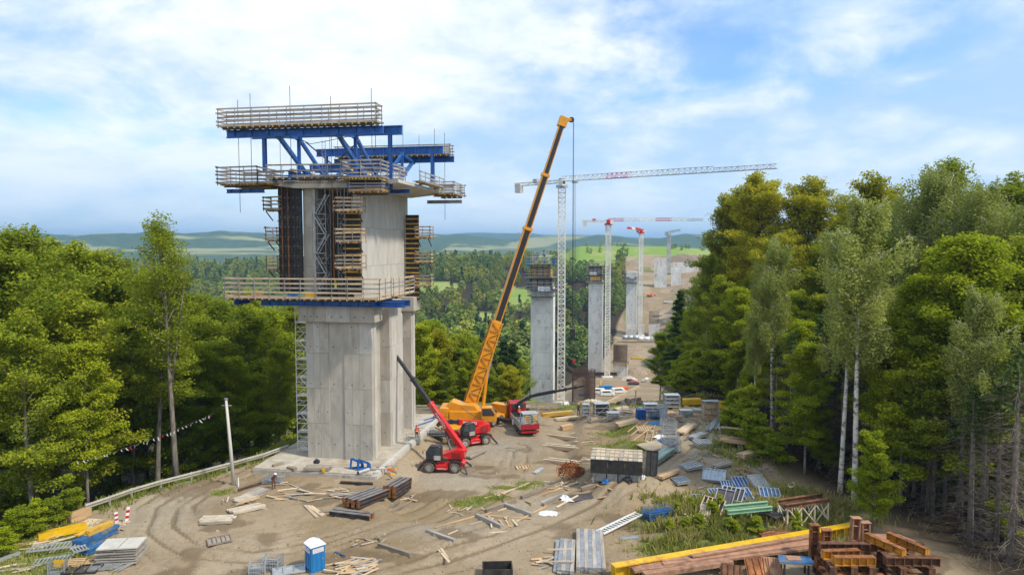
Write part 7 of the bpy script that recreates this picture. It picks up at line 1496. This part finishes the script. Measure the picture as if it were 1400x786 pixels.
for i, (x, lab) in enumerate(((-4.1, 'bottom rusty girder at the left of the girder stack'), (-2.3, 'second bottom rusty girder of the girder stack'), (-.4, 'third bottom rusty girder of the girder stack'), (1.6, 'fourth bottom rusty girder of the girder stack'), (3.4, 'bottom rusty girder at the right of the girder stack'))): stacked(lab, x, .6, 0, 3.4, W2, 'rust_dark')
for i, (y, x, L) in enumerate(((-.9, -2.2, 4.6), (-.9, 2.6, 4.4), (1.9, -2.0, 4.6), (1.9, 2.7, 4.4))): stacked(('front left', 'front right', 'rear left', 'rear right')[i] + ' rusty girder of the second layer in the girder stack', x, y, .73, L, 0, 'rust_dark' if i % 2 else 'rust', ribs=8)
for i, (x, lab) in enumerate(((-4.0, 'leftmost'), (-2.4, 'second'), (-1.0, 'third'), (1.4, 'fourth'), (3.6, 'rightmost'))): stacked(lab + ' short rusty girder of the third layer in the girder stack', x, .4, 1.46, 3.6, W2 + .05 * (i - 2), 'rust_dark')
for i, (y, x, L, m_) in enumerate(((-.8, 2.4, 4.4, 'rust_dark'), (1.7, -2.0, 4.2, 'rust_dark'), (1.9, 2.8, 4.0, 'rust_dark'))): stacked(('front right', 'rear left', 'rear right')[i] + ' rusty girder of the fourth layer in the girder stack', x, y, 2.19, L, 0, m_, ribs=7)
stacked('front ochre painted girder on top of the rusty stack', -2.35, -.9, 2.2, 3.4, .03, 'ochre_paint', .72, .55, 6); stacked('rear ochre painted girder on top of the rusty stack', -2.9, .3, 2.2, 3.2, .1, 'ochre_paint', .72, .55, 6)
stacked('left of two slanting ochre girders on the rusty stack', 1.0, .8, 2.93, 3.6, W2 + .45, 'ochre_paint', .6, .5, 5); stacked('right of two slanting ochre girders on the rusty stack', 3.0, 1.0, 2.93, 3.6, W2 + .45, 'ochre_paint', .6, .5, 5)
def upright(label, x, y, z, h, mat='rust', tilt=0.):
    t = thing('girder_post', label, 'post', SB + Vector((x, y, z)) * SS, SRZ); t.rotation_euler.y = tilt; t.scale = (SS,) * 3
    for s in (-1, 1): link('flange', unit_box(.12, .5, h, mat), t, (s * .3, 0, h / 2))
    link('web', unit_box(.46, .06, h - .1, mat if mat != 'rust_pink' else 'rust'), t, (0, .12, h / 2)); link('end_plate', unit_box(.85, .62, .06, mat), t, (0, 0, h + .03))
    for k in range(3): link('tie', unit_box(.46, .34, .05, mat), t, (0, -.06, h * (k + .5) / 3))
upright('leftmost upright rusty post at the girder stack', -3.7, 3.6, .4, 3.3); upright('second upright rusty post at the girder stack', -2.9, 3.0, .6, 2.9); upright('tallest upright rusty post with flaking paint at the girder stack', -.5, 3.0, .6, 4.0, 'rust_pink', .04); upright('rightmost upright post with flaking paint at the girder stack', .7, 3.2, .6, 3.5, 'rust_pink', -.03)
p = SB + Vector((3.0, 4.2, 2.0)) * SS; t = thing('rusty_sheet', 'large pinkish rusty sheet lying behind the girder stack', 'steel plate', p, -.1); MB().prism([(-2.4, -.8), (1.6, -.5), (2.4, -.4), (1.4, 1.2), (-2.2, .9)], 0, .08, 'z').build('sheet', 'rust_pink', t); MB().ibeam((-2.2, -.3, -.4), (2.0, -.1, -.4), .4, .7, .06).build('edge_beam', 'rust', t)
for x in (-1.6, 1.6): MB().bbox((x - .2, -.2, -2.2), (x + .2, .3, -.8)).build('support', 'rust_dark', t)
# --- upper terrace storage beside the construction road
bundle('plank_stack', 'pale planks on bearers at the edge of the terrace above the yard', 'planks', 846, 586, 868, 576, 4, 3, .3, .12, ['wood_pale', 'wood_new'], cross=2, L=2.8)
bundle('timber_stack', 'stack of yellow timber behind the lorry', 'timber', 742, 566, 783, 562, 5, 3, .2, .16, ['girder_yellow', 'wood_new'], cross=2, jit=.06)
for i, (u0, v0, u1, v1, lab) in enumerate(((748, 592, 802, 597, 'upper row of old timber beams bedded in the yard bank'), (746, 607, 808, 612, 'middle row of old timber beams bedded in the yard bank'), (745, 625, 802, 630, 'lower row of old timber beams bedded in the yard bank'))): bundle('bedded_timber', lab, 'timber', u0, v0, u1, v1, 2, 2, .35, .22, ['wood_pale', 'plank_stone'], gap=.4, jit=.12)
bundle('timber_stack', 'short orange timber block above the bedded timber rows', 'timber', 767, 588, 783, 585, 3, 3, .3, .2, 'wood_new', L=1.7)
def rack(label, u, v, sx, sy, sz, mat='galvanised', fill=None, rz=0., name='steel_rack'):
    p = at(u, v); t = thing(name, label, 'rack', p, rz)
    for x in (-1, 1):
        for y in (-1, 1): link('post', unit_box(.1, .1, sz, mat), t, (x * sx / 2, y * sy / 2, sz / 2))
    for k in range(4): link('shelf', unit_box(sx + .1, sy + .1, .06, mat), t, (0, 0, .12 + (sz - .15) * k / 3))
    for y in (-1, 1): barpiece('brace', t, (-sx / 2, y * sy / 2 * 1.08, .1), (sx / 2, y * sy / 2 * 1.08, sz - .1), .06, .06, mat)
    if fill:
        for k in range(3):
            for j in range(4): link('panel', unit_box(round(sx * .22, 2), sy * .9, round(sz * .2, 2), fill), t, (-sx * .36 + sx * .24 * j, 0, .26 + (sz - .15) * k / 3))
    return t
rack('tall grey steel block standing beside the dark worker on the terrace', 801, 568, .95, 1.0, 1.7, 'galvanised', 'steel_grey'); rack('grey steel rack with open side on the terrace', 822, 569, 2.0, 1.2, 1.9, 'galvanised', 'steel_dark', .1); rack('low grey steel frame right of the open rack on the terrace', 838, 573, 1.6, 1.2, 1.0, 'galvanised')
rack('blue steel box rack on the terrace', 876, 572, 1.1, 1.0, 1.3, 'blue_steel', 'blue_steel'); rack('galvanised rack right of the blue box rack', 889, 566, 1.8, 1.2, 1.5, 'galvanised', 'steel_grey'); rack('grey rack farthest back on the terrace', 918, 556, 2.0, 1.4, 1.8, 'galvanised', 'steel_grey')
rack('tall grey rack with timber slats right of the construction road', 971, 573, 2.0, 1.0, 2.5, 'galvanised', 'wood_new'); rack('low galvanised box left of the tall rack by the road', 938, 569, 1.6, 1.0, .9, 'galvanised', 'steel_grey')
bundle('beam_stack', 'yellow beams stacked left of the tall rack beyond the road', 'beams', 934, 556, 958, 555, 5, 4, .2, .2, 'girder_yellow', lift=.3, cross=2); bundle('beam_stack', 'yellow beams stacked right of the tall rack beyond the road', 'beams', 983, 560, 997, 561, 5, 4, .2, .2, 'girder_yellow', lift=.3, cross=2); bundle('beam_stack', 'ochre timber under the trees right of the tall rack', 'beams', 984, 574, 1000, 574, 4, 3, .25, .2, 'plywood_yellow', cross=2)
bundle('steel_bundle', 'flat bundle of grey steel parts by the road side', 'steel', 968, 588, 988, 574, 6, 3, .18, .12, 'galvanised', jit=.2, skew=.12); bundle('steel_bundle', 'bundle of grey tubes at the left edge of the road', 'steel', 893, 636, 916, 620, 5, 3, .22, .18, ['steel_grey', 'green_paint', 'steel_grey'], jit=.1, cross=2)
def timber_platform():
    t = platform('timber_cradle', 'timber cradle platform with posts at the forest edge right of the road', 'platform', at(1010, 610) + Vector((0, 0, .35)), -.38, 4.2, 1.8, 'bl', 1.2, 2, 'wood_new', 'wood_old', 6, .3)
    for x in (-1.9, 0, 1.9):
        for y in (-.8, .8): link('leg', unit_box(.14, .14, .6, 'wood_old'), t, (x, y, -.2))
    link('side_board', unit_box(4.2, .06, .3, 'wood_new'), t, (0, -.96, .35))
timber_platform()
for i, (u, v, h) in enumerate(((914, 592, 1.6), (916, 606, 1.5), (918, 616, 1.3))): grid_box(('upper', 'middle', 'lowest')[i] + ' galvanised wire crate in the row along the construction road', u, v, 1.7, 1.2, h, 'galvanised', .1, 'steel_grey')
form_panel('upright grey panel behind the row of wire crates', 907, 578, 1.0, 1.9, .1, 1.35, 'galvanised', 'steel_grey', 5)
form_panel('big tan plywood sheet leaning down the grassy bank', 892, 612, 3.0, 2.0, .55, math.pi + .12, 'wood_pale', 'wood_new', 4, lift=.1)
ladder('wooden ladder lying on the grassy bank', 886, 606, 891, 584, .7, 'wood_pale', 7, lift=.1)
for i, (u0, v0, u1, v1) in enumerate(((862, 600, 886, 580), (866, 606, 892, 586), (858, 594, 876, 580))): board(('lower', 'middle', 'upper')[2 - i] + ' of three timber rails on the grassy bank', u0, v0, u1, v1, .12, .1, 'wood_new', lift=.3)
sheet_heap('blue tarpaulin between the wire crates and the grassy bank', 897, 579, .9, 'tarp_blue', .3, 31, 'tarpaulin'); sheet_heap('small blue bag on the tan plywood sheet', 903, 604, .5, 'tarp_blue', .3, 33); sheet_heap('white wrapping among the wire crates', 902, 598, .8, 'plastic_sheet', .4, 35)
scatter_boards('board in the jumble between the wire crates and the bank', 'boards between the wire crates and the bank', 897, 596, 10, 14, 26, (.6, 1.8), ('wood_pale', 'galvanised', 'wood_new', 'white_paint'), mass='timber_scraps'); scatter_boards('timber scrap among the racks on the terrace', 'timber scraps on the terrace', 855, 565, 30, 6, 34, (.8, 2.4), ('wood_pale', 'wood_new', 'galvanised', 'steel_grey'), .1, mass='timber_scraps'); scatter_boards('timber scrap by the racks right of the construction road', 'timber scraps right of the road', 985, 580, 20, 8, 16, (.8, 2.2), ('wood_pale', 'wood_old', 'galvanised'), mass='timber_scraps'); scatter_boards('loose stick on the yard bank', 'sticks on the yard bank', 790, 612, 30, 22, 26, (.5, 1.6), ('wood_pale', 'wood_old', 'plank_stone'), .05, mass='timber_scraps')
p = at(852, 556); t = thing('tipped_ramp', 'long pale beam propped over a black tarpaulin on the terrace', 'beam', p); MB().bar((-3.4, -1, .3), (2.6, 1.5, 2.6), .3, .35).build('beam', 'wood_pale', t); MB().bar((2.0, 1.3, 0), (2.0, 1.3, 2.2), .15, .15, (0, 1, 0)).build('prop', 'wood_old', t)
sheet_heap('black tarpaulin hump on the terrace behind the racks', 866, 553, 2.2, 'form_black', 1.4, 41, 'tarpaulin')
# --- stones and clods strewn over the site: nobody could count them
def stones():
    rg = np.random.default_rng(9); m = MB(); N = 1500
    Q = np.array([pz(rg.uniform(150, 1000), 560 + 226 * rg.random() ** .8)[:2] for k in range(N)]); x, y = Q.T
    lx = (x - PO.x) * math.cos(TB) - (y - PO.y) * math.sin(TB); ly = (x - PO.x) * math.sin(TB) + (y - PO.y) * math.cos(TB)
    ok = (y < 100) & (seg_dist(x, y, SITE, True) < -1) & (seg_dist(x, y, FOREST_R, True) > 0) & ~((lx > -8.2) & (lx < 6.1) & (ly > -4.6) & (ly < 22))
    stones.pts = [(a, c, abs(rg.normal()) * .05 + .025) for a, c in Q[ok]]
    P = np.array(stones.pts); Z = G(P[:, 0], P[:, 1])
    for (x, y, s), z in zip(P, Z):
        a = rg.uniform(0, 6.28); q = [(math.cos(a + i * 1.57) * s * rg.uniform(.7, 1.3), math.sin(a + i * 1.57) * s * rg.uniform(.7, 1.3)) for i in range(4)]
        V = [(x + i, y + j, z - .03) for i, j in q] + [(x + i * .6, y + j * .6, z + s * rg.uniform(.5, .9)) for i, j in q]
        m.add(V, [(4, 5, 6, 7), (0, 1, 5, 4), (1, 2, 6, 5), (2, 3, 7, 6), (3, 0, 4, 7)])
    tag(m.build('stones', 'rubble'), kind='stuff')
stones.pts = []
stones()
# ---------------------------------------------------------------- people
def person(label, loc, rz, vest, trousers, helmet, pose='stand'):
    t = thing('person', label, 'person', loc, rz)
    J = {'pel': (0, 0, .95, .15, .12), 'waist': (0, -.01, 1.1, .15, .115), 'chest': (0, 0, 1.32, .17, .125), 'neck': (0, .0, 1.5, .06, .06), 'head0': (0, -.02, 1.6, .085, .095), 'head1': (0, -.02, 1.72, .08, .09),
         'shl': (-.2, 0, 1.43, .07, .07), 'ell': (-.27, -.03, 1.15, .048, .048), 'wrl': (-.25, -.2, .96, .034, .034), 'hal': (-.24, -.25, .9, .04, .025), 'shr': (.2, 0, 1.43, .07, .07), 'elr': (.27, .02, 1.15, .048, .048), 'wrr': (.28, -.08, .9, .034, .034), 'har': (.28, -.11, .83, .04, .025),
         'hil': (-.1, 0, .88, .1, .1), 'knl': (-.12, -.03, .5, .07, .07), 'anl': (-.13, .02, .1, .05, .05), 'tol': (-.14, -.14, .05, .045, .035), 'hir': (.1, 0, .88, .1, .1), 'knr': (.13, -.06, .5, .07, .07), 'anr': (.14, .05, .1, .05, .05), 'tor': (.15, -.11, .05, .045, .035)}
    if pose == 'reach': J.update(ell=(-.3, -.2, 1.25, .048, .048), wrl=(-.2, -.42, 1.22, .034, .034), hal=(-.17, -.5, 1.2, .04, .025))
    if pose == 'bend':
        for k in ('chest', 'neck', 'head0', 'head1', 'shl', 'shr', 'ell', 'elr', 'wrl', 'wrr', 'hal', 'har'): a = J[k]; dz = a[2] - 1.0; J[k] = (a[0], a[1] - dz * .55, 1.0 + dz * .8, a[3], a[4])
    E_ = [('pel', 'waist'), ('waist', 'chest'), ('chest', 'neck'), ('neck', 'head0'), ('head0', 'head1'), ('chest', 'shl'), ('shl', 'ell'), ('ell', 'wrl'), ('wrl', 'hal'), ('chest', 'shr'), ('shr', 'elr'), ('elr', 'wrr'), ('wrr', 'har'), ('pel', 'hil'), ('hil', 'knl'), ('knl', 'anl'), ('anl', 'tol'), ('pel', 'hir'), ('hir', 'knr'), ('knr', 'anr'), ('anr', 'tor')]
    for s, h in (('l', 'hal'), ('r', 'har')):
        x, y, z = J[h][:3]; sg = -1 if s == 'l' else 1
        for i, (dx, L) in enumerate(((-.027, .07), (-.009, .085), (.009, .08), (.027, .062))):
            J[f'f{s}{i}'] = (x + dx, y - .025, z - L * .55, .0095, .0095); J[f'g{s}{i}'] = (x + dx, y - .01, z - L, .008, .008); E_ += [(h, f'f{s}{i}'), (f'f{s}{i}', f'g{s}{i}')]
        J[f't{s}'] = (x - sg * .045, y - .02, z - .02, .011, .011); J[f'u{s}'] = (x - sg * .055, y - .04, z - .06, .009, .009); E_ += [(h, f't{s}'), (f't{s}', f'u{s}')]
    K = list(J); bm = bmesh.new(); sk = bm.verts.layers.skin.verify(); vs = [bm.verts.new(J[k][:3]) for k in K]
    for v, k in zip(vs, K): v[sk].radius = J[k][3:5]
    vs[0][sk].use_root = True
    for a, b in E_: bm.edges.new((vs[K.index(a)], vs[K.index(b)]))
    me = bpy.data.meshes.new('body'); bm.to_mesh(me); bm.free(); o = link('body', me, t); o.modifiers.new('skin', 'SKIN').use_smooth_shade = True; o.modifiers.new('smooth', 'SUBSURF').levels = 1; o.modifiers[1].render_levels = 1
    mn = 'person_' + trousers
    if mn not in MATS:
        m, nt, b, out = _nt(mn); tc = nt.nodes.new('ShaderNodeTexCoord'); sp = nt.nodes.new('ShaderNodeSeparateXYZ'); nt.links.new(tc.outputs['Object'], sp.inputs[0]); cr = nt.nodes.new('ShaderNodeValToRGB'); cr.color_ramp.interpolation = 'CONSTANT'
        nt.links.new(_math(nt, 'DIVIDE', sp.outputs[2], 2.0), cr.inputs[0]); col = {'dark': (.03, .033, .05), 'brown': (.12, .06, .045)}[trousers]; e = cr.color_ramp.elements
        e[0].position = 0; e[0].color = (.03, .025, .02, 1); e[1].position = .06; e[1].color = (*col, 1)
        q = e.new(.47); q.color = (*[c * 1.3 for c in col], 1); q = e.new(.745); q.color = (.48, .28, .19, 1)
        nt.links.new(cr.outputs[0], b.inputs['Base Color']); b.inputs['Roughness'].default_value = .85
    me.materials.append(MATS[mn])
    hy = J['head1'][1]; hz = J['head1'][2]
    if vest:
        cx, cy, cz = J['chest'][:3]; wx, wy, wz = J['waist'][:3]; V = []; n = 14
        for (x, y, z, rx, ry) in ((wx, wy, wz - .12, .19, .15), (wx, wy, wz + .05, .185, .15), (cx, cy, cz, .215, .16), (cx, cy, cz + .14, .20, .12)):
            V += [(x + rx * math.cos(2 * math.pi * i / n), y + ry * math.sin(2 * math.pi * i / n), z) for i in range(n)]
        F = [(j * n + i, j * n + (i + 1) % n, (j + 1) * n + (i + 1) % n, (j + 1) * n + i) for j in range(3) for i in range(n)]; MB().add(V, F).build('vest', vest, t, True)
        V2 = [(wx + .192 * math.cos(2 * math.pi * i / n), wy + .157 * math.sin(2 * math.pi * i / n), wz + z) for z in (.0, .05) for i in range(n)]; MB().add(V2, [(i, (i + 1) % n, n + (i + 1) % n, n + i) for i in range(n)]).build('reflective_band', 'plastic_white', t)
    n = 12; V = []; F = []
    for j in range(5):
        a = j / 4 * math.pi / 2
        V += [(.125 * math.cos(a) * math.cos(2 * math.pi * i / n), hy + .14 * math.cos(a) * math.sin(2 * math.pi * i / n), hz + .02 + .13 * math.sin(a)) for i in range(n)]
    F = [(j * n + i, j * n + (i + 1) % n, (j + 1) * n + (i + 1) % n, (j + 1) * n + i) for j in range(4) for i in range(n)]
    hm = MB().add(V, F); hm.prism([(-.1, hy - .2), (.1, hy - .2), (.125, hy - .06), (-.125, hy - .06)], hz + .015, hz + .035, 'z'); hm.build('helmet', helmet, t, True)
    fc = MB(); 
    for s in (-1, 1): fc.box((s * .035, hy - .092, hz - .03), (.02, .012, .012)); 
    fc.box((0, hy - .1, hz - .06), (.022, .03, .04)); fc.box((0, hy - .088, hz - .105), (.045, .012, .01))
    for s in (-1, 1): fc.box((s * .088, hy, hz - .05), (.015, .035, .06))
    fc.build('face_features', 'skin', t)
    return t
person('worker in orange vest and white helmet standing on the footing beside the grey container', on_slab(570, 601), .4, 'vest_orange', 'dark', 'helmet_red')
person('worker in dark clothes with yellow helmet on the terrace edge', at(791, 568), .2, None, 'dark', 'helmet_yellow')
person('worker in orange vest standing on the bed of the lorry', Vector((bpy.data.objects['lorry'].location.x - .35, bpy.data.objects['lorry'].location.y - .2, bpy.data.objects['lorry'].location.z + 1.165)), 3.0, 'vest_orange', 'dark', 'helmet_white', 'reach')
person('worker in brown clothes bending beside the crates at the left corner of the footing', at(374, 668), .8, None, 'brown', 'helmet_white', 'bend')
person('worker in yellow vest on the lower working platform of the pier', Lw(.3, -1.2, 18.1 + .27), 1.0, 'vest_yellow', 'dark', 'helmet_yellow')

# ---------------------------------------------------------------- clutter down the valley
def excavator(label, u, Y, rz, mat='vest_orange', s=1.0):
    x = (u - 700) / FPX * Y; t = thing('excavator', label, 'excavator', (x, Y, gz(x, Y)), rz); t.scale = (s,) * 3
    for y in (-1.1, 1.1): MB().prism([(-1.9, .1), (-2.1, .45), (-1.8, .85), (1.8, .85), (2.1, .45), (1.9, .1)], y - .28, y + .28, 'y').build('track', 'form_black', t)
    MB().bbox((-1.2, -.9, .7), (1.2, .9, 1.0)).build('undercarriage', 'steel_dark', t); MB().prism([(-2.3, 1.0), (-2.3, 2.0), (-.3, 2.1), (1.4, 1.6), (1.4, 1.0)], -1.2, 1.2, 'y').build('house', mat, t, bevel=.06)
    MB().prism([(.1, 1.6), (.1, 2.9), (1.1, 2.9), (1.5, 1.9), (1.5, 1.6)], -1.15, -.2, 'y').build('cab', mat, t, bevel=.05); MB().prism([(.25, 1.9), (.25, 2.75), (1.0, 2.75), (1.3, 1.9)], -1.165, -1.15, 'y').build('cab_window', 'glass', t)
    MB().bar((1.0, .3, 1.5), (3.6, .3, 4.0), .4, .5).build('boom', mat, t); MB().bar((3.6, .3, 4.1), (5.2, .3, 1.6), .3, .4).build('stick', mat, t); MB().prism([(4.9, .6), (5.5, 1.7), (5.9, 1.2), (5.6, .5)], -.3, .9, 'y').build('bucket', 'steel_dark', t)
excavator('orange excavator on the slope below the farthest pier', 889, 610, .4); excavator('yellow excavator on the spoil by the white pipes', 905, 470, 2.6, 'girder_yellow'); excavator('small yellow excavator near the white vans', 822, 300, 1.2, 'girder_yellow', .8)
def spoil(label, u, Y, w, d, h, seed, mat='rubble'):
    x = (u - 700) / FPX * Y; rg = np.random.default_rng(seed); n = 16; V = []; F = []
    ii, jj = np.meshgrid(np.linspace(-1, 1, n), np.linspace(-1, 1, n)); e = np.maximum(0, 1 - ii ** 2 - jj ** 2); z0 = gz(x, Y); zz = G(x + ii * w, Y + jj * d) - z0 - .3 + h * e ** .7 * (.75 + .5 * rg.random((n, n)))
    V = [tuple(q) for q in np.stack([ii * w, jj * d, zz], -1).reshape(-1, 3)]
    for j in range(n - 1):
        for i in range(n - 1): k = j * n + i; F.append((k, k + 1, k + n + 1, k + n))
    o = MB().add(V, F).build('spoil_heap', mat, None, True); o.location = (x, Y, z0); tag(o, label, 'soil heap')
for i, a in enumerate((('brown soil heap right of the low pier stub', 872, 410, 7, 6, 3.2), ('pale rubble heap behind the parked cars in the valley', 862, 372, 5, 5, 2.2), ('soil heap left of the farthest pier', 880, 590, 9, 7, 4), ('wide soil heap below the abutment wall', 938, 620, 14, 8, 4), ('soil heap on the bare hill left of the last crane', 885, 740, 22, 12, 6), ('soil heap on the bare hill right of the last crane', 938, 760, 24, 14, 7), ('low soil bank beside the white pipes', 870, 480, 9, 5, 2.4), ('grey rubble heap in front of the rebar cage', 812, 226, 4, 3, 1.3))): spoil(*a, 50 + i, 'plank_stone' if i in (1, 7) else 'rubble')
for i, (u, Y, sx, m_, lab) in enumerate(((872, 450, 7, 'girder_yellow', 'yellow beams lying by the valley track'), (886, 440, 6, 'white_paint', 'white beams lying by the valley track'), (852, 300, 5, 'vest_orange', 'orange beams behind the white vans'), (858, 640, 8, 'galvanised', 'grey beams beside the farthest pier'), (900, 560, 7, 'galvanised', 'silver beams on the slope below the farthest pier'), (915, 590, 8, 'white_paint', 'white beams on the slope below the farthest pier'), (868, 330, 5, 'steel_dark', 'dark beams behind the red car'), (806, 350, 6, 'wood_new', 'timber beams at the foot of the second valley pier'), (800, 262, 4, 'tarp_blue', 'blue beams behind the rebar cage'))):
    x = (u - 700) / FPX * Y; t = thing('beam_stack', lab, 'beams', (x, Y, gz(x, Y)), .1 * (i % 5) - .2)
    for j in range(2):
        for k in range(4): link('beam', unit_box(sx, .5, .5, m_), t, (random.uniform(-.4, .4), -1.1 + .62 * k, .3 + .52 * j))

for i, (u, v, n, lab) in enumerate(((930, 566, 12, 'board between the racks at the far end of the road'), (842, 572, 16, 'board below the racks at the terrace edge'), (985, 600, 10, 'board near the timber cradle'), (985, 672, 16, 'board among the dumped formwork'), (640, 698, 10, 'splinter beside the grass strip'), (770, 665, 16, 'splinter between the rebar heap and the dark plate'), (690, 715, 12, 'splinter among the road verge timbers'), (330, 690, 14, 'splinter on the dirt island by the utility pole'), (500, 740, 8, 'chip of wood lying on the road'), (960, 630, 8, 'chip of wood at the right road edge'))):
    scatter_boards(lab, lab.split()[0] + 's: ' + ' '.join(lab.split()[1:]), u, v, 26 if i else 18, 7, n, (.3, 1.4), ('wood_pale', 'wood_new', 'wood_grey', 'plank_stone', 'galvanised' if i < 4 else 'wood_old'), mass='timber_scraps')
for i, (u, v, sx, sz, m_, lab) in enumerate(((858, 566, 1.6, 1.0, 'galvanised', 'low wire crate in the middle of the terrace'), (905, 562, 1.5, 1.2, 'steel_grey', 'wire crate before the farthest rack'), (925, 575, 1.4, .9, 'galvanised', 'single wire crate at the road bend'), (895, 572, 1.4, 1.1, 'blue_old', 'blue wire crate beside the road bend'), (812, 577, 1.4, .8, 'galvanised', 'low wire crate on the terrace edge'), (1002, 585, 1.5, 1.1, 'galvanised', 'wire crate behind the timber cradle'))): grid_box(lab, u, v, sx, 1.1, sz, m_, .2 * i - .4, 'steel_grey' if i % 2 else 'wood_new')
for i, (u0, v0, u1, v1, m_, lab) in enumerate(((862, 566, 880, 562, 'wood_new', 'new timber planks before the blue rack'), (842, 563, 858, 560, 'wood_pale', 'pale planks behind the open rack'), (905, 569, 922, 567, 'wood_new', 'orange planks at the far road end'), (948, 562, 962, 563, 'galvanised', 'silver sections left of the tall rack'), (930, 596, 946, 584, 'wood_pale', 'pale planks lying on the road'), (760, 574, 790, 571, 'wood_pale', 'pale boards behind the lorry'), (700, 560, 725, 558, 'plank_stone', 'pale slabs behind the mobile crane'))): bundle('plank_stack', lab, 'planks', u0, v0, u1, v1, 5, 3, .22, .1, m_, jit=.1, cross=2)

for i, (u, v, sx, sy, rz, tl, fc, rb, st, lab) in enumerate(((1062, 612, 2.0, 1.4, .3, .15, 'blue_steel', 'galvanised', 3, 'blue panel stack at the forest edge above the scrap wood'), (945, 640, 2.2, 1.2, .5, .05, 'galvanised', 'galvanised', 2, 'grey panel pair at the right side of the road'), (960, 610, 1.8, 1.2, .2, .1, 'steel_grey', 'galvanised', 3, 'grey panel stack on the gravel right of the road'), (880, 590, 1.6, 1.2, .1, .2, 'wood_new', 'wood_pale', 2, 'tan panel pair on the grassy bank'), (1052, 680, 1.8, 1.3, -.2, .3, 'blue_old', 'galvanised', 2, 'blue panel pair near the white boards'), (930, 660, 1.5, 1.1, .4, .08, 'blue_old', 'galvanised', 2, 'low blue panel pair above the blue crate'), (716, 640, 1.8, 1.2, .2, .03, 'wood_pale', 'wood_new', 1, 'tan formwork sheet lying in the yard'), (300, 740, 1.8, 1.2, .5, .03, 'wood_grey', 'wood_old', 1, 'weathered sheet lying at the inner road bend'))): form_panel(lab, u, v, sx, sy, rz, tl, fc, rb, 6, stack=st)
for i, (u0, v0, u1, v1, nw, nh, m_, lab) in enumerate(((1012, 628, 1034, 622, 5, 4, ['wood_pale', 'wood_new'], 'timber pile at the forest edge right of the gravel'), (945, 602, 962, 596, 4, 3, ['galvanised', 'steel_grey'], 'grey steel pile at the right road edge'), (975, 640, 998, 634, 4, 2, ['wood_grey', 'wood_old'], 'old timber pile above the dumped formwork'), (1040, 735, 1075, 728, 5, 2, ['rust', 'rust_dark'], 'rusty flat bars in the weeds behind the yellow girder'), (900, 655, 925, 645, 4, 2, ['wood_new', 'wood_pale'], 'new timber pile beside the road above the blue crate'), (640, 628, 662, 618, 3, 2, ['wood_old', 'wood_grey'], 'old timbers between the two telehandlers and the yard'))): bundle('timber_pile', lab, 'timber', u0, v0, u1, v1, nw, nh, .22, .12, m_, jit=.1, cross=2)
